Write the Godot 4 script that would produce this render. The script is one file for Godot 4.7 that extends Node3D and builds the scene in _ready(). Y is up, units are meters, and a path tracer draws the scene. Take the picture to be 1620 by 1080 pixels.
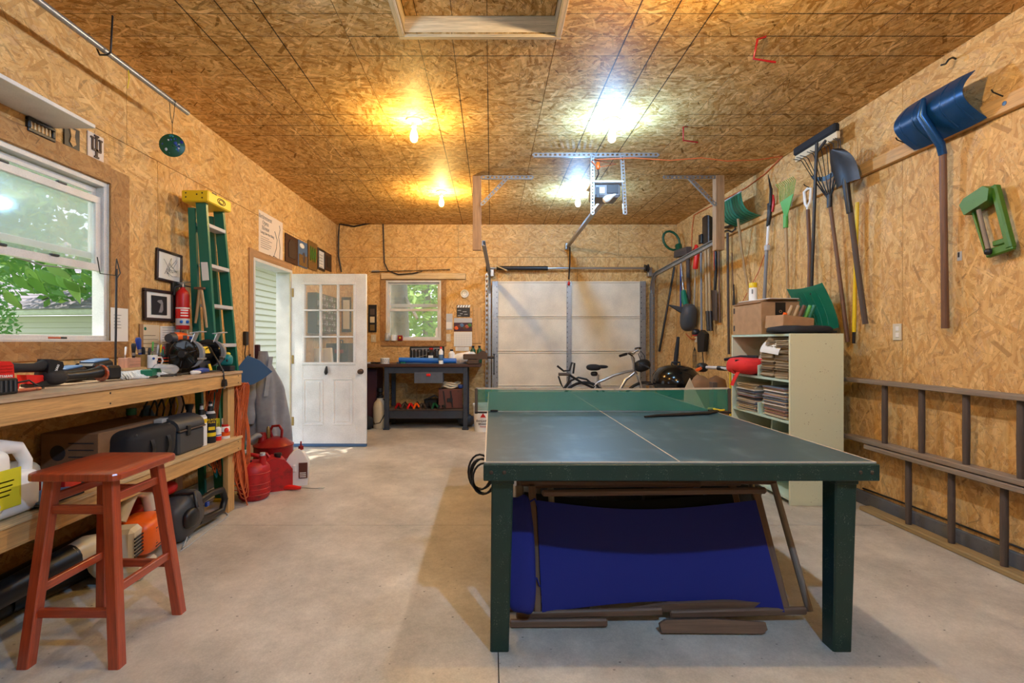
extends Node3D
# A wood-panelled garage workshop. Camera at the origin column, looking down -Z; metres; y up.
const F := 800.0
const CX := 777.0
const CY := 540.0
const EYE := 1.23
const XL := -2.35
const XR := 2.82
const ZB := -7.69
const ZF := 1.7
const HC := 3.01
var rng := RandomNumberGenerator.new()
var M := {}
var taken := {}

class Mb:
	var st := SurfaceTool.new()
	var sg := 0
	func _init():
		st.begin(Mesh.PRIMITIVE_TRIANGLES)
	func tri(a, b, c, ua, ub, uc, g = -1):
		st.set_smooth_group(g); st.set_uv(ua); st.add_vertex(a)
		st.set_smooth_group(g); st.set_uv(uc); st.add_vertex(c)
		st.set_smooth_group(g); st.set_uv(ub); st.add_vertex(b)
	func quad(a, b, c, d, ua = Vector2(0, 0), ub = Vector2(1, 0), uc = Vector2(1, 1), ud = Vector2(0, 1), g = -1):
		tri(a, b, c, ua, ub, uc, g); tri(a, c, d, ua, uc, ud, g)
	func oq(p, u, out, g = -1):
		if (p[1] - p[0]).cross(p[2] - p[0]).dot(out) >= 0: quad(p[0], p[1], p[2], p[3], u[0], u[1], u[2], u[3], g)
		else: quad(p[0], p[3], p[2], p[1], u[0], u[3], u[2], u[1], g)
	func box(c: Vector3, s: Vector3, b := Basis.IDENTITY, ch := 0.0, uo := Vector3.ZERO, flip := Vector3.ONE, turned := false):
		var h := s * 0.5
		ch = min(ch, min(h.x, min(h.y, h.z)) * 0.9)
		for a in 3:
			var u := (a + 1) % 3
			var v := (a + 2) % 3
			for s1 in [-1.0, 1.0]:
				var p := []
				var t := []
				for k in [[-1, -1], [1, -1], [1, 1], [-1, 1]]:
					var q := Vector3.ZERO
					q[a] = s1 * h[a]; q[u] = k[0] * (h[u] - ch); q[v] = k[1] * (h[v] - ch)
					var w := (q + (c if b == Basis.IDENTITY else Vector3.ZERO)) * flip + uo
					var long_u: bool = (s[u] >= s[v]) != turned
					t.append(Vector2(w[u], w[v]) if long_u else Vector2(w[v], w[u]))
					p.append(c + b * q)
				var o := Vector3.ZERO
				o[a] = s1
				oq(p, t, b * o)
		if ch > 0.0:
			var z := Vector2(uo.x, uo.y)
			for a in 3:
				var d := (a + 1) % 3
				var e := (a + 2) % 3
				for s1 in [-1.0, 1.0]:
					for s2 in [-1.0, 1.0]:
						var q0 := Vector3.ZERO
						q0[a] = s1 * h[a]; q0[d] = s2 * (h[d] - ch); q0[e] = -(h[e] - ch)
						var q1 := q0
						q1[a] = s1 * (h[a] - ch); q1[d] = s2 * h[d]
						var q2 := q1
						q2[e] = h[e] - ch
						var q3 := q0
						q3[e] = h[e] - ch
						var o := Vector3.ZERO
						o[a] = s1; o[d] = s2
						var l := Vector2(s[e], 0)
						oq([c + b * q0, c + b * q1, c + b * q2, c + b * q3], [z, z + Vector2(0, ch), z + l + Vector2(0, ch), z + l], b * o)
			for s1 in [-1.0, 1.0]:
				for s2 in [-1.0, 1.0]:
					for s3 in [-1.0, 1.0]:
						var sv := Vector3(s1, s2, s3)
						var p := []
						for a in 3:
							var q := sv * (h - Vector3.ONE * ch)
							q[a] = sv[a] * h[a]
							p.append(c + b * q)
						if (p[1] - p[0]).cross(p[2] - p[0]).dot(b * sv) >= 0: tri(p[0], p[1], p[2], z, z, z)
						else: tri(p[0], p[2], p[1], z, z, z)
		return self
	# a bar of rectangular section from p to q; up gives the direction of its height
	func bar(p: Vector3, q: Vector3, w: float, h: float, up := Vector3.UP, ch := 0.0, uo := Vector3.ZERO):
		var z := (q - p).normalized()
		if abs(z.dot(up.normalized())) > 0.98: up = Vector3.RIGHT if abs(z.x) < 0.9 else Vector3.FORWARD
		var x := up.cross(z).normalized()
		var y := z.cross(x)
		return box((p + q) * 0.5, Vector3(w, h, (q - p).length()), Basis(x, y, z), ch, uo)
	func tube(pts: Array, r, n := 8, caps := true, closed := false, twist := 0.0):
		var m := pts.size()
		var rings := []
		var nrm := Vector3.ZERO
		var dist := 0.0
		var ds := []
		for i in m:
			var t: Vector3
			if closed: t = pts[(i + 1) % m] - pts[(i - 1 + m) % m]
			else: t = pts[min(i + 1, m - 1)] - pts[max(i - 1, 0)]
			t = t.normalized()
			if i == 0:
				nrm = t.cross(Vector3.UP)
				if nrm.length() < 0.05: nrm = t.cross(Vector3.RIGHT)
				nrm = nrm.normalized().rotated(t, twist)
			else:
				nrm = (nrm - t * nrm.dot(t)).normalized()
				dist += (pts[i] - pts[i - 1]).length()
			ds.append(dist)
			var bn := t.cross(nrm)
			var rr = r[i] if r is Array else r
			var ring := []
			for k in n:
				var a := TAU * (k + 0.5) / n
				ring.append(pts[i] + (nrm * cos(a) + bn * sin(a)) * rr)
			rings.append(ring)
		var g := 0 if n > 4 else -1
		var rm: float = (r[0] if r is Array else r)
		for i in (m if closed else m - 1):
			var a: Array = rings[i]
			var b: Array = rings[(i + 1) % m]
			var d1 = ds[i]
			var d2 = ds[i + 1] if i + 1 < m else ds[i] + 0.05
			for k in n:
				var k2 := (k + 1) % n
				var v1 := TAU * rm * k / n
				var v2 := TAU * rm * (k + 1) / n
				quad(a[k], a[k2], b[k2], b[k], Vector2(d1, v1), Vector2(d1, v2), Vector2(d2, v2), Vector2(d2, v1), g)
		if caps and not closed:
			for e in [0, m - 1]:
				var c: Vector3 = pts[e]
				for k in n:
					var k2 := (k + 1) % n
					if e == 0: tri(c, rings[e][k2], rings[e][k], Vector2.ZERO, Vector2(0.01, 0), Vector2(0, 0.01))
					else: tri(c, rings[e][k], rings[e][k2], Vector2.ZERO, Vector2(0.01, 0), Vector2(0, 0.01))
		return self
	# profile: Array of [radius, height]; turned round +Y of the basis at the given base
	func lathe(prof: Array, n := 20, at := Vector3.ZERO, b := Basis.IDENTITY, sx := 1.0, sz := 1.0):
		var g := 1
		var last := Vector2.ZERO
		for i in prof.size() - 1:
			var p := Vector2(prof[i][0], prof[i][1])
			var q := Vector2(prof[i + 1][0], prof[i + 1][1])
			var d := (q - p).normalized()
			if i > 0 and last.dot(d) < 0.75: g += 1
			last = d
			for k in n:
				var a1 := TAU * k / n
				var a2 := TAU * (k + 1) / n
				var v := func(t: Vector2, a: float): return at + b * Vector3(t.x * cos(a) * sx, t.y, -t.x * sin(a) * sz)
				var u1 := float(k) / n
				var u2 := float(k + 1) / n
				if p.x > 0.00001 and q.x > 0.00001: quad(v.call(p, a1), v.call(p, a2), v.call(q, a2), v.call(q, a1), Vector2(u1, p.y), Vector2(u2, p.y), Vector2(u2, q.y), Vector2(u1, q.y), g)
				elif p.x > 0.00001: tri(v.call(p, a1), v.call(p, a2), v.call(q, a1), Vector2(u1, p.y), Vector2(u2, p.y), Vector2(u1, q.y), g)
				elif q.x > 0.00001: tri(v.call(p, a1), v.call(q, a2), v.call(q, a1), Vector2(u1, p.y), Vector2(u2, q.y), Vector2(u1, q.y), g)
		return self
	# outline in local xy, thickness along local z, centred
	func prism(poly, d: float, x := Transform3D.IDENTITY, smooth := false):
		var pv := PackedVector2Array(poly)
		if Geometry2D.is_polygon_clockwise(pv): pv.reverse()
		var ix := Geometry2D.triangulate_polygon(pv)
		var h := d * 0.5
		for i in range(0, ix.size(), 3):
			var a := pv[ix[i]]
			var b := pv[ix[i + 1]]
			var c := pv[ix[i + 2]]
			if (b - a).cross(c - a) < 0:
				var t := b
				b = c; c = t
			tri(x * Vector3(a.x, a.y, h), x * Vector3(b.x, b.y, h), x * Vector3(c.x, c.y, h), a, b, c)
			tri(x * Vector3(a.x, a.y, -h), x * Vector3(c.x, c.y, -h), x * Vector3(b.x, b.y, -h), a, c, b)
		var run := 0.0
		for i in pv.size():
			var a := pv[i]
			var b := pv[(i + 1) % pv.size()]
			var l := (b - a).length()
			quad(x * Vector3(a.x, a.y, -h), x * Vector3(b.x, b.y, -h), x * Vector3(b.x, b.y, h), x * Vector3(a.x, a.y, h), Vector2(run, 0), Vector2(run + l, 0), Vector2(run + l, d), Vector2(run, d), 7 if smooth else -1)
			run += l
		return self
	# a sheet with thickness: f(u, v) with u, v in 0..1
	func shell(f: Callable, nu: int, nv: int, th: float, sm := true):
		var P := []
		for i in nu + 1:
			var row := []
			for j in nv + 1: row.append(f.call(float(i) / nu, float(j) / nv))
			P.append(row)
		var N := []
		for i in nu + 1:
			var row := []
			for j in nv + 1:
				var du: Vector3 = P[min(i + 1, nu)][j] - P[max(i - 1, 0)][j]
				var dv: Vector3 = P[i][min(j + 1, nv)] - P[i][max(j - 1, 0)]
				row.append(du.cross(dv).normalized())
			N.append(row)
		var g := 3 if sm else -1
		for i in nu:
			for j in nv:
				var u := []
				for k in [[0, 0], [1, 0], [1, 1], [0, 1]]: u.append(Vector2(float(i + k[0]) / nu, float(j + k[1]) / nv))
				quad(P[i][j], P[i + 1][j], P[i + 1][j + 1], P[i][j + 1], u[0], u[1], u[2], u[3], g)
				if th > 0.0: quad(P[i][j] - N[i][j] * th, P[i][j + 1] - N[i][j + 1] * th, P[i + 1][j + 1] - N[i + 1][j + 1] * th, P[i + 1][j] - N[i + 1][j] * th, u[0], u[3], u[2], u[1], g + 1 if sm else -1)
		if th > 0.0:
			var edge := []
			for i in nu + 1: edge.append([i, 0])
			for j in range(1, nv + 1): edge.append([nu, j])
			for i in range(nu - 1, -1, -1): edge.append([i, nv])
			for j in range(nv - 1, 0, -1): edge.append([0, j])
			for k in edge.size():
				var a = edge[k]
				var b = edge[(k + 1) % edge.size()]
				var pa: Vector3 = P[a[0]][a[1]]
				var pb: Vector3 = P[b[0]][b[1]]
				quad(pa, pa - N[a[0]][a[1]] * th, pb - N[b[0]][b[1]] * th, pb)
		return self
	# superellipsoid: e 1 round, e 0.3 a box with soft edges
	func blob(c: Vector3, r: Vector3, b := Basis.IDENTITY, e := 1.0, nu := 16, nv := 10, bump: FastNoiseLite = null, amp := 0.0):
		var pw := func(x: float): return sign(x) * pow(abs(x), e)
		var pt := func(i: int, j: int):
			var a := TAU * (i % nu) / nu
			var t := PI * (float(j) / nv - 0.5)
			var ct: float = 0.0 if j == 0 or j == nv else pw.call(cos(t))
			var d := Vector3(ct * pw.call(cos(a)), pw.call(sin(t)), -ct * pw.call(sin(a)))
			var k := 1.0
			if bump: k += amp * bump.get_noise_3dv((c + d * r) * 100.0)
			return c + b * (d * r * k)
		for i in nu:
			for j in nv:
				var p0 = pt.call(i, j)
				var p1 = pt.call(i + 1, j)
				var p2 = pt.call(i + 1, j + 1)
				var p3 = pt.call(i, j + 1)
				var u0 := Vector2(float(i) / nu, float(j) / nv)
				var u2 := Vector2(float(i + 1) / nu, float(j + 1) / nv)
				if j == 0: tri(p0, p2, p3, u0, u2, Vector2(u0.x, u2.y), 2)
				elif j == nv - 1: tri(p0, p1, p2, u0, Vector2(u2.x, u0.y), u2, 2)
				else: quad(p0, p1, p2, p3, u0, Vector2(u2.x, u0.y), u2, Vector2(u0.x, u2.y), 2)
		return self
	func commit():
		st.generate_normals()
		return st.commit()

# ---------- places: a point of the room from where it is seen in the photograph, on a known plane or at a known depth
func at(px, py, d): return Vector3((px - CX) * d / F, EYE - (py - CY) * d / F, -d)
func on_x(px, py, x): return at(px, py, F * x / (px - CX))
func wl(px, py, off = 0.0): return on_x(px, py, XL + off)
func wr(px, py, off = 0.0): return on_x(px, py, XR - off)
func wb(px, py, off = 0.0): return at(px, py, -ZB - off)
func fl(px, py, y = 0.0): return at(px, py, F * (EYE - y) / (py - CY))

# ---------- nodes
func numbered(called, parent = self):
	var key = str(parent.get_instance_id()) + called
	taken[key] = taken.get(key, 0) + 1
	return called if taken[key] == 1 else "%s_%03d" % [called, taken[key] - 1]
func thing(called, label, category, pos = Vector3.ZERO, group = "", turn = 0.0):
	var o := Node3D.new()
	o.name = numbered(called); add_child(o)
	o.position = pos; o.rotation.y = turn
	o.set_meta("label", label); o.set_meta("category", category)
	if group != "": o.set_meta("group", group)
	return o
func add(mb, called, material, parent = self):
	var o := MeshInstance3D.new()
	o.mesh = mb.commit() if mb is Mb else mb
	o.name = numbered(called, parent)
	o.material_override = material if material is Material else M[material]
	o.cast_shadow = GeometryInstance3D.SHADOW_CASTING_SETTING_ON
	parent.add_child(o)
	return o
# the shape was given in room coordinates: put it where it belongs under a parent that stands elsewhere
func addw(mb, called, material, parent):
	var o = add(mb, called, material, parent)
	var p = parent
	var t := Transform3D.IDENTITY
	while p != self and p != null:
		t = p.transform * t
		p = p.get_parent()
	o.transform = t.affine_inverse()
	return o
func tag(o, label, category, group = ""):
	o.set_meta("label", label); o.set_meta("category", category)
	if group != "": o.set_meta("group", group)
	return o
func structure(called):
	var o := Node3D.new()
	o.name = numbered(called); add_child(o)
	o.set_meta("kind", "structure")
	return o
func copy(o, label, pos, turn = 0.0):
	var c = o.duplicate()
	c.name = numbered(str(o.name).rstrip("0123456789").trim_suffix("_")); add_child(c)
	c.position = pos; c.rotation.y = turn
	c.set_meta("label", label)
	return c
func letters(s, h, pos, b, material, parent, called = "lettering", font = "Droid Sans", bold = true, depth = 0.0006):
	var t := TextMesh.new()
	var f := SystemFont.new()
	f.font_names = PackedStringArray([font])
	if bold: f.font_weight = 700
	t.font = f; t.text = s; t.font_size = 24; t.pixel_size = h / 17.5; t.depth = depth; t.curve_step = 3.0
	var o = add(t, called, material, parent)
	o.transform = Transform3D(b, pos)
	return o

# ---------- materials
func mat(key, c: Color, rough := 0.6, metal := 0.0, tex = null, sc = Vector3.ONE, tri := false):
	var m := StandardMaterial3D.new()
	m.albedo_color = c; m.roughness = rough; m.metallic = metal
	if tex: m.albedo_texture = tex
	m.uv1_scale = sc
	m.uv1_triplanar = tri
	M[key] = m
	return m
func rgb(r, g, b): return Color(r / 255.0, g / 255.0, b / 255.0)
func tex_of(data: PackedByteArray, w, h):
	var im := Image.create_from_data(w, h, false, Image.FORMAT_RGB8, data)
	im.generate_mipmaps()
	return ImageTexture.create_from_image(im)

func paint_osb():
	var n := 1024
	var r := RandomNumberGenerator.new()
	r.seed = 7
	var d := PackedByteArray()
	d.resize(n * n * 3)
	var base := layer(21, 0.012, 4, n, n)
	for i in n * n:
		var k := 0.9 + base[i] / 255.0 * 0.16
		d[i * 3] = int(206 * k); d[i * 3 + 1] = int(164 * k); d[i * 3 + 2] = int(112 * k)
	var pal := [[217, 173, 109], [211, 165, 101], [226, 185, 122], [205, 157, 92], [198, 148, 83], [215, 171, 105], [221, 179, 114], [190, 140, 76], [228, 190, 128], [209, 164, 100]]
	for s in 3900:
		var q := float(s) / 3900.0
		var thin := r.randf() < 0.3 + 0.3 * q
		var ln := r.randf_range(50, 150) * (0.6 if thin else 1.0)
		var wd := r.randf_range(2, 6) if thin else r.randf_range(8, 24)
		var a := r.randfn(0.0, 0.62) + (0.0 if r.randf() > 0.15 else PI * 0.5)
		var cx := r.randf() * n
		var cy := r.randf() * n
		var ca := cos(a)
		var sa := sin(a)
		var p: Array = pal[r.randi() % pal.size()]
		var k := r.randf_range(0.93, 1.04)
		if thin and r.randf() < 0.25: k *= r.randf_range(0.78, 0.92)
		if r.randf() < 0.02: k *= 0.8
		var skew := r.randf_range(-0.9, 0.9)
		var lo := int(-wd * 0.5)
		var hi := int(wd * 0.5)
		var rim := 0.86 if r.randf() < 0.3 else 0.96
		for j in range(lo, hi + 1):
			var kk := k * r.randf_range(0.955, 1.035)
			if j == hi: kk *= rim
			var c0 := int(clamp(p[0] * kk, 0, 255))
			var c1 := int(clamp(p[1] * kk * (0.985 if j == hi else 1.0), 0, 255))
			var c2 := int(clamp(p[2] * kk * (0.96 if j == hi else 1.0), 0, 255))
			var l2 := ln * r.randf_range(0.9, 1.0)
			var x0 := cx - sa * j + ca * (-ln * 0.5 + skew * j)
			var y0 := cy + ca * j + sa * (-ln * 0.5 + skew * j)
			var t := 0.0
			while t < l2:
				var o := ((int(y0 + sa * t) & 1023) * 1024 + (int(x0 + ca * t) & 1023)) * 3
				d[o] = (d[o] + 3 * c0) >> 2; d[o + 1] = (d[o + 1] + 3 * c1) >> 2; d[o + 2] = (d[o + 2] + 3 * c2) >> 2
				t += 0.9
	# resin specks and dark slivers
	for s in 1000:
		var cx := r.randi() % n
		var cy := r.randi() % n
		var a := r.randfn(0.0, 0.8)
		for t in r.randi_range(2, 16):
			var o := (((cy + int(sin(a) * t)) & 1023) * 1024 + ((cx + int(cos(a) * t)) & 1023)) * 3
			d[o] = int(d[o] * 0.6); d[o + 1] = int(d[o + 1] * 0.54); d[o + 2] = int(d[o + 2] * 0.48)
	var plain = tex_of(d, n, n)
	# the face with the printed nailing grid: 16, 24 and 32 inches of every 48; this face is the rougher, browner one
	var e := d.duplicate()
	for i in n * n:
		var y := int((d[i * 3] - 206) * 0.8)
		e[i * 3] = clamp(d[i * 3] + y, 0, 255); e[i * 3 + 1] = clamp(d[i * 3 + 1] + y, 0, 255); e[i * 3 + 2] = clamp(d[i * 3 + 2] + y, 0, 255)
	for f in [1.0 / 3.0, 0.5, 2.0 / 3.0]:
		for w in range(-3, 4):
			var k = int(f * n) + w
			for t in n:
				# across the sheet the lines are finer than along it
				var h := 0.3 if (t * 7 + int(sin(t * 0.05) * 40)) % 97 > 9 else 0.7
				for o in [(k * n + t) * 3, (t * n + k) * 3]:
					if o == (k * n + t) * 3 and abs(w) > 1: continue
					if abs(w) == 3: h = max(h, 0.6)
					e[o] = int(e[o] * h); e[o + 1] = int(e[o + 1] * h); e[o + 2] = int(e[o + 2] * (h + 0.04))
	return [plain, tex_of(e, n, n)]

func layer(seed_, freq, oct, w, h) -> PackedByteArray:
	return noise(seed_, freq, oct).get_seamless_image(w, h, false, false, 0.15, true).get_data()
func stretched(seed_, freq, oct, w, h, tw, th) -> PackedByteArray:
	var im: Image = noise(seed_, freq, oct).get_seamless_image(w, h, false, false, 0.15, true)
	im.resize(tw, th, Image.INTERPOLATE_CUBIC)
	return im.get_data()
# grey layers summed: [bytes, gain] ... about a middle value, then an optional shaping of the result
func sum_of(n, mid, parts, shape = null, grit = 0):
	var d := PackedByteArray()
	d.resize(n * n * 3)
	for i in n * n:
		var v: float = mid
		for p in parts: v += (p[0][i] / 255.0 - 0.5) * p[1]
		if shape: v = shape.call(v)
		var c := int(clamp(v, 0.0, 1.0) * 255)
		d[i * 3] = c; d[i * 3 + 1] = c; d[i * 3 + 2] = c
	var r := RandomNumberGenerator.new()
	r.seed = 77
	for k in grit:
		var o: int = r.randi() % (n * n - n - 4)
		var g := r.randf_range(0.35, 0.75)
		for q in ([0, 1] if r.randf() < 0.6 else [0, 1, n, n + 1, 2]):
			for ch in 3: d[(o + q) * 3 + ch] = int(d[(o + q) * 3 + ch] * g)
	return tex_of(d, n, n)

func noise(seed_, freq, oct = 4):
	var f := FastNoiseLite.new()
	f.seed = seed_; f.frequency = freq; f.fractal_octaves = oct
	f.noise_type = FastNoiseLite.TYPE_SIMPLEX_SMOOTH
	return f
# two colours mixed where a noise crosses a threshold: scuffs, chalk, specks
func two_tone(n, c0: Color, c1: Color, parts, lo, hi):
	var d := PackedByteArray()
	d.resize(n * n * 3)
	for i in n * n:
		var v := 0.5
		for p in parts: v += (p[0][i] / 255.0 - 0.5) * p[1]
		var c := c0.lerp(c1, smoothstep(lo, hi, v))
		d[i * 3] = int(c.r * 255); d[i * 3 + 1] = int(c.g * 255); d[i * 3 + 2] = int(c.b * 255)
	return tex_of(d, n, n)

func make_materials():
	var osb = paint_osb()
	mat("osb", Color(1, 1, 1), 0.68, 0, osb[0], Vector3.ONE / 1.22)
	mat("osb_ceiling", Color(1.0, 1.0, 1.0), 0.6, 0, osb[1], Vector3.ONE / 1.22)
	M.osb_ceiling.metallic_specular = 0.2
	mat("osb_trim", Color(0.78, 0.72, 0.66), 0.6, 0, osb[0], Vector3.ONE / 1.0)
	# wood grain: u runs along the board
	var grain = sum_of(512, 0.86, [[stretched(3, 0.02, 3, 64, 512, 512, 512), 0.16], [stretched(5, 0.14, 3, 32, 512, 512, 512), 0.2], [stretched(6, 0.3, 2, 64, 512, 512, 512), 0.1]])
	var fleck = sum_of(512, 0.92, [[layer(8, 0.01, 4, 512, 512), 0.1], [layer(9, 0.2, 2, 512, 512), 0.07]])
	var worn = sum_of(512, 0.5, [[layer(12, 0.012, 4, 512, 512), 0.6], [layer(13, 0.15, 3, 512, 512), 0.7]], func(v): return 0.95 - 0.55 * smoothstep(0.74, 0.86, v))
	var floor_tex = sum_of(1024, 0.86, [[layer(11, 0.004, 5, 1024, 1024), 0.2], [layer(14, 0.02, 4, 1024, 1024), 0.1], [layer(15, 0.3, 2, 1024, 1024), 0.1], [layer(16, 0.09, 2, 1024, 1024), 0.07]], func(v): return v if v > 0.735 else v - 0.15, 260)
	M["_grain"] = grain; M["_fleck"] = fleck; M["_worn"] = worn; M["_floor"] = floor_tex
	mat("concrete", rgb(220, 212, 199), 0.42, 0, floor_tex, Vector3.ONE / 3.1, true)
	mat("concrete_dark", rgb(104, 104, 106), 0.85, 0, worn, Vector3.ONE * 2.2, true)
	mat("pine", rgb(230, 180, 114), 0.55, 0, grain, Vector3(1.1, 3.0, 1))
	mat("pine_pale", rgb(232, 200, 150), 0.55, 0, grain, Vector3(1.1, 3.0, 1))
	mat("pine_old", rgb(196, 150, 104), 0.6, 0, grain, Vector3(1.1, 3.0, 1))
	mat("bench_top", rgb(208, 180, 148), 0.42, 0, grain, Vector3(0.7, 1.6, 1))
	mat("red_wood", rgb(196, 74, 28), 0.2, 0, grain, Vector3(1.2, 4.0, 1)).clearcoat_enabled = true
	mat("grey_wood", rgb(158, 140, 122), 0.75, 0, grain, Vector3(0.9, 5.0, 1))
	mat("rung_wood", rgb(98, 82, 72), 0.75, 0, grain, Vector3(1.2, 5.0, 1))
	mat("treated_wood", rgb(176, 148, 100), 0.75, 0, grain, Vector3(0.9, 5.0, 1))
	mat("deck_wood", rgb(134, 102, 80), 0.6, 0, grain, Vector3(1.2, 6.0, 1))
	mat("handle_wood", rgb(128, 88, 62), 0.55, 0, grain, Vector3(1.2, 5.0, 1))
	mat("handle_pale", rgb(206, 168, 118), 0.5, 0, grain, Vector3(1.2, 5.0, 1))
	mat("dark_wood", rgb(74, 44, 32), 0.45, 0, grain, Vector3(1.2, 5.0, 1))
	mat("frame_wood", rgb(52, 28, 26), 0.35, 0, grain, Vector3(1.2, 5.0, 1))
	mat("frame_black", rgb(26, 25, 27), 0.4)
	var A := layer(31, 0.012, 5, 512, 512)
	var Bz := layer(32, 0.16, 3, 512, 512)
	var Cz := stretched(33, 0.03, 4, 512, 128, 512, 512)
	mat("table_top", Color(1, 1, 1), 0.4, 0, two_tone(512, rgb(42, 70, 82), rgb(74, 100, 110), [[A, 0.9], [Cz, 0.5], [Bz, 0.15]], 0.4, 1.05), Vector3.ONE * 0.62, true)
	mat("table_green", Color(1, 1, 1), 0.42, 0, two_tone(512, rgb(18, 50, 42), rgb(112, 116, 100), [[A, 0.35], [Bz, 0.95], [Cz, 0.3]], 0.74, 0.9), Vector3.ONE * 1.7, true)
	mat("table_edge", rgb(206, 190, 168), 0.6, 0, worn, Vector3.ONE * 3, true)
	mat("white_paint", rgb(255, 255, 255), 0.32, 0, fleck, Vector3.ONE * 0.6, true)
	mat("white_vinyl", rgb(228, 226, 222), 0.4, 0, fleck, Vector3.ONE * 0.9, true)
	mat("cream", rgb(226, 214, 178), 0.55, 0, fleck, Vector3.ONE * 1.3, true)
	mat("garage_skin", rgb(242, 230, 208), 0.5, 0, fleck, Vector3.ONE * 0.5, true)
	mat("galvanised", rgb(176, 178, 180), 0.36, 0.75, fleck, Vector3.ONE * 5, true)
	mat("steel", rgb(190, 190, 192), 0.28, 0.9)
	mat("dark_steel", rgb(64, 62, 62), 0.42, 0.7, fleck, Vector3.ONE * 4, true)
	mat("white_steel", rgb(226, 224, 220), 0.4, 0.15)
	mat("black", rgb(22, 22, 24), 0.42)
	mat("black_soft", rgb(26, 27, 32), 0.8)
	mat("black_gloss", rgb(12, 13, 15), 0.12)
	mat("rubber", rgb(34, 33, 34), 0.75)
	mat("grey_dark", rgb(62, 64, 68), 0.5)
	mat("grey", rgb(128, 128, 130), 0.5)
	mat("grey_pale", rgb(186, 188, 190), 0.5)
	mat("white", rgb(238, 238, 236), 0.4)
	mat("paper", rgb(226, 224, 218), 0.85)
	mat("paper_warm", rgb(214, 196, 164), 0.85)
	mat("paper_pink", rgb(222, 206, 190), 0.85)
	mat("ink", rgb(52, 50, 52), 0.8)
	mat("red", rgb(190, 24, 22), 0.36)
	mat("red_bright", rgb(226, 34, 26), 0.4)
	mat("red_gas", Color(1, 1, 1), 0.45, 0, two_tone(512, rgb(182, 26, 30), rgb(92, 26, 28), [[A, 1.0], [Bz, 0.5]], 0.55, 1.0), Vector3.ONE * 2.0, true)
	mat("red_metal", rgb(150, 20, 24), 0.3, 0.1, worn, Vector3.ONE * 2.0, true)
	mat("red_cloth", rgb(222, 42, 40), 0.8)
	mat("blue_deep", rgb(22, 74, 124), 0.3, 0.35, worn, Vector3.ONE * 2.0, true)
	mat("blue", rgb(32, 66, 148), 0.4)
	mat("blue_cloth", rgb(26, 34, 120), 0.85)
	mat("blue_grey", rgb(74, 108, 148), 0.42)
	mat("blue_tube", rgb(30, 108, 204), 0.4)
	mat("yellow", rgb(232, 196, 24), 0.4)
	mat("yellow_label", rgb(214, 206, 40), 0.6)
	mat("orange", rgb(232, 96, 20), 0.38)
	mat("cord_orange", rgb(204, 100, 50), 0.5)
	mat("green_fibre", rgb(14, 104, 84), 0.34)
	mat("green_plastic", rgb(18, 112, 84), 0.36)
	mat("green_dark", rgb(14, 76, 48), 0.4)
	mat("green_bright", rgb(86, 170, 72), 0.4)
	mat("green_iron", rgb(66, 116, 32), 0.42, 0.1, worn, Vector3.ONE * 2.4, true)
	mat("teal", rgb(20, 124, 128), 0.35)
	mat("mint_paint", Color(1, 1, 1), 0.55, 0, two_tone(512, rgb(218, 220, 188), rgb(112, 92, 60), [[A, 0.4], [layer(34, 0.11, 2, 512, 512), 1.0]], 0.9, 0.99), Vector3.ONE * 1.3, true)
	mat("mint_edge", rgb(188, 214, 202), 0.5)
	mat("cardboard", rgb(188, 148, 108), 0.8, 0, fleck, Vector3.ONE * 2, true)
	mat("cardboard_dark", rgb(150, 112, 78), 0.85, 0, fleck, Vector3.ONE * 2, true)
	mat("brown_steel", rgb(98, 56, 48), 0.5, 0.2, worn, Vector3.ONE * 2, true)
	mat("bench_steel", rgb(62, 70, 84), 0.45, 0.3, worn, Vector3.ONE * 2, true)
	mat("cabinet_steel", rgb(98, 108, 124), 0.45, 0.3, fleck, Vector3.ONE * 2, true)
	mat("plum_steel", rgb(70, 40, 52), 0.5, 0.3)
	mat("rusty", rgb(92, 74, 62), 0.6, 0.55, worn, Vector3.ONE * 4, true)
	mat("tan_plastic", rgb(206, 196, 172), 0.4)
	mat("coat", rgb(160, 164, 172), 0.9, 0, fleck, Vector3.ONE * 3, true)
	mat("porcelain", rgb(232, 228, 220), 0.2)
	mat("brass", rgb(166, 136, 84), 0.35, 0.7, fleck, Vector3.ONE * 5, true)
	mat("siding", rgb(246, 232, 216), 0.6)
	mat("siding_grey", rgb(202, 196, 190), 0.6)
	mat("shingle", rgb(140, 132, 142), 0.9)
	mat("lawn", rgb(132, 156, 96), 0.95)
	mat("paving", rgb(204, 202, 194), 0.8)
	mat("bark", rgb(150, 142, 126), 0.9, 0, worn, Vector3.ONE * 1.5, true)
	for k in 3:
		var lm = mat("leaf%d" % k, [rgb(116, 164, 62), rgb(84, 132, 74), rgb(150, 186, 92)][k], 0.6)
		lm.backlight_enabled = true; lm.backlight = Color(0.4, 0.5, 0.2); lm.cull_mode = BaseMaterial3D.CULL_DISABLED
	var gl = mat("glass", Color(0.9, 0.97, 0.96, 0.12), 0.03)
	gl.transparency = BaseMaterial3D.TRANSPARENCY_ALPHA
	var gh = mat("glass_hazy", Color(0.85, 0.93, 0.92, 0.22), 0.05)
	gh.transparency = BaseMaterial3D.TRANSPARENCY_ALPHA
	var cp = mat("clear_plastic", Color(0.86, 0.88, 0.9, 0.4), 0.2)
	cp.transparency = BaseMaterial3D.TRANSPARENCY_ALPHA
	var nt = mat("net", Color(0.12, 0.55, 0.45, 0.42), 0.7)
	nt.transparency = BaseMaterial3D.TRANSPARENCY_ALPHA
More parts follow.
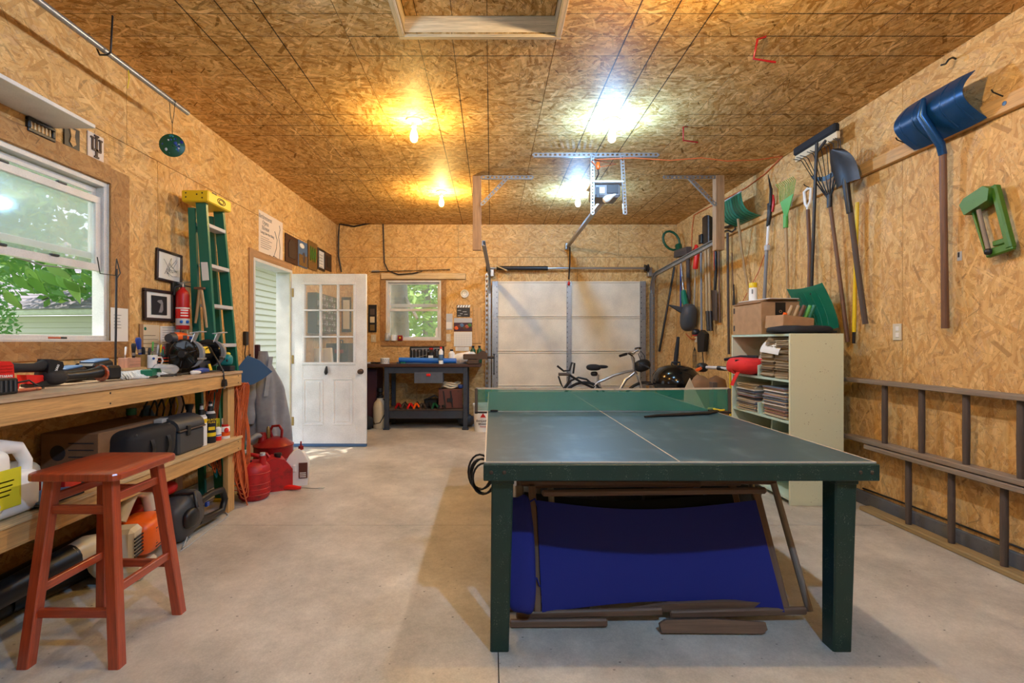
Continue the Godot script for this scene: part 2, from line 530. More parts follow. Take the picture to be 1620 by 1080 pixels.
	for k in [["bulb_warm", Color(1.0, 0.78, 0.45)], ["bulb_white", Color(1.0, 0.95, 0.88)]]:
		var b = mat(k[0], Color(1, 1, 1), 0.3)
		b.emission_enabled = true; b.emission = k[1]; b.emission_energy_multiplier = 6.0

func _ready():
	rng.seed = 20
	# camera: a level lens, shifted a little sideways
	var cam = Camera3D.new()
	cam.name = "camera"
	add_child(cam)
	cam.position = Vector3(0, EYE, 0)
	cam.projection = Camera3D.PROJECTION_FRUSTUM
	cam.near = 0.1; cam.far = 200.0
	cam.size = 0.1 * 1080.0 / F
	cam.frustum_offset = Vector2(0.1 * (810.0 - CX) / F, 0)
	cam.current = true
	# sky
	var we = WorldEnvironment.new()
	we.name = "world"
	var env = Environment.new()
	env.background_mode = Environment.BG_SKY
	var sm = ProceduralSkyMaterial.new()
	sm.sky_top_color = Color(0.86, 0.92, 1.0); sm.sky_horizon_color = Color(0.97, 0.98, 1.0)
	sm.ground_horizon_color = Color(0.6, 0.62, 0.58); sm.ground_bottom_color = Color(0.35, 0.36, 0.3)
	sm.sky_energy_multiplier = 1.3
	var sky = Sky.new()
	sky.sky_material = sm
	env.sky = sky
	env.tonemap_mode = Environment.TONE_MAPPER_LINEAR
	env.tonemap_exposure = 1.42
	env.sdfgi_enabled = true; env.ssao_enabled = true; env.ssil_enabled = true
	we.environment = env
	add_child(we)
	# sun: high, from the yard side
	var sun = DirectionalLight3D.new()
	sun.name = "sun"
	add_child(sun)
	sun.look_at_from_position(Vector3(-4.0, 9.0, 1.6), Vector3.ZERO)
	sun.light_color = Color(1.0, 0.96, 0.88); sun.light_energy = 1.5; sun.light_angular_distance = 0.5
	sun.shadow_enabled = true
	make_materials()
	# four rows of two bare bulbs on the ceiling; the photograph shows the two far rows, the light of the two near ones shows on ceiling, hatch and canvas
	var e = 1.0
	bulb(-0.62, 4.06, true, "warm lit bulb in white lampholder on the ceiling, nearer left one", 0.7 * e)
	bulb(0.97, 4.06, false, "white lit bulb in white lampholder on the ceiling, nearer right one", 0.9 * e)
	bulb(-0.59, 6.0, true, "warm lit bulb on the ceiling close to the hanging timber post", 1.15 * e)
	bulb(1.03, 6.0, false, "white lit bulb on the ceiling just left of the garage door opener", 1.1 * e)
	bulb(-0.62, 2.1, false, "white lit bulb on the ceiling left of the attic hatch", 0.3 * e)
	bulb(0.97, 2.1, true, "warm lit bulb on the ceiling right of the attic hatch", 1.4 * e)
	bulb(-0.62, 0.15, false, "white lit bulb on the ceiling above the camera, left one", 0.25 * e)
	bulb(0.97, 0.15, false, "white lit bulb on the ceiling above the camera, right one", 2.5 * e)
	shell()
	outside()
	windows_and_doors()
	garage_door()
	big_furniture()
	bench_things()
	left_wall_things()
	back_things()
	right_wall_things()
	cabinet_things()
	floor_things()

func bulb(x, z, warm, label, energy):
	var t = thing("ceiling_bulb", label, "light", Vector3(x, HC, -z), "bare ceiling bulbs")
	add(Mb.new().lathe([[0.0, 0.0], [0.062, 0.0], [0.062, -0.012], [0.05, -0.02], [0.024, -0.026], [0.022, -0.06], [0.0, -0.06]], 20), "lampholder", "porcelain", t)
	add(Mb.new().lathe([[0.014, -0.06], [0.016, -0.075], [0.029, -0.11], [0.034, -0.138], [0.03, -0.165], [0.017, -0.18], [0.0, -0.184]], 16), "bulb", "bulb_warm" if warm else "bulb_white", t)
	var l = OmniLight3D.new()
	l.name = "bulb_light"
	t.add_child(l)
	l.position = Vector3(0, -0.145, 0)
	l.light_color = Color(1.0, 0.83, 0.49) if warm else Color(0.54, 0.77, 1.0)
	l.light_energy = energy * (1.0 if warm else 1.2); l.light_size = 0.035; l.omni_range = 14.0; l.omni_attenuation = 2.0
	l.shadow_enabled = true

# cut rectangles [u0, v0, u1, v1] out of a rectangle, as smaller rectangles
func cut(rect, holes):
	var out = [rect]
	for h in holes:
		var nxt = []
		for r in out:
			var a = max(r[0], h[0])
			var b = max(r[1], h[1])
			var c = min(r[2], h[2])
			var d = min(r[3], h[3])
			if a >= c or b >= d:
				nxt.append(r)
				continue
			if r[1] < b: nxt.append([r[0], r[1], r[2], b])
			if d < r[3]: nxt.append([r[0], d, r[2], r[3]])
			if r[0] < a: nxt.append([r[0], b, a, d])
			if c < r[2]: nxt.append([c, b, r[2], d])
		out = nxt
	return out

# a wall of strand board sheets on a thick backing. place(u, v, w): u along the wall, v up, w out into the room
func panel_wall(called, place: Callable, u0, u1, rows, holes, thick = 0.16):
	var o = structure(called)
	var b = Mb.new()
	for r in cut([u0, -0.3, u1, HC + 0.3], holes):
		var p = place.call(r[0], r[1], -0.013)
		var q = place.call(r[2], r[3], -thick)
		b.box((p + q) * 0.5, (q - p).abs())
	add(b, "backing", "concrete_dark", o)
	for row in rows:
		var us = row[2]
		for i in us.size() - 1:
			var m = Mb.new()
			var uo = Vector3(rng.randf(), rng.randf(), rng.randf()) * 1.22
			var fx = Vector3(1 if rng.randf() > 0.5 else -1, 1 if rng.randf() > 0.5 else -1, 1 if rng.randf() > 0.5 else -1)
			var any = false
			for r in cut([us[i] + 0.002, row[0] + 0.002, us[i + 1] - 0.002, row[1] - 0.002], holes):
				var p = place.call(r[0], r[1], 0.0)
				var q = place.call(r[2], r[3], -0.011)
				m.box((p + q) * 0.5, (q - p).abs(), Basis.IDENTITY, 0.0, uo, fx)
				any = true
			if any: add(m, "osb_panel", "osb", o)
	return o

func shell():
	# floor: four poured slabs with sawn joints
	var f = structure("floor")
	add(Mb.new().box(Vector3(0.23, -0.22, -3.0), Vector3(5.6, 0.2, 9.8)), "subfloor", "concrete_dark", f)
	var xs = [XL - 0.1, 0.028, XR + 0.1]
	var zs = [ZF + 0.1, -3.39, ZB - 0.1]
	for i in 2:
		for j in 2:
			var x0 = xs[i] + 0.002
			var x1 = xs[i + 1] - 0.002
			var z0 = zs[j] - 0.002
			var z1 = zs[j + 1] + 0.002
			add(Mb.new().box(Vector3((x0 + x1) / 2, -0.06, (z0 + z1) / 2), Vector3(x1 - x0, 0.12, z0 - z1)), "slab", "concrete", f)
	# walls
	var wz = func(sx, x): return func(u, v, w): return Vector3(x + sx * w, v, -u)
	var low = 0.1
	panel_wall("wall_left", wz.call(1.0, XL), -ZF, -ZB, [[low, 2.5, [-1.7, -0.1, 1.12, 2.344, 3.564, 4.784, 6.004, 7.224, 7.69]], [2.5, HC, [-1.7, 0.82, 3.26, 5.7, 7.69]]], [[2.08, 1.235, 3.11, 2.2], [4.955, -1.0, 5.945, 2.045]], 0.085)
	panel_wall("wall_right", wz.call(-1.0, XR), -ZF, -ZB, [[low, 2.5, [-1.7, -0.2, 1.026, 2.246, 3.466, 4.686, 5.906, 7.126, 7.69]], [2.5, HC, [-1.7, 1.026, 3.466, 5.906, 7.69]]], [])
	panel_wall("wall_back", func(u, v, w): return Vector3(u, v, ZB + w), XL - 0.2, XR + 0.2, [[low, 2.51, [XL, -1.13, 0.09, 1.31, 2.53, XR]], [2.51, HC, [XL, -0.5, 1.94, XR]]], [[-1.6, 1.245, -0.76, 2.16]])
	# the front wall behind the camera, with the big sectional door closed in it
	panel_wall("wall_front", func(u, v, w): return Vector3(u, v, ZF - w), XL - 0.2, XR + 0.2, [[low, 2.5, [XL, -1.13, 0.09, 1.31, 2.53, XR]], [2.5, HC, [XL, 0.09, XR]]], [])
	# low concrete kerb the walls stand on
	for k in [["trim_1", Vector3(XR, 0.05, -3.0), Vector3(0.03, 0.1, 9.4)], ["trim_3", Vector3(0.23, 0.05, ZB), Vector3(5.2, 0.1, 0.03)]]:
		var t = structure(k[0])
		add(Mb.new().box(k[1], k[2], Basis.IDENTITY, 0.004), "kerb", "concrete_dark", t)
	var t2 = structure("trim_2")
	for r in [[-1.7, 4.97], [5.9, 7.69]]:
		add(Mb.new().box(Vector3(XL, 0.05, -(r[0] + r[1]) / 2), Vector3(0.03, 0.1, r[1] - r[0]), Basis.IDENTITY, 0.004), "kerb", "concrete_dark", t2)
	# ceiling: strand board sheets with a printed nailing grid, the attic hatch left open among them
	var c = structure("ceiling")
	add(Mb.new().box(Vector3(0.23, HC + 0.24, -3.0), Vector3(5.6, 0.16, 9.9)), "deck", "pine_old", c)
	var hatch = [-0.5, 1.72, 0.37, 2.93]
	var cx = [XL - 0.02, -2.057, -0.837, 0.383, 1.603, XR + 0.02]
	var cz = [-1.72, -1.32, -0.1, 1.12, 2.34, 3.56, 4.78, 6.0, 7.22, 7.71]
	for i in cx.size() - 1:
		for j in range(i % 2, cz.size() - 1, 2):
			var m = Mb.new()
			for jj in [j, j + 1]:
				if jj >= cz.size() - 1: continue
				var turned = rng.randf() > 0.5
				var fx = Vector3(1 if rng.randf() > 0.5 else -1, 1, 1 if rng.randf() > 0.5 else -1)
				var ox = 2.057
				var oz = 2.34
				var first: bool = jj == j
				var r0 = [cx[i] + 0.002, cz[jj] + (0.0015 if first else 0.0), cx[i + 1] - 0.002, cz[jj + 1] - (0.0 if first else 0.0015)]
				for r in cut(r0, [hatch]):
					m.box(Vector3((r[0] + r[2]) / 2, HC + 0.0055, -(r[1] + r[3]) / 2), Vector3(r[2] - r[0], 0.011, r[3] - r[1]), Basis.IDENTITY, 0.0, Vector3(ox * fx.x, 0, oz * fx.z), fx, turned)
			if j < cz.size() - 1: add(m, "osb_panel", "osb_ceiling", c)
		if i % 2 == 1:
			add(Mb.new().box(Vector3((cx[i] + cx[i + 1]) / 2, HC + 0.0055, -(cz[0] + cz[1]) / 2), Vector3(cx[i + 1] - cx[i] - 0.003, 0.011, cz[1] - cz[0] - 0.003), Basis.IDENTITY, 0, Vector3(2.057, 0, 2.34)), "osb_panel", "osb_ceiling", c)
	# attic hatch
	var h = structure("trim_4")
	h.set_meta("label", "open attic hatch framed in pale boards in the ceiling")
	var y0 = HC - 0.012
	var y1 = HC + 0.13
	for s in [[Vector3(-0.065, (y0 + y1) / 2, -2.94), Vector3(0.91, y1 - y0, 0.02)], [Vector3(-0.51, (y0 + y1) / 2, -2.325), Vector3(0.02, y1 - y0, 1.25)], [Vector3(0.38, (y0 + y1) / 2, -2.325), Vector3(0.02, y1 - y0, 1.25)], [Vector3(-0.065, (y0 + y1) / 2, -1.71), Vector3(0.91, y1 - y0, 0.02)]]:
		add(Mb.new().box(s[0], s[1], Basis.IDENTITY, 0.002, Vector3(rng.randf(), rng.randf(), 0)), "board", "pine_pale", h)
	for s in [[Vector3(-0.065, y0 + 0.004, -2.945), Vector3(0.94, 0.014, 0.03)], [Vector3(-0.52, y0 + 0.004, -2.325), Vector3(0.03, 0.014, 1.21)], [Vector3(0.39, y0 + 0.004, -2.325), Vector3(0.03, 0.014, 1.21)]]:
		add(Mb.new().box(s[0], s[1], Basis.IDENTITY, 0.002), "moulding", "pine_pale", h)
	add(Mb.new().box(Vector3(-0.065, HC + 0.11, -2.325), Vector3(0.86, 0.012, 1.2), Basis.IDENTITY, 0, Vector3(2.057, 0, 2.34)), "lid", "osb_ceiling", h)

func leaf_cloud(m: Mb, c: Vector3, r: Vector3, n: int, size: float, rg: RandomNumberGenerator, hollow := 0.35):
	for i in n:
		var d = Vector3(rg.randfn(), rg.randfn(), rg.randfn()).normalized() * pow(rg.randf_range(hollow, 1.0), 0.7)
		var p = c + d * r
		var b = Basis(Vector3(rg.randfn(), rg.randfn(), rg.randfn()).normalized(), rg.randf() * TAU)
		var s = size * rg.randf_range(0.6, 1.3)
		var tip = p + b.x * s
		var l = p + b.x * s * 0.45 + b.y * s * 0.26 - b.z * s * 0.06
		var q = p + b.x * s * 0.45 - b.y * s * 0.26 - b.z * s * 0.06
		m.tri(p, l, tip, Vector2.ZERO, Vector2.ZERO, Vector2.ZERO)
		m.tri(p, tip, q, Vector2.ZERO, Vector2.ZERO, Vector2.ZERO)

func tree(label, at_, h, clouds, leaf, size, rg):
	var t = thing("tree", label, "tree", at_, "trees outside the garage")
	var m = Mb.new()
	for c in clouds: leaf_cloud(m, c[0], c[1], c[2], size, rg)
	var fo = add(m, "foliage", leaf, t)
	fo.set_meta("kind", "stuff")
	add(Mb.new().tube([Vector3(0, -0.5, 0), Vector3(0.06, h * 0.35, 0.05), Vector3(-0.05, h * 0.7, 0), Vector3(0, h, 0.05)], [h * 0.035, h * 0.028, h * 0.018, h * 0.006], 10), "trunk", "bark", t)
	return t

func outside():
	var rg = RandomNumberGenerator.new()
	rg.seed = 99
	var g = structure("ground")
	add(Mb.new().box(Vector3(-22.0, -0.2, -8), Vector3(39.2, 0.2, 60)), "lawn", "lawn", g)
	add(Mb.new().box(Vector3(0, -0.2, -24.0), Vector3(5.2, 0.2, 32)), "lawn", "lawn", g)
	add(Mb.new().box(Vector3(-3.5, -0.09, -6.6), Vector3(2.0, 0.1, 6.4)), "paving", "paving", g)
	# neighbouring wall of lap siding seen through the open door
	var hx = -4.3
	var t = thing("house_wing", "cream house wall with lap siding seen through the open door", "house", Vector3(hx, -0.1, -9.6))
	for k in 24:
		var y = 0.05 + k * 0.115
		add(Mb.new().bar(Vector3(0, y, -3.2), Vector3(0, y, 3.2), 0.03, 0.12, Vector3(-0.34, 1, 0), 0.0), "siding_board", "siding", t)
	add(Mb.new().box(Vector3(-0.3, 1.4, 0), Vector3(0.5, 2.8, 6.4)), "wall", "siding", t)
	add(Mb.new().box(Vector3(0.1, 2.86, 0), Vector3(0.5, 0.03, 6.6)), "soffit", "white_vinyl", t)
	add(Mb.new().box(Vector3(0.36, 2.94, 0), Vector3(0.03, 0.2, 6.6)), "fascia_board", "white_vinyl", t)
	add(Mb.new().prism([Vector2(0.5, 2.96), Vector2(-0.6, 3.5), Vector2(-0.6, 3.4), Vector2(0.5, 2.86)], 6.7), "roof", "shingle", t)
	# neighbour's house behind the left window
	var n = thing("neighbour_house", "neighbour house with grey shingled roof and white gutter outside the window", "house", Vector3(-11.4, -0.4, -13.0))
	n.rotation.y = -0.16
	add(Mb.new().box(Vector3(-1.0, 1.15, -3.2), Vector3(9.0, 2.3, 6.0)), "wall", "siding_grey", n)
	for k in 16:
		var y = 0.1 + k * 0.14
		add(Mb.new().bar(Vector3(-5.5, y, -0.17), Vector3(3.5, y, -0.17), 0.03, 0.145, Vector3(0, 1, -0.3), 0.0), "siding_board", "siding_grey", n)
	add(Mb.new().box(Vector3(-1.0, 2.4, 0.2), Vector3(9.8, 0.13, 0.12), Basis.IDENTITY, 0.02), "gutter", "white_vinyl", n)
	add(Mb.new().box(Vector3(-1.0, 2.33, 0.0), Vector3(9.6, 0.03, 0.5)), "soffit", "white_vinyl", n)
	var slope = Vector3(0, 0.62, -1.0).normalized()
	for k in 26:
		var p = Vector3(-1.0, 2.44, 0.28) + slope * (k * 0.2)
		add(Mb.new().box(p + slope * 0.1, Vector3(9.7, 0.03, 0.22), Basis(Vector3.RIGHT, slope.cross(Vector3.RIGHT), -slope).rotated(Vector3.RIGHT, -0.06)), "shingle_course", "shingle", n)
	# trees
	tree("big leafy tree outside left window above the neighbour's roof", Vector3(-11.2, -0.1, -9.6), 5.5, [[Vector3(0, 4.2, 0.5), Vector3(4.2, 1.9, 2.6), 4200], [Vector3(0.5, 3.4, -3.0), Vector3(2.2, 1.1, 1.2), 900]], "leaf1", 0.3, rg)
	tree("young light green tree close outside the left window", Vector3(-7.6, -0.1, -5.2), 4.2, [[Vector3(1.2, 4.2, -1.2), Vector3(2.2, 1.2, 2.0), 1300]], "leaf0", 0.26, rg)
	tree("dark green narrow shrub at the left edge of the left window", Vector3(-8.95, -0.1, -9.1), 2.0, [[Vector3(-0.1, 1.5, 0), Vector3(0.42, 1.4, 0.42), 1600]], "leaf1", 0.09, rg)
	tree("tree shading the yard by the open door", Vector3(-3.75, -0.1, -5.2), 6.0, [[Vector3(-1.6, 6.0, -0.6), Vector3(3.0, 1.2, 3.4), 3000]], "leaf1", 0.3, rg)
	tree("leafy tree filling the back window, lit by the sun", Vector3(-1.6, -0.1, -12.4), 4.6, [[Vector3(0.2, 2.0, 0), Vector3(2.6, 2.2, 1.2), 4200], [Vector3(0.5, 4.0, 0), Vector3(2.4, 1.4, 1.2), 1800]], "leaf2", 0.2, rg)
	tree("leafy tree further behind the back window", Vector3(-3.4, -0.1, -16.0), 6.0, [[Vector3(0.5, 3.0, 0), Vector3(4.2, 3.4, 1.4), 4200]], "leaf0", 0.28, rg)
	# trunk right behind the back window
	var tk = thing("bare_tree", "grey tree trunk standing just outside the back window", "tree", Vector3(-1.62, -0.1, -8.9))
	add(Mb.new().tube([Vector3(0, -0.3, 0), Vector3(0.02, 1.2, 0), Vector3(-0.02, 2.5, 0), Vector3(-0.04, 4.2, 0)], [0.2, 0.17, 0.155, 0.14], 16), "trunk", "bark", tk)
	add(Mb.new().tube([Vector3(0.02, 2.25, 0), Vector3(0.36, 1.72, 0.25)], [0.035, 0.03], 6), "brace", "bark", tk)
	# a branch with big leaves hanging in front of the left window
	var br = thing("leafy_branch", "branch with large bright green leaves hanging outside the left window", "branch", Vector3(-3.0, 1.9, -3.2))
	var tips = [at(40, 418, 3.62), at(62, 424, 3.58), at(88, 434, 3.62), at(110, 436, 3.66), at(100, 440, 3.6), at(20, 430, 3.5), at(5, 455, 3.42), at(128, 430, 3.7), at(45, 432, 3.6), at(72, 412, 3.66)]
	addw(Mb.new().tube([at(-30, 380, 3.3), at(20, 405, 3.5), at(70, 420, 3.62), at(130, 426, 3.72)], [0.012, 0.009, 0.006, 0.003], 6), "twig", "bark", br)
	for i in tips.size():
		var p: Vector3 = tips[i]
		var len = rg.randf_range(0.12, 0.17)
		var dir = Vector3(rg.randf_range(0.1, 0.6), rg.randf_range(-0.8, -0.15), rg.randf_range(-0.8, -0.2)).normalized()
		var side = dir.cross(Vector3(0.4, 0.25, 0.8).normalized()).normalized()
		var f = func(u, v): return p + dir * len * u + side * (v - 0.5) * len * 0.5 * sin(PI * pow(u, 0.75)) * (1.0 - 0.25 * u) + Vector3(0, -0.035 * abs(v - 0.5) * 2.0 - 0.03 * u * u, 0)
		addw(Mb.new().shell(f, 8, 4, 0.0006), "leaf", "leaf0" if i % 3 else "leaf2", br)

func frame_of(parent, called, mkey, o: Transform3D, w, h, fw, d, ch = 0.002):
	# a rectangular frame in the local xy plane, lower left corner at the origin
	var m = Mb.new()
	for s in [[Vector3(w / 2, fw / 2, 0), Vector3(w, fw, d)], [Vector3(w / 2, h - fw / 2, 0), Vector3(w, fw, d)], [Vector3(fw / 2, h / 2, 0), Vector3(fw, h - 2 * fw, d)], [Vector3(w - fw / 2, h / 2, 0), Vector3(fw, h - 2 * fw, d)]]:
		m.box(o * s[0], s[1], o.basis, ch)
	return add(m, called, mkey, parent)

func windows_and_doors():
	# left window: local x runs away from the camera along the wall
	var w = structure("window_1")
	w.set_meta("label", "white vinyl sash window in the left wall, sash half open")
	var B = Basis(Vector3(0, 0, -1), Vector3.UP, Vector3(1, 0, 0))
	var T = func(z, y, x): return Transform3D(B, Vector3(XL + x, y, -z))
	frame_of(w, "window_frame", "white_vinyl", T.call(2.08, 1.235, -0.045), 1.03, 0.965, 0.03, 0.075)
	frame_of(w, "sash", "white_vinyl", T.call(2.11, 1.655, -0.04), 0.97, 0.45, 0.042, 0.03)
	frame_of(w, "sash", "white_vinyl", T.call(2.11, 1.73, -0.068), 0.97, 0.435, 0.035, 0.025)
	add(Mb.new().box(Vector3(XL - 0.04, 1.88, -2.595), Vector3(0.005, 0.37, 0.88)), "pane", "glass_hazy", w)
	add(Mb.new().box(Vector3(XL - 0.068, 1.95, -2.595), Vector3(0.005, 0.37, 0.89)), "pane", "glass_hazy", w)
	for z in [2.45, 2.75]: add(Mb.new().box(Vector3(XL - 0.025, 1.7, -z), Vector3(0.02, 0.012, 0.05), Basis.IDENTITY, 0.003), "sash_lock", "black", w)
	for z in [2.46, 2.8]: add(Mb.new().box(Vector3(XL - 0.03, 2.108, -z), Vector3(0.02, 0.012, 0.06), Basis.IDENTITY, 0.003), "tilt_latch", "grey_dark", w)
	# trim boards of strand board round it
	var tr = structure("trim_5")
	for s in [[Vector3(XL + 0.006, 1.7655, -3.19), Vector3(0.012, 1.061, 0.16)], [Vector3(XL + 0.006, 2.255, -2.59), Vector3(0.012, 0.11, 1.04)], [Vector3(XL + 0.006, 1.18, -2.63), Vector3(0.012, 0.1, 1.28)]]:
		add(Mb.new().box(s[0], s[1], Basis.IDENTITY, 0.001, Vector3(rng.randf(), rng.randf(), rng.randf())), "trim_board", "osb_trim", tr)
	add(Mb.new().box(Vector3(XL - 0.003, 1.232, -2.595), Vector3(0.03, 0.006, 1.03)), "sill", "white_vinyl", tr)
	add(Mb.new().box(Vector3(XL - 0.0035, 1.715, -3.108), Vector3(0.007, 0.96, 0.006)), "jamb_liner", "white_vinyl", tr)
	# hanging light panel above the window: a sheet of pale board on ties
	# back window
	var v = structure("window_2")
	v.set_meta("label", "small white sash window in the back wall")
	var I = func(x, y, z): return Transform3D(Basis.IDENTITY, Vector3(x, y, ZB + z))
	frame_of(v, "window_frame", "white_vinyl", I.call(-1.6, 1.245, -0.05), 0.84, 0.915, 0.03, 0.1)
	frame_of(v, "sash", "white_vinyl", I.call(-1.57, 1.7, -0.06), 0.78, 0.43, 0.03, 0.025)
	frame_of(v, "sash", "white_vinyl", I.call(-1.57, 1.27, -0.03), 0.78, 0.45, 0.03, 0.025)
	add(Mb.new().box(Vector3(-1.18, 1.92, ZB - 0.06), Vector3(0.73, 0.38, 0.004)), "pane", "glass", v)
	add(Mb.new().box(Vector3(-1.18, 1.49, ZB - 0.03), Vector3(0.73, 0.4, 0.004)), "pane", "glass", v)
	add(Mb.new().box(Vector3(-1.18, 1.78, ZB - 0.075), Vector3(0.73, 0.05, 0.01)), "muntin", "grey_pale", v)
	for x in [-1.06, -0.86]: add(Mb.new().blob(Vector3(x, 1.262, ZB - 0.02), Vector3(0.04, 0.014, 0.02), Basis.IDENTITY, 0.7, 10, 6), "sash_latch", "black", v)
	var tb = structure("trim_6")
	for s in [[Vector3(-1.18, 1.2, ZB + 0.0065), Vector3(1.0, 0.08, 0.013)], [Vector3(-1.645, 1.7, ZB + 0.006), Vector3(0.085, 0.92, 0.012)], [Vector3(-0.72, 1.7, ZB + 0.006), Vector3(0.075, 0.92, 0.012)], [Vector3(-1.18, 2.2, ZB + 0.006), Vector3(1.0, 0.08, 0.012)]]:
		add(Mb.new().box(s[0], s[1], Basis.IDENTITY, 0.001, Vector3(rng.randf(), rng.randf(), rng.randf())), "trim_board", "osb_trim", tb)
	# side door: frame and open leaf
	var d = structure("door_1")
	d.set_meta("label", "white half glazed side door standing open into the garage")
	var jm = Mb.new()
	jm.box(Vector3(XL - 0.07, 1.015, -4.985), Vector3(0.18, 2.03, 0.03), Basis.IDENTITY, 0.002)
	jm.box(Vector3(XL - 0.07, 1.015, -5.915), Vector3(0.18, 2.03, 0.03), Basis.IDENTITY, 0.002)
	jm.box(Vector3(XL - 0.07, 2.045, -5.45), Vector3(0.18, 0.03, 0.96), Basis.IDENTITY, 0.002)
	add(jm, "door_frame", "white_vinyl", d)
	add(Mb.new().box(Vector3(XL - 0.1, 0.012, -5.45), Vector3(0.16, 0.024, 0.9), Basis.IDENTITY, 0.004), "threshold", "galvanised", d)
	var tm = Mb.new()
	tm.box(Vector3(XL + 0.008, 1.07, -4.93), Vector3(0.016, 2.14, 0.075), Basis.IDENTITY, 0.002)
	tm.box(Vector3(XL + 0.008, 2.1, -5.45), Vector3(0.016, 0.075, 0.97), Basis.IDENTITY, 0.002)
	add(tm, "casing", "pine_old", d)
	add(Mb.new().box(Vector3(XL + 0.006, 1.02, -5.915), Vector3(0.012, 2.04, 0.05), Basis.IDENTITY, 0.002), "hinge_jamb", "cream", d)
	# leaf: local x from the hinge, y up
	var L = func(u, y, z = 0.0): return Vector3(-2.345 + u, y, -5.93 + z)
	var W = 0.885
	var lf = Mb.new()
	lf.box(L.call(0.0725, 1.02), Vector3(0.145, 2.0, 0.044), Basis.IDENTITY, 0.003)
	lf.box(L.call(W - 0.065, 1.02), Vector3(0.13, 2.0, 0.044), Basis.IDENTITY, 0.003)
	lf.box(L.call((0.145 + W - 0.13) / 2, 1.97), Vector3(W - 0.275, 0.1, 0.044))
	lf.box(L.call((0.145 + W - 0.13) / 2, 0.49), Vector3(W - 0.275, 0.94, 0.036))
	var leaf = add(lf, "door_leaf", "white_paint", d)
	add(Mb.new().box(L.call(W / 2, 0.02), Vector3(W, 0.035, 0.05), Basis.IDENTITY, 0.003), "sweep", "blue_grey", leaf)
	var gw = W - 0.275
	frame_of(leaf, "glazing_frame", "white_paint", Transform3D(Basis.IDENTITY, L.call(0.135, 0.955)), gw + 0.02, 0.97, 0.032, 0.06, 0.006)
	for k in 2:
		add(Mb.new().box(L.call(0.145 + gw * (k + 1) / 3.0, 1.44), Vector3(0.02, 0.92, 0.056), Basis.IDENTITY, 0.004), "glazing_bar", "white_paint", leaf)
		add(Mb.new().box(L.call(0.145 + gw / 2, 0.975 + 0.93 * (k + 1) / 3.0), Vector3(gw - 0.03, 0.02, 0.056), Basis.IDENTITY, 0.004), "glazing_bar", "white_paint", leaf)
	for i in 3:
		for j in 3:
			add(Mb.new().box(L.call(0.145 + gw * (i + 0.5) / 3.0, 0.975 + 0.93 * (j + 0.5) / 3.0), Vector3(gw / 3 - 0.015, 0.3, 0.005)), "pane", "glass", leaf)
	for k in 2:
		var cx = 0.155 + 0.115 + k * 0.345
		frame_of(leaf, "panel_moulding", "white_paint", Transform3D(Basis.IDENTITY, L.call(cx - 0.12, 0.25, 0.018)), 0.235, 0.55, 0.022, 0.016, 0.007)
		add(Mb.new().box(L.call(cx - 0.003, 0.525, 0.016), Vector3(0.16, 0.47, 0.018), Basis.IDENTITY, 0.008), "raised_panel", "white_paint", leaf)
	for s in [-1, 1]:
		add(Mb.new().lathe([[0.0, 0.0], [0.032, 0.0], [0.032, 0.006], [0.013, 0.01], [0.012, 0.035], [0.026, 0.045], [0.029, 0.06], [0.02, 0.072], [0.0, 0.075]], 16, L.call(W - 0.06, 0.88, 0.022 * s), Basis(Vector3.RIGHT, PI / 2 * s)), "knob", "rusty", leaf)
	var kn = add(Mb.new().tube([L.call(0.425, 0.94, 0.03), L.call(0.425, 0.91, 0.04), L.call(0.422, 0.87, 0.042), L.call(0.418, 0.845, 0.038)], [0.008, 0.016, 0.022, 0.01], 8), "bell_pull", "dark_steel", leaf)
	kn.set_meta("label", "small dark metal bell pull")
	for y in [0.3, 1.02, 1.8]: add(Mb.new().box(Vector3(XL + 0.02, y, -5.905), Vector3(0.05, 0.1, 0.006), Basis.IDENTITY, 0.001), "hinge", "brass", d)

func perforated(p: Vector3, q: Vector3, w, th, n, face: Vector3):
	# a strip of punched angle: two long edges, short bridges between the holes, and a plain second flange
	var m = Mb.new()
	var d = (q - p).normalized()
	var s = d.cross(face).normalized()
	m.bar(p + s * w * 0.38, q + s * w * 0.38, w * 0.24, th, face)
	m.bar(p - s * w * 0.38, q - s * w * 0.38, w * 0.24, th, face)
	var l = (q - p).length()
	for i in n + 1:
		var c = p + d * (l * i / n)
		m.bar(c - s * w * 0.27, c + s * w * 0.27, l / n * 0.5, th, face)
	m.bar(p + s * w * 0.5 - face * w * 0.35, q + s * w * 0.5 - face * w * 0.35, th, w * 0.7, face)
	return m

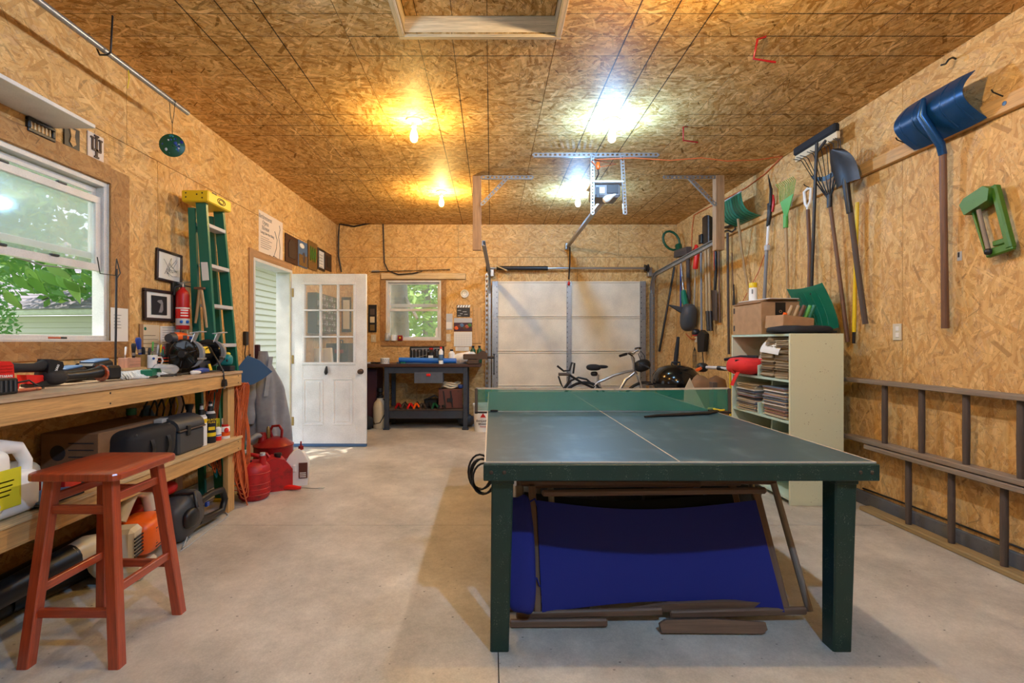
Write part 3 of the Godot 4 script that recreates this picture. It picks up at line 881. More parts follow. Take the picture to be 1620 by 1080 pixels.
func garage_door():
	var d = structure("door_2")
	d.set_meta("label", "closed beige sectional garage door in the back wall")
	var x0 = 0.01
	var x1 = 2.335
	var z = ZB + 0.05
	var hs = [0.02, 0.555, 1.08, 1.6, 2.14]
	for k in 4:
		var y0: float = hs[k] + 0.002
		var y1: float = hs[k + 1] - 0.002
		var s = add(Mb.new().box(Vector3((x0 + x1) / 2, (y0 + y1) / 2, z), Vector3(x1 - x0, y1 - y0, 0.03), Basis.IDENTITY, 0.003), "section", "garage_skin", d)
		for e in [y0 + 0.012, y1 - 0.012]:
			add(Mb.new().box(Vector3((x0 + x1) / 2, e, z + 0.02), Vector3(x1 - x0, 0.022, 0.012), Basis.IDENTITY, 0.003), "rail", "garage_skin", s)
		for x in [x0 + 0.05, (x0 + x1) / 2, x1 - 0.05]:
			var wd = 0.09 if x != (x0 + x1) / 2 else 0.075
			add(Mb.new().box(Vector3(x, (y0 + y1) / 2, z + 0.022), Vector3(wd, y1 - y0, 0.016), Basis.IDENTITY, 0.002), "stile", "galvanised", s)
			if k > 0:
				add(Mb.new().box(Vector3(x, y0, z + 0.034), Vector3(0.05, 0.08, 0.01), Basis.IDENTITY, 0.003), "hinge", "galvanised", s)
			for j in 6:
				add(Mb.new().box(Vector3(x + (0.025 if x < 1 else -0.025), y0 + 0.05 + j * 0.08, z + 0.031), Vector3(0.008, 0.02, 0.003)), "slot", "dark_steel", s)
	add(Mb.new().box(Vector3((x0 + x1) / 2, 0.01, z), Vector3(x1 - x0, 0.022, 0.035), Basis.IDENTITY, 0.006), "bottom_seal", "rubber", d)
	# tracks
	var xa = -0.035
	var xb = 2.42
	for k in 2:
		var x: float = [xa, xb][k]
		var t = thing("door_track", ["steel garage door track at the left, ending under the hanging timber post", "steel garage door track at the right, curving out towards the room"][k], "track", Vector3(x, 0, ZB + 0.1), "garage door tracks")
		var pts = [Vector3(x, 0.0, ZB + 0.09), Vector3(x, 1.95, ZB + 0.09)]
		for i in 7:
			var a = PI / 2 * (i + 1) / 7.0
			pts.append(Vector3(x, 1.95 + 0.27 * sin(a), ZB + 0.09 + 0.27 * (1 - cos(a))))
		var ex = -0.06 if k == 0 else 0.0
		pts.append(Vector3(x + ex, 2.3, -5.5))
		var m = Mb.new()
		for i in pts.size() - 1:
			var u = Vector3(0, 0, 1) if i == 0 else Vector3.UP
			m.bar(pts[i], pts[i + 1] + (pts[i + 1] - pts[i]).normalized() * 0.006, 0.012, 0.055, u)
			var o = Vector3(0.03, 0, 0) * (1 if k == 0 else -1)
			var nn: Vector3 = (pts[i + 1] - pts[i]).normalized().cross(Vector3.RIGHT) * 0.026
			m.bar(pts[i] + o * 0.5 + nn, pts[i + 1] + o * 0.5 + nn, 0.03, 0.006, u)
			m.bar(pts[i] + o * 0.5 - nn, pts[i + 1] + o * 0.5 - nn, 0.03, 0.006, u)
		addw(m, "rail", "galvanised", t)
		addw(perforated(Vector3(x - (0.03 if k == 0 else -0.03), 0.05, ZB + 0.04), Vector3(x - (0.03 if k == 0 else -0.03), 2.25, ZB + 0.04), 0.045, 0.004, 30, Vector3(0, 0, 1)), "wall_angle", "galvanised", t)
		var w = thing("track_post", ["short pine post hanging from the ceiling above the left door track", "short pine post hanging from the ceiling above the right door track"][k], "post", Vector3([-0.153, 2.45][k], HC, -5.45), "hanging posts")
		add(Mb.new().box(Vector3(0, -0.4, 0), Vector3(0.092, 0.8, 0.045 if k == 0 else 0.09), Basis.IDENTITY, 0.003, Vector3(k * 0.4, 0, 0)), "post", "pine_old", w)
		var px: float = [-0.153, 2.45][k]
		var dir = 1.0 if k == 0 else -1.0
		addw(perforated(Vector3(px + dir * 0.05, HC - 0.02, -5.42), Vector3(px + dir * 0.6, HC - 0.02, -5.42), 0.036, 0.004, 12, Vector3(0, 0, 1)), "ceiling_angle", "galvanised", w)
		addw(perforated(Vector3(px + dir * 0.33, HC - 0.03, -5.4), Vector3(px + dir * 0.05, HC - 0.32, -5.4), 0.034, 0.004, 9, Vector3(0, 0, 1)), "brace", "galvanised", w)
	# torsion bar
	var tb = thing("torsion_bar", "dark steel torsion spring bar above the garage door", "spring bar", Vector3(1.2, 2.33, ZB + 0.1))
	addw(Mb.new().tube([Vector3(-0.05, 2.33, ZB + 0.1), Vector3(2.4, 2.33, ZB + 0.1)], 0.016, 10), "shaft", "steel", tb)
	addw(Mb.new().tube([Vector3(0.08, 2.33, ZB + 0.1), Vector3(0.85, 2.33, ZB + 0.1)], 0.032, 12), "spring", "dark_steel", tb)
	for x in [-0.02, 2.36]:
		addw(Mb.new().lathe([[0.0, 0], [0.06, 0.0], [0.06, 0.01], [0.045, 0.02], [0.05, 0.05], [0.06, 0.055], [0.0, 0.06]], 16, Vector3(x, 2.33, ZB + 0.1), Basis(Vector3.FORWARD, -PI / 2)), "cable_drum", "dark_steel", tb)
		addw(Mb.new().box(Vector3(x + 0.03, 2.28, ZB + 0.05), Vector3(0.06, 0.14, 0.08), Basis.IDENTITY, 0.004), "bracket", "galvanised", tb)
	addw(Mb.new().bar(Vector3(0.06, 2.37, ZB + 0.13), Vector3(0.24, 2.28, ZB + 0.2), 0.05, 0.015), "spacer_block", "pine_pale", tb)
	# opener
	var op = thing("garage_door_opener", "garage door opener hung on punched white angles from the ceiling", "door opener", Vector3(1.1, 2.67, -4.9))
	addw(perforated(Vector3(0.4, HC - 0.02, -4.77), Vector3(1.575, HC - 0.02, -4.77), 0.036, 0.004, 26, Vector3(0, 0, 1)), "ceiling_angle", "galvanised", op)
	for x in [0.955, 1.235]:
		addw(perforated(Vector3(x, HC - 0.03, -4.76), Vector3(x + (0.0 if x < 1 else 0.03), 2.43, -4.76), 0.032, 0.004, 18, Vector3(0, 0, 1)), "hanger", "galvanised", op)
	var mu = addw(Mb.new().box(Vector3(1.1, 2.665, -4.92), Vector3(0.26, 0.13, 0.26), Basis.IDENTITY, 0.02), "motor_unit", "grey", op)
	add(Mb.new().box(Vector3(1.1, 2.735, -4.9), Vector3(0.3, 0.02, 0.3), Basis.IDENTITY, 0.005), "top_plate", "white_steel", mu)
	add(Mb.new().box(Vector3(1.05, 2.66, -4.785), Vector3(0.05, 0.06, 0.01), Basis.IDENTITY, 0.003), "label_plate", "paper", mu)
	add(Mb.new().box(Vector3(1.15, 2.67, -4.785), Vector3(0.11, 0.08, 0.01), Basis.IDENTITY, 0.004), "vent_panel", "grey_dark", mu)
	add(Mb.new().box(Vector3(1.01, 2.64, -4.785), Vector3(0.03, 0.1, 0.01), Basis.IDENTITY, 0.004), "vent_panel", "grey_dark", mu)
	addw(Mb.new().lathe([[0.0, 0.0], [0.014, 0.0], [0.016, 0.03], [0.034, 0.08], [0.036, 0.1], [0.028, 0.125], [0.0, 0.14]], 14, Vector3(1.18, 2.63, -4.8), Basis(Vector3(0, 0, 1), PI * 0.67)), "bulb", "porcelain", op)
	addw(Mb.new().bar(Vector3(1.1, 2.62, -4.95), Vector3(1.15, 2.66, -7.6), 0.05, 0.03, Vector3.UP, 0.002), "rail", "galvanised", op)
	addw(Mb.new().box(Vector3(1.15, 2.66, -7.62), Vector3(0.07, 0.09, 0.09), Basis.IDENTITY, 0.004), "header_bracket", "galvanised", op)
	addw(Mb.new().tube([Vector3(1.16, 2.62, -7.45), Vector3(1.17, 2.4, -7.52), Vector3(1.165, 2.16, -7.58)], 0.012, 6), "door_arm", "dark_steel", op)
	addw(Mb.new().blob(Vector3(1.165, 2.1, -7.58), Vector3(0.02, 0.03, 0.02), Basis.IDENTITY, 0.6, 8, 6), "release_handle", "red", op)
	# wires at the opener
	var pw = thing("opener_cord", "orange power cord running along the ceiling to the door opener", "cord", Vector3(1.0, 2.98, -4.7))
	var pp = []
	for p in [[936, 252], [945, 262], [975, 257], [940, 250], [1000, 247], [1060, 251], [1110, 247], [1150, 252], [1200, 250], [1235, 248]]: pp.append(at(p[0], p[1] + 1, 4.74) - Vector3(0, 0.01, 0))
	pp[-1] = wr(1238, 247, 0.02)
	addw(Mb.new().tube(pp, 0.006, 6), "cable", "cord_orange", pw)
	addw(Mb.new().tube([at(945, 262, 4.74), at(947, 275, 4.76), at(941, 288, 4.8), at(940, 300, 4.84)], 0.006, 6), "plug_lead", "black", pw)
	addw(Mb.new().blob(at(946, 262, 4.74), Vector3(0.018, 0.035, 0.018), Basis.IDENTITY, 0.5, 8, 6), "plug", "orange", pw)

func big_furniture():
	ping_pong_table()
	workbench()
	stool()
	wall_ladder("lower")
	wall_ladder("upper")
	step_ladder()
	back_bench()
	record_cabinet()
	deck_chairs()

func ping_pong_table():
	var x0 = -0.024
	var x1 = 1.503
	var z0 = -1.977
	var z1 = -4.717
	var t = thing("ping_pong_table", "worn dark green ping pong table on square legs", "table", Vector3(0.74, 0, -3.35))
	for k in 2:
		var za: float = [z0, -3.349][k]
		var zb: float = [-3.345, z1][k]
		addw(Mb.new().box(Vector3((x0 + x1) / 2, 0.7505, (za + zb) / 2), Vector3(x1 - x0 - 0.004, 0.017, za - zb - 0.004)), "table_top", "table_top", t)
		for s in [[Vector3((x0 + x1) / 2, 0.7572, za if k == 0 else zb), Vector3(x1 - x0, 0.006, 0.006)], [Vector3(x0, 0.7572, (za + zb) / 2), Vector3(0.006, 0.006, za - zb)], [Vector3(x1, 0.7572, (za + zb) / 2), Vector3(0.006, 0.006, za - zb)]]:
			addw(Mb.new().box(s[0], s[1]), "edge_line", "table_edge", t)
		addw(Mb.new().box(Vector3((x0 + x1) / 2, 0.7592, (za + zb) / 2), Vector3(0.005, 0.001, za - zb - 0.01)), "centre_line", "table_edge", t)
	for s in [[Vector3((x0 + x1) / 2, 0.721, z0 + 0.001), Vector3(x1 - x0 + 0.012, 0.065, 0.03)], [Vector3((x0 + x1) / 2, 0.715, z1 + 0.015), Vector3(x1 - x0, 0.052, 0.03)], [Vector3(x0 + 0.02, 0.712, -3.35), Vector3(0.03, 0.05, 2.66)], [Vector3(x1 - 0.02, 0.712, -3.35), Vector3(0.03, 0.05, 2.66)], [Vector3((x0 + x1) / 2, 0.715, -3.347), Vector3(x1 - x0 - 0.08, 0.05, 0.06)]]:
		addw(Mb.new().box(s[0], s[1], Basis.IDENTITY, 0.003), "apron", "table_green", t)
	for x in [x0 + 0.025, x0 + 0.075, x1 - 0.025, x1 - 0.07]:
		addw(Mb.new().lathe([[0.0, 0.004], [0.006, 0.003], [0.008, 0.0], [0.0, 0.0]], 10, Vector3(x, 0.722, z0 + 0.016), Basis(Vector3.RIGHT, PI / 2)), "bolt_head", "rusty", t)
	for p in [[0.045, -2.04], [1.405, -2.04], [0.06, -3.26], [1.4, -3.26], [0.06, -4.62], [1.4, -4.62]]:
		var m = Mb.new()
		var tp = Vector3(p[0], 0.693, p[1])
		var bt = Vector3(p[0] - 0.012, 0.0, p[1])
		# slightly tapering post with chamfered edges
		var a = []
		for q in [[tp, 0.0435], [bt, 0.037]]:
			var ring = []
			for c in [[-1, -0.86], [-0.86, -1], [0.86, -1], [1, -0.86], [1, 0.86], [0.86, 1], [-0.86, 1], [-1, 0.86]]: ring.append(q[0] + Vector3(c[0] * q[1], 0, c[1] * q[1]))
			a.append(ring)
		for i in 8:
			var j = (i + 1) % 8
			var o: Vector3 = a[0][i] + a[0][j] - tp * 2
			m.oq([a[0][i], a[0][j], a[1][j], a[1][i]], [Vector2(0, 0), Vector2(0.05, 0), Vector2(0.05, 0.7), Vector2(0, 0.7)], o)
			m.tri(bt, a[1][i], a[1][j], Vector2.ZERO, Vector2.ZERO, Vector2.ZERO)
		addw(m, "leg", "table_green", t)
		addw(Mb.new().box(Vector3(p[0], 0.68, p[1]), Vector3(0.092, 0.028, 0.092), Basis.IDENTITY, 0.003), "leg_block", "table_green", t)
	# net
	var n = thing("table_tennis_net", "translucent green net across the ping pong table", "net", Vector3(0.74, 0.76, -3.4))
	var zn = -3.4
	var l = Vector3(-0.1, 0.76, zn)
	var r = Vector3(1.6, 0.76, zn)
	var f = func(u, v): return Vector3(lerp(l.x, r.x, u), 0.765 + v * (0.15 - 0.006 * sin(PI * u)), zn + 0.006 * sin(u * 9.0) * (1 - v))
	addw(Mb.new().shell(f, 40, 3, 0.0008), "mesh_panel", "net", n)
	var g = func(u, v): return f.call(u, 1.0) + Vector3(0, (v - 0.5) * 0.012, 0.002)
	addw(Mb.new().shell(g, 40, 1, 0.004), "top_tape", "table_edge", n)
	for p in [l, r]:
		var s = -1.0 if p == l else 1.0
		addw(Mb.new().box(p + Vector3(0, 0.07, 0), Vector3(0.02, 0.17, 0.02), Basis.IDENTITY, 0.003), "net_post", "rung_wood", n)
		addw(Mb.new().box(p + Vector3(-s * 0.045, -0.006, 0), Vector3(0.11, 0.01, 0.03), Basis.IDENTITY, 0.002), "arm", "dark_steel", n)
		addw(Mb.new().box(p + Vector3(-s * 0.12, 0.006, 0), Vector3(0.05, 0.012, 0.03), Basis.IDENTITY, 0.002), "clamp", "dark_steel", n)
	# saw lying near the net
	var sw = thing("bow_saw", "bow saw with dark curved frame lying on the table by the net", "saw", Vector3(1.2, 0.77, -3.2))
	addw(Mb.new().tube([fl(1020, 659, 0.768), fl(1040, 657, 0.768), fl(1080, 655.5, 0.768), fl(1120, 653.5, 0.768), fl(1135, 650, 0.768), fl(1138, 646, 0.768)], [0.006, 0.009, 0.011, 0.011, 0.01, 0.008], 8), "frame", "dark_steel", sw)
	addw(Mb.new().bar(fl(1020, 658, 0.764), fl(1128, 650, 0.764), 0.02, 0.002), "blade", "grey_dark", sw)
	addw(Mb.new().blob(fl(1126, 647, 0.772), Vector3(0.03, 0.012, 0.015), Basis.IDENTITY, 0.6, 10, 6), "grip", "yellow", sw)
	addw(Mb.new().tube([fl(1128, 647, 0.775), fl(1140, 649, 0.775), fl(1146, 648, 0.77)], 0.007, 6), "lever", "yellow", sw)

func workbench():
	var t = thing("workbench", "long pine workbench with lower shelf under the left window", "workbench", Vector3(-2.1, 0, -2.0))
	var za = 1.2
	var zb = -3.74
	var zc = (za + zb) / 2
	var ln = za - zb
	var xf = -1.845
	addw(Mb.new().box(Vector3((XL + xf) / 2 + 0.008, 1.006, zc), Vector3(xf - XL, 0.018, ln), Basis.IDENTITY, 0.001), "worktop", "bench_top", t)
	addw(Mb.new().box(Vector3(xf - 0.019, 0.9525, zc), Vector3(0.038, 0.089, ln), Basis.IDENTITY, 0.003, Vector3(0.3, 0.2, 0.1)), "front_rail", "pine", t)
	addw(Mb.new().box(Vector3((XL + xf) / 2 + 0.008, 0.528, zc), Vector3(xf - XL, 0.018, ln), Basis.IDENTITY, 0.001, Vector3(0.7, 0.1, 0.3)), "shelf_board", "pine_pale", t)
	addw(Mb.new().box(Vector3(xf - 0.019, 0.474, zc), Vector3(0.038, 0.089, ln), Basis.IDENTITY, 0.003, Vector3(0.9, 0.4, 0.5)), "shelf_rail", "pine", t)
	for y in [0.9525, 0.474]:
		addw(Mb.new().box(Vector3(XL + 0.03, y, zc), Vector3(0.038, 0.089, ln), Basis.IDENTITY, 0.003), "back_rail", "pine_old", t)
		for z in [-3.72, -2.4, -1.2]: addw(Mb.new().box(Vector3(-2.09, y, z), Vector3(0.43, 0.085, 0.038), Basis.IDENTITY, 0.002), "cross_rail", "pine_old", t)
	for z in [-3.665, 1.0]:
		addw(Mb.new().box(Vector3(xf - 0.057, 0.5, z), Vector3(0.038, 1.0, 0.089), Basis.IDENTITY, 0.003, Vector3(0.1, 0.6, 0.2)), "post", "pine", t)
		addw(Mb.new().box(Vector3(XL + 0.07, 0.5, z), Vector3(0.038, 1.0, 0.089), Basis.IDENTITY, 0.003), "post", "pine_old", t)
	for p in [[-3.69, 0.98], [-3.69, 0.93], [-3.69, 0.5], [-3.69, 0.45], [-2.45, 0.98], [-2.45, 0.93]]:
		addw(Mb.new().lathe([[0.0, 0.001], [0.005, 0.001], [0.005, 0.0], [0.0, 0.0]], 8, Vector3(xf, p[1], p[0]), Basis(Vector3(0, 0, 1), -PI / 2)), "screw_head", "dark_steel", t)

func stool():
	var t = thing("bar_stool", "reddish brown wooden stool in front of the workbench", "stool", Vector3(-1.6, 0, -2.11))
	var x0 = -1.8
	var x1 = -1.445
	var z0 = -1.945
	var z1 = -2.335
	var c = Vector3((x0 + x1) / 2, 0, (z0 + z1) / 2)
	# dished seat with cut corners
	var hw = (x1 - x0) / 2
	var hd = (z0 - z1) / 2
	var poly = []
	for k in [[1, 1], [-1, 1], [-1, -1], [1, -1]]:
		for i in 4:
			var a = PI / 2 * i / 3.0
			var rr = 0.03
			var base: float = {[1, 1]: 0.0, [-1, 1]: PI / 2, [-1, -1]: PI, [1, -1]: -PI / 2}[k]
			poly.append(Vector2(k[0] * (hw - rr) + cos(base + a) * rr, k[1] * (hd - rr) + sin(base + a) * rr))
	var m = Mb.new()
	var ring = func(sc, y): 
		var o = []
		for p in poly: o.append(Vector3(p.x * sc, y, -p.y * sc) + c)
		return o
	var rs = [ring.call(0.99, 0.69), ring.call(1.0, 0.694), ring.call(1.0, 0.711), ring.call(0.99, 0.717), ring.call(0.965, 0.72), ring.call(0.6, 0.7185), ring.call(0.0, 0.718)]
	for i in rs.size() - 1:
		for j in poly.size():
			var j2: int = (j + 1) % poly.size()
			var uv = func(p): return Vector2(p.z, p.x)
			m.quad(rs[i][j], rs[i][j2], rs[i + 1][j2], rs[i + 1][j], uv.call(rs[i][j]), uv.call(rs[i][j2]), uv.call(rs[i + 1][j2]), uv.call(rs[i + 1][j]), 1 if i > 2 else -1)
	for j in poly.size():
		m.tri(c + Vector3(0, 0.69, 0), rs[0][(j + 1) % poly.size()], rs[0][j], Vector2.ZERO, Vector2(0.1, 0), Vector2(0, 0.1))
	addw(m, "seat", "red_wood", t)
	var feet = {}
	for sx in [-1, 1]:
		for sz in [-1, 1]:
			var top = Vector3(c.x + sx * 0.115, 0.69, c.z + sz * 0.135)
			var bot = Vector3(-1.588 + sx * 0.172, 0.0, -2.105 + sz * 0.19)
			feet[[sx, sz]] = [top, bot]
			var lm = Mb.new()
			var e = 0.022
			var A = []
			for q in [top, bot]:
				var rg = []
				for k in [[-1, -0.8], [-0.8, -1], [0.8, -1], [1, -0.8], [1, 0.8], [0.8, 1], [-0.8, 1], [-1, 0.8]]: rg.append(q + Vector3(k[0] * e, 0, k[1] * e))
				A.append(rg)
			for i in 8:
				var j = (i + 1) % 8
				lm.oq([A[0][i], A[0][j], A[1][j], A[1][i]], [Vector2(0, i * 0.02), Vector2(0, i * 0.02 + 0.02), Vector2(0.7, i * 0.02 + 0.02), Vector2(0.7, i * 0.02)], A[0][i] + A[0][j] - top * 2)
				lm.tri(bot, A[1][i], A[1][j], Vector2.ZERO, Vector2.ZERO, Vector2.ZERO)
			addw(lm, "leg", "red_wood", t)
	var on = func(k, y): return feet[k][1].lerp(feet[k][0], y / 0.69)
	for s in [[[-1, 1], [1, 1], 0.57], [[-1, 1], [1, 1], 0.19], [[-1, -1], [1, -1], 0.57], [[-1, -1], [1, -1], 0.23], [[1, 1], [1, -1], 0.61], [[1, 1], [1, -1], 0.27], [[-1, 1], [-1, -1], 0.61], [[-1, 1], [-1, -1], 0.27]]:
		addw(Mb.new().bar(on.call(s[0], s[2]), on.call(s[1], s[2]), 0.02, 0.034, Vector3.UP, 0.003, Vector3(rng.randf(), rng.randf(), 0)), "stretcher", "red_wood", t)

func wall_ladder(which):
	var lower: bool = which == "lower"
	var t = thing("wooden_ladder", "weathered grey wooden ladder on its side along the right wall, " + which + " one", "ladder", Vector3(2.74, 0.0 if lower else 0.49, -2.4), "old wooden ladders on the right wall")
	var za = -0.2
	var zb = -3.70 if lower else -3.9
	var ys = [0.016, 0.47] if lower else [0.506, 0.94]
	for k in 2:
		addw(Mb.new().box(Vector3(2.745 if not lower else 2.735, ys[k], (za + zb) / 2 + (0.04 if k == 1 and lower else 0.0)), Vector3(0.085, 0.03, za - zb), Basis.IDENTITY, 0.004, Vector3(rng.randf(), rng.randf(), 0)), "rail", "treated_wood" if (lower and k == 0) else "grey_wood", t)
	var z = -3.32 if lower else -3.52
	while z < -0.3:
		addw(Mb.new().tube([Vector3(2.74, ys[0], z), Vector3(2.74, (ys[0] + ys[1]) / 2, z), Vector3(2.74, ys[1], z)], [0.017, 0.019, 0.017], 10), "rung", "rung_wood", t)
		z += 0.31 if lower else 0.302

func step_ladder():
	# green fibreglass stepladder leaning folded against the left wall
	var t = thing("step_ladder", "green fibreglass stepladder with yellow top leaning on the left wall", "ladder", Vector3(-2.05, 0, -4.1))
	# front rails: near one and far one, foot to top (points read off the photograph at their depths)
	var nt = at(318, 318, 3.75)
	var nb = Vector3(-2.09, 0.0, -3.9)
	var ft = at(353, 332, 4.0)
	var fb = Vector3(-2.12, 0.0, -4.33)
	nt = Vector3(-2.15, 2.27, -3.745); ft = Vector3(-2.16, 2.27, -4.0)
	var rail = func(p, q, called, w = 0.075):
		var m = Mb.new()
		m.bar(p, q, 0.006, w, Vector3(1, 0, 0), 0.0)
		for s in [-1, 1]:
			var o = Vector3(1, 0, 0) * s * (w / 2 - 0.003)
			m.bar(p + o + Vector3(0, 0, -0.012), q + o + Vector3(0, 0, -0.012), 0.026, 0.006, Vector3(1, 0, 0))
		addw(m, called, "green_fibre", t)
	rail.call(nb, nt, "front_rail")
	rail.call(fb, ft, "front_rail")
	var nbb = Vector3(-2.24, 0.0, -3.92)
	var fbb = Vector3(-2.26, 0.0, -4.36)
	rail.call(nbb, nt + Vector3(-0.07, -0.05, 0.0), "rear_rail", 0.05)
	rail.call(fbb, ft + Vector3(-0.07, -0.05, 0.0), "rear_rail", 0.05)
	for k in 7:
		var f = (k + 1) * 0.3 / 2.27
		var p = nb.lerp(nt, f)
		var q = fb.lerp(ft, f)
		addw(Mb.new().box((p + q) / 2, Vector3(0.085, 0.028, (p - q).length() - 0.01), Basis.IDENTITY, 0.003), "step", "grey_pale", t)
		if k % 2 == 0:
			addw(Mb.new().bar(nbb.lerp(nt, f) , fbb.lerp(ft, f), 0.02, 0.02, Vector3.UP), "rear_brace", "steel", t)
	var m = Mb.new()
	m.box(Vector3(-2.175, 2.3, -3.875), Vector3(0.2, 0.085, 0.33), Basis.IDENTITY, 0.008)
	var cap = addw(m, "top_cap", "yellow", t)
	for p in [[-2.24, 2.32], [-2.24, 2.29], [-2.16, 2.31], [-2.12, 2.32], [-2.12, 2.285]]:
		add(Mb.new().blob(Vector3(p[0], p[1], -3.709), Vector3(0.006, 0.006, 0.003), Basis.IDENTITY, 1.0, 8, 4), "rivet", "dark_steel", cap)
	for k in 2:
		var r: float = [0.028, 0.017][k]
		var ring = []
		for i in 16: ring.append(Vector3(-2.074, 2.3 + sin(TAU * i / 16.0) * r * 0.8, -3.89 + cos(TAU * i / 16.0) * r * 2.0))
		add(Mb.new().tube(ring, 0.003, 5, false, true), "emblem", "black", cap)
	add(Mb.new().box(Vector3(-2.074, 2.335, -3.79), Vector3(0.003, 0.008, 0.06)), "emblem", "black", cap)
	addw(Mb.new().box(nb.lerp(nt, 0.78) + Vector3(0.0, 0, 0.005), Vector3(0.05, 0.17, 0.003), Basis(Vector3(0, 0, 1), 0.08)), "sticker", "paper", t)
	addw(Mb.new().box(nb.lerp(nt, 0.5) + Vector3(0.0, 0, 0.005), Vector3(0.03, 0.02, 0.003)), "sticker", "paper", t)
	for k in 2:
		addw(Mb.new().box([nb, fb][k] + Vector3(0, 0.012, 0), Vector3(0.09, 0.025, 0.05), Basis.IDENTITY, 0.004), "foot", "yellow", t)
	# bungee-like wooden pincers hanging on the near rail
	var h = thing("wooden_tongs", "pair of thin wooden sticks hanging on the green stepladder", "sticks", Vector3(-2.05, 1.5, -3.78))
	addw(Mb.new().tube([at(316, 457, 3.75), at(311, 500, 3.75), at(309, 511, 3.75)], [0.014, 0.011, 0.009], 6), "stick", "handle_pale", h)
	addw(Mb.new().tube([at(318, 457, 3.75), at(324, 495, 3.75), at(327, 518, 3.75)], [0.014, 0.012, 0.009], 6), "stick", "handle_pale", h)
	addw(Mb.new().box(at(316, 456, 3.75), Vector3(0.075, 0.018, 0.03), Basis.IDENTITY, 0.003), "joint", "handle_wood", h)

func back_bench():
	var t = thing("steel_workbench", "steel framed workbench with a worn wooden top under the back window", "workbench", Vector3(-1.12, 0, -7.3))
	var z0 = -7.02
	var z1 = -7.64
	addw(Mb.new().box(Vector3(-1.0, 0.895, (z0 + z1) / 2), Vector3(1.72, 0.04, z0 - z1), Basis.IDENTITY, 0.004), "worktop", "dark_wood", t)
	for x in [-1.46, -0.36]:
		for z in [-7.07, -7.58]: addw(Mb.new().box(Vector3(x, 0.44, z), Vector3(0.06, 0.88, 0.05), Basis.IDENTITY, 0.004), "leg", "bench_steel", t)
		addw(Mb.new().box(Vector3(x, 0.01, -7.07), Vector3(0.09, 0.02, 0.08), Basis.IDENTITY, 0.002), "foot", "bench_steel", t)
	for z in [-7.07, -7.58]: addw(Mb.new().box(Vector3(-0.91, 0.83, z), Vector3(1.16, 0.09, 0.04), Basis.IDENTITY, 0.003), "apron", "bench_steel", t)
	addw(Mb.new().box(Vector3(-0.91, 0.27, -7.35), Vector3(1.1, 0.03, 0.46), Basis.IDENTITY, 0.003), "shelf_board", "rung_wood", t)
	addw(Mb.new().box(Vector3(-0.91, 0.2, -7.14), Vector3(1.1, 0.11, 0.03), Basis.IDENTITY, 0.003), "shelf_rail", "bench_steel", t)
	var d = addw(Mb.new().box(Vector3(-0.87, 0.725, -7.12), Vector3(0.4, 0.15, 0.2), Basis.IDENTITY, 0.004), "drawer", "cabinet_steel", t)
	add(Mb.new().box(Vector3(-0.87, 0.765, -7.016), Vector3(0.06, 0.035, 0.012), Basis.IDENTITY, 0.006), "pull", "red_bright", d)

func record_cabinet():
	var t = thing("shelf_cabinet", "pale green painted open shelf unit full of records", "cabinet", Vector3(2.44, 0, -4.25))
	var xf = 2.238
	var xb = 2.64
	var za = -3.785
	var zb = -4.71
	addw(Mb.new().box(Vector3((xf + xb) / 2, 0.645, za - 0.01), Vector3(xb - xf, 1.29, 0.02), Basis.IDENTITY, 0.002), "side_panel", "mint_paint", t)
	addw(Mb.new().box(Vector3((xf + xb) / 2, 0.645, zb + 0.01), Vector3(xb - xf, 1.29, 0.02), Basis.IDENTITY, 0.002), "side_panel", "mint_paint", t)
	addw(Mb.new().box(Vector3(xb - 0.006, 0.645, (za + zb) / 2), Vector3(0.012, 1.29, za - zb - 0.04)), "back_panel", "mint_edge", t)
	addw(Mb.new().box(Vector3((xf + xb) / 2, 1.28, (za + zb) / 2), Vector3(xb - xf, 0.018, za - zb - 0.03)), "top_board", "mint_edge", t)
	for y in [0.93, 0.617, 0.31, 0.04]:
		addw(Mb.new().box(Vector3((xf + xb) / 2 + 0.002, y, (za + zb) / 2), Vector3(xb - xf - 0.01, 0.02, za - zb - 0.042), Basis.IDENTITY, 0.001), "shelf", "mint_edge", t)
		# scalloped half-height divider
	for k in 4:
		var y0: float = [0.05, 0.32, 0.627, 0.94][k]
		var y1: float = [0.3, 0.607, 0.92, 1.27][k]
		var poly = [Vector2(0, 0), Vector2(0, 0.09), Vector2(0.04, 0.1), Vector2(0.08, 0.12), Vector2(0.11, 0.16), Vector2(0.12, y1 - y0), Vector2(0.38, y1 - y0), Vector2(0.38, 0)]
		addw(Mb.new().prism(poly, 0.018, Transform3D(Basis.IDENTITY, Vector3(xf + 0.004, y0, (za + zb) / 2))), "divider", "mint_edge", t)

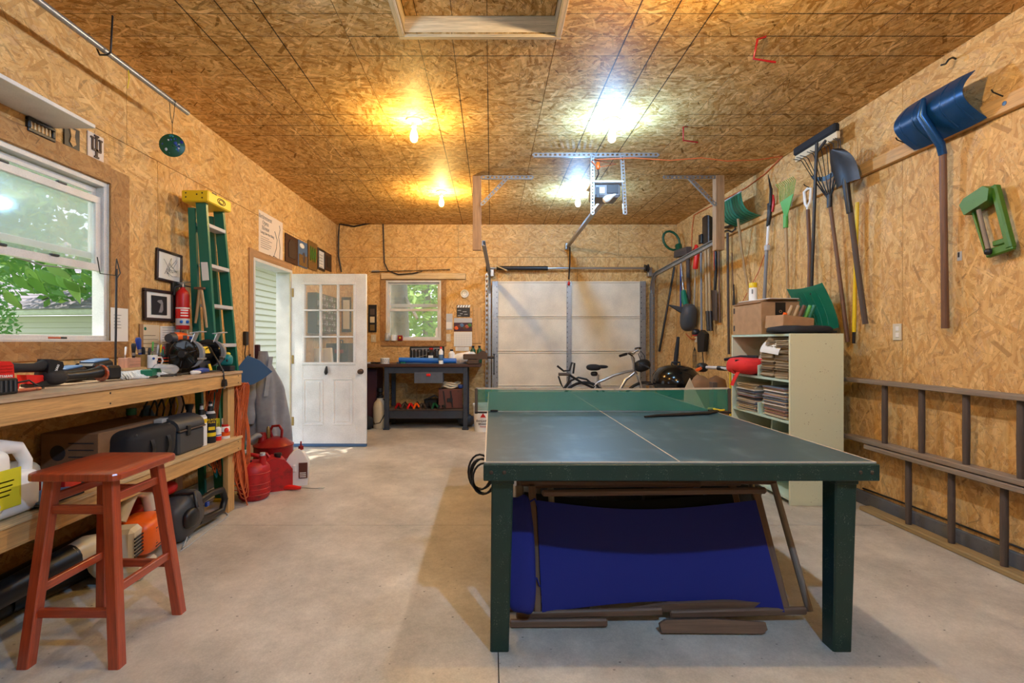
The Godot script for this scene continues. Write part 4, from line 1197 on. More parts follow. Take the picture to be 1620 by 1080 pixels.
func deck_chairs():
	# two folding deck chairs with sling seats, folded and stood on edge under the near end of the table
	for k in 2:
		var dz = -0.0 if k == 0 else -0.13
		var dx = 0.0 if k == 0 else -0.05
		var t = thing("deck_chair", ["folded wooden deck chair with blue canvas sling, nearest under the table", "second folded wooden deck chair, behind the blue canvas one"][k], "deck chair", Vector3(0.75, 0, -2.3 + dz), "folded deck chairs under the table")
		var zl = -2.2 + dz      # lower rails, near the camera
		var zt = -2.36 + dz     # upper rails lean away
		var sgn = 1.0
		var A = func(x, y, o = 0.0): return Vector3(x + dx, y, lerp(zl, zt, y / 0.56) - o)
		# outer frame: lower and upper long rails
		for s in [[0.11, 0.75, 0.035, 0.0], [0.78, 1.38, 0.038, 0.0]]:
			if k == 0: addw(Mb.new().bar(A.call(s[0], s[2]), A.call(s[1], s[2] + 0.015), 0.022, 0.032, Vector3.UP, 0.006, Vector3(rng.randf(), rng.randf(), 0)), "rail", "deck_wood", t)
		addw(Mb.new().bar(A.call(0.08, 0.018, -0.03), A.call(0.5, 0.022, -0.03), 0.022, 0.034, Vector3.UP, 0.006, Vector3(rng.randf(), rng.randf(), 0)), "rail", "deck_wood", t)
		if k == 0:
			addw(Mb.new().prism([Vector2(-0.22, -0.022), Vector2(0.2, -0.026), Vector2(0.225, -0.01), Vector2(0.22, 0.018), Vector2(0.0, 0.03), Vector2(-0.2, 0.026), Vector2(-0.225, 0.012)], 0.02, Transform3D(Basis(Vector3.RIGHT, -0.3), A.call(0.935, 0.028, -0.075))), "armrest", "deck_wood", t)
			addw(Mb.new().prism([Vector2(-0.36, -0.018), Vector2(0.28, -0.02), Vector2(0.3, 0.0), Vector2(0.27, 0.016), Vector2(0.05, 0.024), Vector2(-0.2, 0.016), Vector2(-0.36, -0.006)], 0.02, Transform3D(Basis(Vector3(0, 0, 1), 0.01), A.call(0.98, 0.06, 0.02))), "armrest", "deck_wood", t)
		# upper rails
		addw(Mb.new().bar(A.call(0.13, 0.565, 0.02), A.call(0.99, 0.56, 0.02), 0.022, 0.032, Vector3.UP, 0.008, Vector3(rng.randf(), rng.randf(), 0)), "rail", "deck_wood", t)
		addw(Mb.new().bar(A.call(0.235, 0.528, -0.01), A.call(1.275, 0.54, -0.01), 0.022, 0.03, Vector3.UP, 0.008, Vector3(rng.randf(), rng.randf(), 0)), "rail", "deck_wood", t)
		addw(Mb.new().bar(A.call(0.93, 0.575, 0.05), A.call(1.36, 0.565, 0.05), 0.022, 0.034, Vector3.UP, 0.006, Vector3(rng.randf(), rng.randf(), 0)), "rail", "deck_wood", t)
		# cross bars
		addw(Mb.new().bar(A.call(0.205, 0.03), A.call(0.19, 0.56), 0.02, 0.034, Vector3.RIGHT, 0.005), "cross_bar", "deck_wood", t)
		addw(Mb.new().bar(A.call(0.13, 0.03), A.call(0.13, 0.56), 0.034, 0.02, Vector3(0, 0, 1), 0.005), "cross_bar", "grey_wood", t)
		addw(Mb.new().bar(A.call(1.295, 0.05, 0.01), A.call(1.235, 0.53, 0.01), 0.036, 0.02, Vector3(0, 0, 1), 0.005), "cross_bar", "deck_wood", t)
		addw(Mb.new().tube([A.call(1.4, 0.045, 0.01), A.call(1.335, 0.56, 0.03)], 0.0145, 10), "cross_bar", "grey_wood", t)
		addw(Mb.new().tube([A.call(0.3, 0.045, 0.02), A.call(0.28, 0.54, 0.03)], 0.0145, 10), "cross_bar", "grey_wood", t)
		# sling
		var f = func(u, v):
			var x0 = lerp(0.222, 0.21, v) as float
			var x1 = lerp(1.278, 1.218, v) as float
			var sag = -0.06 * sin(PI * u) * v + 0.02 * sin(PI * u) * (1.0 - v) * u
			var y = lerp(0.052, 0.5, v) as float
			return A.call(lerp(x0, x1, u), y + sag, -0.014 + 0.07 * sin(PI * u))
		addw(Mb.new().shell(f, 40, 16, 0.002), "sling", "blue_cloth" if k == 0 else "black_soft", t)
		if k == 0:
			var nb: FastNoiseLite = noise(31, 0.08, 3)
			addw(Mb.new().blob(A.call(0.125, 0.3, -0.06), Vector3(0.066, 0.238, 0.05), Basis(Vector3(0, 0, 1), 0.03) * Basis(Vector3.RIGHT, -0.28), 0.45, 24, 20, nb, 0.1), "headrest_pillow", "blue_cloth", t)
			for y in [0.18, 0.5]: addw(Mb.new().tube([A.call(0.17, y, -0.05), A.call(0.2, y + 0.01, -0.03), A.call(0.215, y - 0.03, -0.015)], 0.004, 5), "tie", "blue_cloth", t)
	# bundle and dark case behind them
	var b = thing("fuzzy_bundle", "grey green shaggy bundle stored under the table behind the deck chairs", "bundle", Vector3(0.55, 0, -2.85))
	var m = Mb.new()
	var rg = RandomNumberGenerator.new()
	rg.seed = 4
	m.blob(Vector3(0, 0.26, 0), Vector3(0.42, 0.25, 0.16), Basis.IDENTITY, 0.8, 20, 12)
	add(m, "core", "grey_dark", b)
	var h = Mb.new()
	for i in 2600:
		var d = Vector3(rg.randfn(), rg.randfn(), rg.randfn()).normalized()
		var p = Vector3(0, 0.26, 0) + d * Vector3(0.42, 0.25, 0.16) * 0.96
		p.y = max(p.y, 0.03)
		var q = p + (d + Vector3(rg.randfn(), rg.randfn(), rg.randfn()) * 0.5).normalized() * 0.05
		q.y = max(q.y, 0.01)
		var s = Vector3(rg.randfn(), rg.randfn(), rg.randfn()).normalized() * 0.003
		h.tri(p - s, p + s, q, Vector2.ZERO, Vector2.ZERO, Vector2.ZERO)
	add(h, "tufts", mat("tuft", rgb(84, 106, 106), 0.9), b).set_meta("kind", "stuff")
	var cs = thing("dark_case", "flat black case leaning under the table behind the deck chairs", "case", Vector3(1.05, 0, -2.59))
	add(Mb.new().box(Vector3(0, 0.27, 0), Vector3(0.6, 0.52, 0.06), Basis(Vector3(0, 0, 1), -0.12), 0.01), "body", "black", cs)
	add(Mb.new().bar(Vector3(-0.05, 0.52, 0.035), Vector3(0.25, 0.3, 0.035), 0.01, 0.02), "edge_strip", "blue_grey", cs)
	# coiled black cable hanging on the table's left side
	var co = thing("cable_coil", "coil of black cable hanging at the left edge of the table", "cable", Vector3(-0.03, 0.61, -2.42))
	for k in 4:
		var ring = []
		for i in 20:
			var a = TAU * i / 20.0
			ring.append(Vector3(-0.005 + 0.055 * cos(a) + 0.008 * k - 0.02, -0.01 + 0.085 * sin(a) - 0.006 * k, 0.016 * k - 0.02 + 0.05 * sin(a) * (k % 2)))
		add(Mb.new().tube(ring, 0.005, 6, false, true), "turn", "black", co)

const BENCH_Y := 1.016
const SHELF_Y := 0.538

func stick(p, q, r, called, mkey, parent, n = 6): return addw(Mb.new().tube([p, q], r, n), called, mkey, parent)

func can(called, label, pos, r, h, body, parts, group = "", cap = null):
	var t = thing(called, label, "can" if called != "spray_bottle" else "bottle", pos, group)
	add(Mb.new().lathe([[0, 0], [r * 0.96, 0], [r, 0.004], [r, h - 0.004], [r * 0.94, h], [0, h]], 18), "body", body, t)
	for p in parts: # [y0, y1, radius factor bottom, top, material, name]
		add(Mb.new().lathe([[0, p[0]], [r * p[2], p[0]], [r * p[3], p[1]], [0, p[1]]], 18), p[5], p[4], t)
	return t

func bench_things():
	# red cordless saw
	var t = thing("cordless_saw", "red cordless saw with black handle and battery on the workbench", "power tool", Vector3(-2.17, BENCH_Y, -2.33))
	# local x along the bench away from the camera is -z
	var B = Basis(Vector3(0.25, 0, -1).normalized(), Vector3.UP, Vector3(1, 0, 0.25).normalized())
	var body = Node3D.new()
	add(Mb.new().prism([Vector2(-0.2, 0.0), Vector2(-0.03, 0.0), Vector2(-0.025, 0.025), Vector2(-0.045, 0.04), Vector2(-0.05, 0.11), Vector2(-0.062, 0.125), Vector2(-0.11, 0.128), Vector2(-0.2, 0.1)], 0.075, Transform3D(B, Vector3.ZERO), true), "body", "red_bright", t)
	add(Mb.new().tube([B * Vector3(-0.06, 0.095, 0), B * Vector3(0.0, 0.092, 0), B * Vector3(0.06, 0.09, 0), B * Vector3(0.1, 0.1, 0)], [0.026, 0.021, 0.022, 0.03], 10), "handle", "rubber", t)
	add(Mb.new().prism([Vector2(0.005, 0.06), Vector2(0.075, 0.055), Vector2(0.085, 0.03), Vector2(0.055, 0.014), Vector2(0.01, 0.018)], 0.06, Transform3D(B, Vector3.ZERO)), "guard", "red_bright", t)
	var bt = add(Mb.new().prism([Vector2(0.08, 0.03), Vector2(0.1, 0.13), Vector2(0.155, 0.115), Vector2(0.16, 0.095), Vector2(0.13, 0.005), Vector2(0.03, 0.0), Vector2(0.03, 0.012)], 0.085, Transform3D(B, Vector3.ZERO)), "battery", "black", t)
	add(Mb.new().box(B * Vector3(-0.055, 0.056, 0.02), Vector3(0.02, 0.02, 0.03), B, 0.003), "trigger", "grey_dark", t)
	letters("CRAFTSMAN", 0.011, B * Vector3(-0.098, 0.06, 0.039), B, "white", t)
	letters("CRAFTSMAN", 0.011, B * Vector3(0.118, 0.062, 0.044), B * Basis(Vector3(0, 0, 1), 1.2), "white", bt)
	for k in 3: add(Mb.new().box(B * Vector3(-0.09, 0.08 + k * 0.013, 0.038), Vector3(0.07, 0.005, 0.004), B), "vent", "red", t)
	# charger
	t = thing("battery_charger", "black ribbed battery charger at the left edge of the workbench", "charger", Vector3(-2.0, BENCH_Y, -2.02))
	add(Mb.new().box(Vector3(0, 0.032, 0), Vector3(0.1, 0.064, 0.14), Basis.IDENTITY, 0.006), "case", "black", t)
	for k in 6: add(Mb.new().box(Vector3(0.051, 0.034, -0.05 + k * 0.02), Vector3(0.004, 0.045, 0.008)), "rib", "grey_dark", t)
	t = thing("red_rod", "thin red brown rod lying at the front of the workbench", "rod", Vector3(-1.97, BENCH_Y + 0.008, -2.13))
	add(Mb.new().tube([Vector3(0, 0, 0.04), Vector3(-0.02, 0, -0.1)], 0.008, 8), "rod", "red_wood", t)
	t = thing("charger_cord", "black loop of cord beside the red cordless saw", "cord", Vector3(-2.03, BENCH_Y + 0.005, -2.2))
	add(Mb.new().tube([Vector3(0, 0.03, 0.06), Vector3(0.02, 0.04, 0), Vector3(0.0, 0.02, -0.05), Vector3(0.03, 0.002, -0.06), Vector3(0.05, 0.002, 0.0)], 0.004, 6), "cable", "black", t)
	# black stick grinder with red ring
	t = thing("cordless_grinder", "black cordless grinder with a dark red ring lying on the workbench", "power tool", Vector3(-2.1, BENCH_Y + 0.04, -2.6))
	B = Basis(Vector3(0.12, 0, -1).normalized(), Vector3.UP, Vector3(1, 0, 0.12).normalized())
	var P = func(x, y, z = 0.0): return B * Vector3(x, y, z)
	add(Mb.new().blob(P.call(-0.15, 0.0), Vector3(0.055, 0.038, 0.042), B, 0.8, 14, 10), "gear_head", "rubber", t)
	add(Mb.new().tube([P.call(-0.12, 0.0), P.call(-0.08, 0.002), P.call(0.02, 0.004), P.call(0.09, 0.01), P.call(0.12, 0.02)], [0.03, 0.022, 0.023, 0.03, 0.036], 12), "handle", "black", t)
	add(Mb.new().tube([P.call(0.1, 0.005), P.call(0.112, 0.006)], 0.045, 14), "ring", "red_wood", t)
	add(Mb.new().box(P.call(0.16, 0.005), Vector3(0.09, 0.075, 0.075), B, 0.012), "battery", "black", t)
	# two dark chargers behind
	for k in 2:
		t = thing("black_charger", ["low black charger behind the black grinder, nearer one", "taller black charger behind the black grinder, farther one"][k], "charger", Vector3(-2.25, BENCH_Y, -2.68 - 0.19 * k), "chargers behind the grinder")
		add(Mb.new().box(Vector3(0, 0.035 + k * 0.015, 0), Vector3(0.12, 0.07 + k * 0.03, 0.15), Basis(Vector3.RIGHT, 0.12), 0.012), "case", "black", t)
		add(Mb.new().box(Vector3(0, 0.075 + k * 0.03, 0), Vector3(0.09, 0.012, 0.11), Basis(Vector3.RIGHT, 0.12), 0.004), "cradle", "blue_grey", t)
	# white bristle brush
	t = thing("bristle_brush", "wide brush with white bristles lying on the workbench", "brush", Vector3(-2.1, BENCH_Y, -2.98))
	add(Mb.new().box(Vector3(-0.02, 0.05, 0.0), Vector3(0.05, 0.02, 0.2), Basis.IDENTITY, 0.006), "block", "handle_pale", t)
	var m = Mb.new()
	var rg = RandomNumberGenerator.new()
	rg.seed = 12
	for i in 260:
		var z = rg.randf_range(-0.1, 0.1)
		var a = Vector3(rg.randf_range(-0.04, 0.0), 0.045, z)
		var b = Vector3(rg.randf_range(0.02, 0.1), rg.randf_range(0.002, 0.012), z * 1.9 + rg.randf_range(-0.01, 0.01))
		m.tube([a, a.lerp(b, 0.5) + Vector3(0, 0.012, 0), b], 0.0022, 3, false)
	add(m, "bristles", "white", t).set_meta("kind", "stuff")
	# pots with brushes and pens along the wall, on a low ledge
	t = thing("pot_ledge", "low wooden ledge under the pots at the back of the workbench", "ledge", Vector3(-2.235, BENCH_Y, -3.17))
	add(Mb.new().box(Vector3(0, 0.022, 0), Vector3(0.2, 0.044, 0.5), Basis.IDENTITY, 0.002), "board", "pine_old", t)
	var LEDGE = BENCH_Y + 0.045
	var pots = [["pencil_box", "pinkish wooden box holding brushes on the workbench by the window", "box", 205], ["gold_cup", "gold patterned cup with a putty knife next to the wooden box", "cup", 223], ["white_mug", "white mug with a blue print holding pens on the workbench", "mug", 238], ["striped_cup", "dark striped cup holding pencils next to the white mug", "cup", 256]]
	for k in 4:
		var z = 800.0 * 2.2 / (777.0 - pots[k][3])
		t = thing(pots[k][0], pots[k][1], pots[k][2], Vector3(-2.2, LEDGE, -z), "pots on the workbench")
		if k == 0:
			for s in [[Vector3(0.03, 0.035, 0), Vector3(0.007, 0.07, 0.1)], [Vector3(-0.03, 0.035, 0), Vector3(0.007, 0.07, 0.1)], [Vector3(0, 0.035, 0.046), Vector3(0.052, 0.07, 0.007)], [Vector3(0, 0.035, -0.046), Vector3(0.052, 0.07, 0.007)]]: add(Mb.new().box(s[0], s[1], Basis.IDENTITY, 0.001), "side", mat("pinkwood", rgb(214, 158, 130), 0.6, 0, M["_grain"], Vector3(2, 8, 1)), t)
			add(Mb.new().box(Vector3(0, 0.004, 0), Vector3(0.05, 0.006, 0.084)), "bottom", "pine", t)
		else:
			var r = [0, 0.034, 0.04, 0.038][k]
			var h = [0, 0.088, 0.082, 0.075][k]
			add(Mb.new().lathe([[0, 0], [r, 0], [r, h], [r - 0.004, h], [r - 0.004, 0.006], [0, 0.006]], 20), "body", ["", "brass", "white", "black"][k], t)
			if k == 2:
				add(Mb.new().tube([Vector3(0.02, 0.066, -0.034), Vector3(0.03, 0.066, -0.06), Vector3(0.034, 0.042, -0.07), Vector3(0.03, 0.018, -0.06), Vector3(0.02, 0.018, -0.034)], 0.006, 6), "handle", "white", t)
				add(Mb.new().blob(Vector3(0.034, 0.06, 0.02), Vector3(0.006, 0.008, 0.01), Basis.IDENTITY, 1.0, 8, 6), "print", "blue", t)
				add(Mb.new().blob(Vector3(0.038, 0.035, -0.01), Vector3(0.004, 0.012, 0.008), Basis.IDENTITY, 1.0, 8, 6), "print", "ink", t)
			if k == 3:
				for j in 3: add(Mb.new().lathe([[r + 0.0005, 0.0], [r + 0.0012, 0.001], [r + 0.0012, 0.006], [r + 0.0005, 0.007]], 20, Vector3(0, 0.015 + j * 0.02, 0)), "stripe", ["yellow", "orange", "red"][j], t)
	# what stands in the pots
	var pens = [["paint_brush", "paint brush with pale handle standing in the wooden box", 199, 2.21, 0.13, "white", 0.006, 0.1], ["wire_brush", "dark brush standing in the wooden box", 211, 2.2, 0.15, "black", 0.014, -0.1],
		["putty_knife", "putty knife with wide blue handle leaning out of the gold cup", 224, 2.2, 0.19, "blue", 0.017, -0.5], ["craft_knife", "black knife handle leaning in the gold cup", 228, 2.19, 0.13, "black_soft", 0.013, -0.6],
		["marker_pen", "green and white marker standing in the white mug", 240, 2.2, 0.16, "green_bright", 0.006, 0.0], ["ball_pen", "white pen leaning in the white mug", 246, 2.2, 0.14, "grey_pale", 0.006, 0.25], ["clip", "black grip standing in the white mug", 236, 2.21, 0.12, "black", 0.01, 0.2],
		["pencil", "yellow pencil standing in the striped cup", 252, 2.2, 0.14, "yellow", 0.005, 0.1], ["crayon", "red pencil leaning in the striped cup", 260, 2.2, 0.13, "red", 0.007, -0.3], ["green_pen", "green pen standing in the striped cup", 257, 2.2, 0.11, "green_plastic", 0.006, 0.0]]
	for p in pens:
		var z = 800.0 * 2.2 / (777.0 - p[2])
		t = thing(p[0], p[1], "tool", Vector3(-p[3], LEDGE + 0.008, -z), "pens and brushes in the pots")
		var d = Vector3(0.05, 1, p[7] * 0.5).normalized()
		d.z = -d.z if p[7] != 0 else 0.0
		var top = d * p[4]
		add(Mb.new().tube([Vector3.ZERO + d * 0.004, d * p[4] * 0.55, top * 0.93, top], [p[6] * 0.45, p[6] * 0.6, p[6], p[6] * 0.7], 8), "handle", p[5], t)
		add(Mb.new().tube([d * p[4] * 0.5, d * p[4] * 0.62], p[6] * 0.75, 8), "ferrule", "steel", t)
	# clutter in front of the pots
	t = thing("teal_grinder", "slim teal hand tool lying in front of the pots", "tool", Vector3(-2.1, BENCH_Y + 0.02, -2.95 - 0.03))
	t.position = Vector3(-2.12, BENCH_Y + 0.022, -3.02)
	add(Mb.new().tube([Vector3(0, 0, 0.11), Vector3(0, 0.004, 0.03), Vector3(0, 0, -0.09)], [0.012, 0.021, 0.02], 10), "body", "teal", t)
	add(Mb.new().tube([Vector3(0, 0, 0.11), Vector3(0, 0, 0.15)], 0.006, 6), "chuck", "steel", t)
	t = thing("green_box", "small green cardboard box on the workbench", "box", Vector3(-2.03, BENCH_Y, -3.0))
	add(Mb.new().box(Vector3(0, 0.024, 0), Vector3(0.06, 0.048, 0.09), Basis(Vector3.UP, 0.3), 0.002), "carton", "green_plastic", t)
	add(Mb.new().box(Vector3(0.01, 0.04, -0.05), Vector3(0.05, 0.002, 0.04), Basis(Vector3.UP, 0.3) * Basis(Vector3.RIGHT, -0.7)), "flap", "green_plastic", t)
	t = thing("plastic_bag", "clear crumpled plastic bag by the green box", "bag", Vector3(-2.06, BENCH_Y, -3.2))
	add(Mb.new().blob(Vector3(0, 0.035, 0), Vector3(0.06, 0.038, 0.075), Basis.IDENTITY, 0.9, 20, 12, noise(41, 0.12, 2), 0.35), "film", "clear_plastic", t)
	add(Mb.new().blob(Vector3(0, 0.022, 0), Vector3(0.035, 0.02, 0.04), Basis.IDENTITY, 0.9, 10, 8), "contents", "tan_plastic", t)
	for k in 7:
		var q = [[-1.99, -2.86, "grey_pale"], [-1.96, -2.93, "dark_steel"], [-1.98, -3.1, "black"], [-2.0, -3.16, "steel"], [-1.95, -3.04, "dark_steel"], [-1.97, -3.24, "black"], [-1.93, -3.12, "dark_steel"]][k]
		t = thing("hand_tool", ["pale grey tool by the brush on the workbench", "dark steel tool right of the brush on the workbench", "black tool in front of the green box", "bright steel tool between green box and plastic bag", "dark steel tool at the workbench edge by the green box", "black tool in front of the plastic bag", "dark steel tool at the workbench edge by the plastic bag"][k], "tool", Vector3(q[0], BENCH_Y + 0.008, q[1]), "loose small tools on the workbench")
		var a = rng.randf_range(-0.6, 0.6)
		var d = Vector3(sin(a), 0, cos(a)) * 0.045
		add(Mb.new().tube([-d, d * 0.1, d], [0.007, 0.006, 0.004], 6), "shank", q[2], t)
		add(Mb.new().blob(-d, Vector3(0.01, 0.008, 0.012), Basis.IDENTITY, 0.8, 8, 6), "grip", q[2], t)
	t = thing("white_rag", "crumpled scrap of white paper by the blue handled tool", "rag", Vector3(-1.93, BENCH_Y, -3.3))
	add(Mb.new().blob(Vector3(0, 0.012, 0), Vector3(0.03, 0.014, 0.035), Basis.IDENTITY, 0.9, 16, 8, noise(43, 0.2, 2), 0.4), "paper", "paper", t)
	t = thing("blue_scraper", "tool with a bright blue grip lying in front of the bench grinder", "tool", Vector3(-1.94, BENCH_Y + 0.018, -3.38))
	add(Mb.new().tube([Vector3(0.0, 0, 0.08), Vector3(0, 0.002, 0.0), Vector3(0, 0, -0.08)], [0.013, 0.02, 0.014], 10), "grip", "blue", t)
	add(Mb.new().tube([Vector3(0, -0.008, -0.08), Vector3(0.0, -0.012, -0.24)], [0.007, 0.003], 6), "blade", "grey_dark", t)
	# bench grinder, shaft along the wall
	var g = thing("bench_grinder", "black bench grinder with two guarded wheels and yellow label", "grinder", Vector3(-2.04, BENCH_Y, -3.5))
	var Z = Basis(Vector3.RIGHT, PI / 2)
	add(Mb.new().lathe([[0, -0.1], [0.055, -0.1], [0.062, -0.09], [0.062, 0.09], [0.055, 0.1], [0, 0.1]], 20, Vector3(0, 0.13, -0.01), Z), "motor", "black", g)
	add(Mb.new().prism([Vector2(-0.07, 0), Vector2(0.07, 0), Vector2(0.05, 0.08), Vector2(-0.05, 0.08)], 0.14, Transform3D(Basis.IDENTITY, Vector3(0, 0, -0.01))), "foot", "black", g)
	for s in [1, -1]:
		var zc = 0.135 * s - 0.01
		var w = add(Mb.new().lathe([[0, 0.025], [0.03, 0.03], [0.04, 0.022], [0.093, 0.022], [0.1, 0.015], [0.1, -0.018], [0.096, -0.022], [0, -0.022]], 28, Vector3(0, 0.13, zc), Basis(Vector3.RIGHT, PI / 2 * s)), "wheel_guard", "black_gloss", g)
		add(Mb.new().lathe([[0, 0.045], [0.022, 0.045], [0.03, 0.036], [0.034, 0.024], [0, 0.024]], 18, Vector3(0, 0.13, zc), Basis(Vector3.RIGHT, PI / 2 * s)), "hub_cap", "black", w)
		for k in 6:
			var a = TAU * k / 6.0 + 0.3
			add(Mb.new().bar(Vector3(cos(a) * 0.045, 0.13 + sin(a) * 0.045, zc + 0.024 * s), Vector3(cos(a) * 0.085, 0.13 + sin(a) * 0.085, zc + 0.024 * s), 0.005, 0.004), "rib", "grey_dark", w)
		add(Mb.new().lathe([[0, 0.012], [0.091, 0.012], [0.091, -0.012], [0, -0.012]], 28, Vector3(0.035, 0.13, zc), Basis(Vector3.RIGHT, PI / 2)), "grinding_wheel", "grey", g)
		add(Mb.new().bar(Vector3(0.05, 0.21, zc), Vector3(0.075, 0.27, zc), 0.045, 0.006, Vector3.RIGHT), "shield_arm", "steel", g)
		add(Mb.new().box(Vector3(0.085, 0.275, zc), Vector3(0.07, 0.006, 0.08), Basis(Vector3(0, 0, 1), 0.15), 0.001), "eye_shield", "clear_plastic", g)
		add(Mb.new().box(Vector3(0.11, 0.1, zc), Vector3(0.03, 0.012, 0.06), Basis.IDENTITY, 0.002), "tool_rest", "steel", g)
	add(Mb.new().box(Vector3(0.055, 0.155, -0.01), Vector3(0.004, 0.05, 0.09), Basis(Vector3(0, 0, 1), 0.42)), "label_plate", "yellow", g)
	add(Mb.new().box(Vector3(0.078, 0.035, -0.03), Vector3(0.004, 0.045, 0.03), Basis(Vector3(0, 0, 1), 0.3)), "label_plate", "yellow", g)
	add(Mb.new().blob(Vector3(0.11, 0.12, -0.2), Vector3(0.02, 0.016, 0.02), Basis.IDENTITY, 0.7, 10, 8), "knob", "yellow", g)
	addw(Mb.new().tube([Vector3(-2.02, 1.17, -3.56), Vector3(-1.95, 1.19, -3.5), Vector3(-1.88, 1.1, -3.47), Vector3(-1.84, 1.03, -3.47), Vector3(-1.832, 0.97, -3.47)], 0.006, 6), "cord", "black", g)
	addw(Mb.new().prism([Vector2(-0.008, 0.02), Vector2(0.008, 0.02), Vector2(0.018, -0.005), Vector2(0.018, -0.028), Vector2(-0.018, -0.028), Vector2(-0.018, -0.005)], 0.022, Transform3D(Basis(Vector3.UP, PI / 2), Vector3(-1.83, 0.95, -3.47))), "plug", "black", g)
	for dz in [-0.008, 0.0, 0.008]: addw(Mb.new().box(Vector3(-1.83, 0.914, -3.47 + dz), Vector3(0.004, 0.018, 0.003)), "prong", "steel", g)
	# orange drill behind the grinder
	t = thing("orange_drill", "small orange cordless driver resting behind the bench grinder", "power tool", Vector3(-2.22, BENCH_Y, -3.58))
	add(Mb.new().box(Vector3(0, 0.1, 0), Vector3(0.08, 0.2, 0.14), Basis.IDENTITY, 0.004), "battery_stand", "black", t)
	add(Mb.new().tube([Vector3(0, 0.24, 0.06), Vector3(0, 0.245, 0.0), Vector3(0, 0.245, -0.09)], [0.034, 0.036, 0.03], 12), "body", "orange", t)
	add(Mb.new().tube([Vector3(0, 0.237, 0.1), Vector3(0, 0.238, 0.055)], [0.03, 0.04], 12), "chuck", "grey_dark", t)
	add(Mb.new().box(Vector3(0.034, 0.245, -0.03), Vector3(0.008, 0.025, 0.05), Basis.IDENTITY, 0.003), "switch", "grey_dark", t)
	t = thing("blue_carton", "small blue carton with a clear lid on the workbench behind the grinder", "box", Vector3(-2.2, BENCH_Y, -3.7 + 0.03))
	t.position = Vector3(-2.24, BENCH_Y, -3.69)
	add(Mb.new().box(Vector3(0, 0.125, 0), Vector3(0.08, 0.25, 0.075), Basis.IDENTITY, 0.003), "carton", "blue", t)
	add(Mb.new().box(Vector3(0, 0.256, 0), Vector3(0.1, 0.012, 0.09), Basis.IDENTITY, 0.003), "lid", "grey_pale", t)
	# teal glass object on a dark block at the bench end
	t = thing("dark_block", "dark block at the far end of the workbench", "block", Vector3(-1.93, BENCH_Y, -3.68))
	add(Mb.new().box(Vector3(0, 0.018, 0), Vector3(0.1, 0.036, 0.07), Basis.IDENTITY, 0.004), "block", "black_soft", t)
	t = thing("teal_goggles", "translucent teal safety goggles on the dark block", "goggles", Vector3(-1.93, BENCH_Y + 0.037, -3.68))
	add(Mb.new().blob(Vector3(0, 0.042, 0), Vector3(0.045, 0.042, 0.035), Basis.IDENTITY, 0.65, 18, 12), "lens", "teal", t)
	for k in 3: add(Mb.new().blob(Vector3(-0.015 + 0.02 * k, 0.04 + 0.012 * (k % 2), 0.032), Vector3(0.008, 0.01, 0.006), Basis.IDENTITY, 1.0, 8, 6), "vent", "black", t)
	# tall thin hook stand at the window
	t = thing("hook_rod", "tall thin dark rod with a forked wire top standing on the workbench", "rod", Vector3(-2.2, BENCH_Y, -2.96))
	add(Mb.new().tube([Vector3(0, 0, 0), Vector3(0, 0.64, -0.01)], 0.006, 8), "rod", "dark_steel", t)
	add(Mb.new().lathe([[0, 0], [0.03, 0], [0.03, 0.006], [0.01, 0.012], [0, 0.012]], 14), "foot", "dark_steel", t)
	add(Mb.new().tube([Vector3(0, 0.7, -0.01), Vector3(0.0, 0.6, 0.0), Vector3(-0.02, 0.6, 0.09), Vector3(-0.02, 0.69, 0.11)], 0.003, 6), "fork", "dark_steel", t)
	add(Mb.new().tube([Vector3(0, 0.7, -0.01), Vector3(0.0, 0.62, -0.04), Vector3(0, 0.58, -0.01)], 0.003, 6), "fork", "dark_steel", t)
	# ---- lower shelf
	t = thing("bait_jug", "big white plastic jug with yellow label and handle on the bench shelf", "jug", Vector3(-1.95, SHELF_Y, -2.0))
	var J = Transform3D(Basis(Vector3.UP, PI / 2), Vector3.ZERO)
	add(Mb.new().blob(Vector3(0, 0.085, 0.03), Vector3(0.075, 0.085, 0.15), Basis.IDENTITY, 0.3, 24, 12).blob(Vector3(0, 0.19, 0.09), Vector3(0.07, 0.08, 0.09), Basis.IDENTITY, 0.45, 20, 12), "body", "white", t)
	add(Mb.new().tube([Vector3(0.0, 0.255, 0.06), Vector3(0.01, 0.275, 0.0), Vector3(0.02, 0.26, -0.06), Vector3(0.02, 0.2, -0.095), Vector3(0.02, 0.14, -0.09), Vector3(0.0, 0.11, -0.06)], [0.034, 0.03, 0.026, 0.024, 0.026, 0.034], 12), "handle", "white", t)
	var lb = add(Mb.new().box(Vector3(0.0755, 0.12, 0.06), Vector3(0.004, 0.15, 0.15), Basis.IDENTITY, 0.0), "label_sheet", "yellow_label", t)
	letters("ALL", 0.022, Vector3(0.077, 0.17, 0.03), Basis(Vector3.UP, PI / 2), "blue", lb, "lettering", "Droid Serif")
	for k in 4: add(Mb.new().box(Vector3(0.077, 0.15 - k * 0.018, 0.06), Vector3(0.001, 0.005, 0.09 - 0.012 * k)), "print", "ink", lb)
	add(Mb.new().blob(Vector3(0.076, 0.06, 0.1), Vector3(0.002, 0.035, 0.05), Basis.IDENTITY, 1, 14, 8), "picture", "tan_plastic", lb)
	t = thing("tray", "beige upturned plastic tray behind the white jug", "tray", Vector3(-2.2, SHELF_Y, -2.18))
	add(Mb.new().blob(Vector3(0, 0.076, 0), Vector3(0.12, 0.075, 0.22), Basis.IDENTITY, 0.6, 20, 12), "shell", "tan_plastic", t)
	t = thing("wood_offcut", "small yellow wooden offcut lying on the beige tray", "offcut", Vector3(-2.1, SHELF_Y + 0.152, -2.1))
	add(Mb.new().box(Vector3(0, 0.02, 0), Vector3(0.05, 0.035, 0.12), Basis.IDENTITY, 0.002), "block", "pine", t)
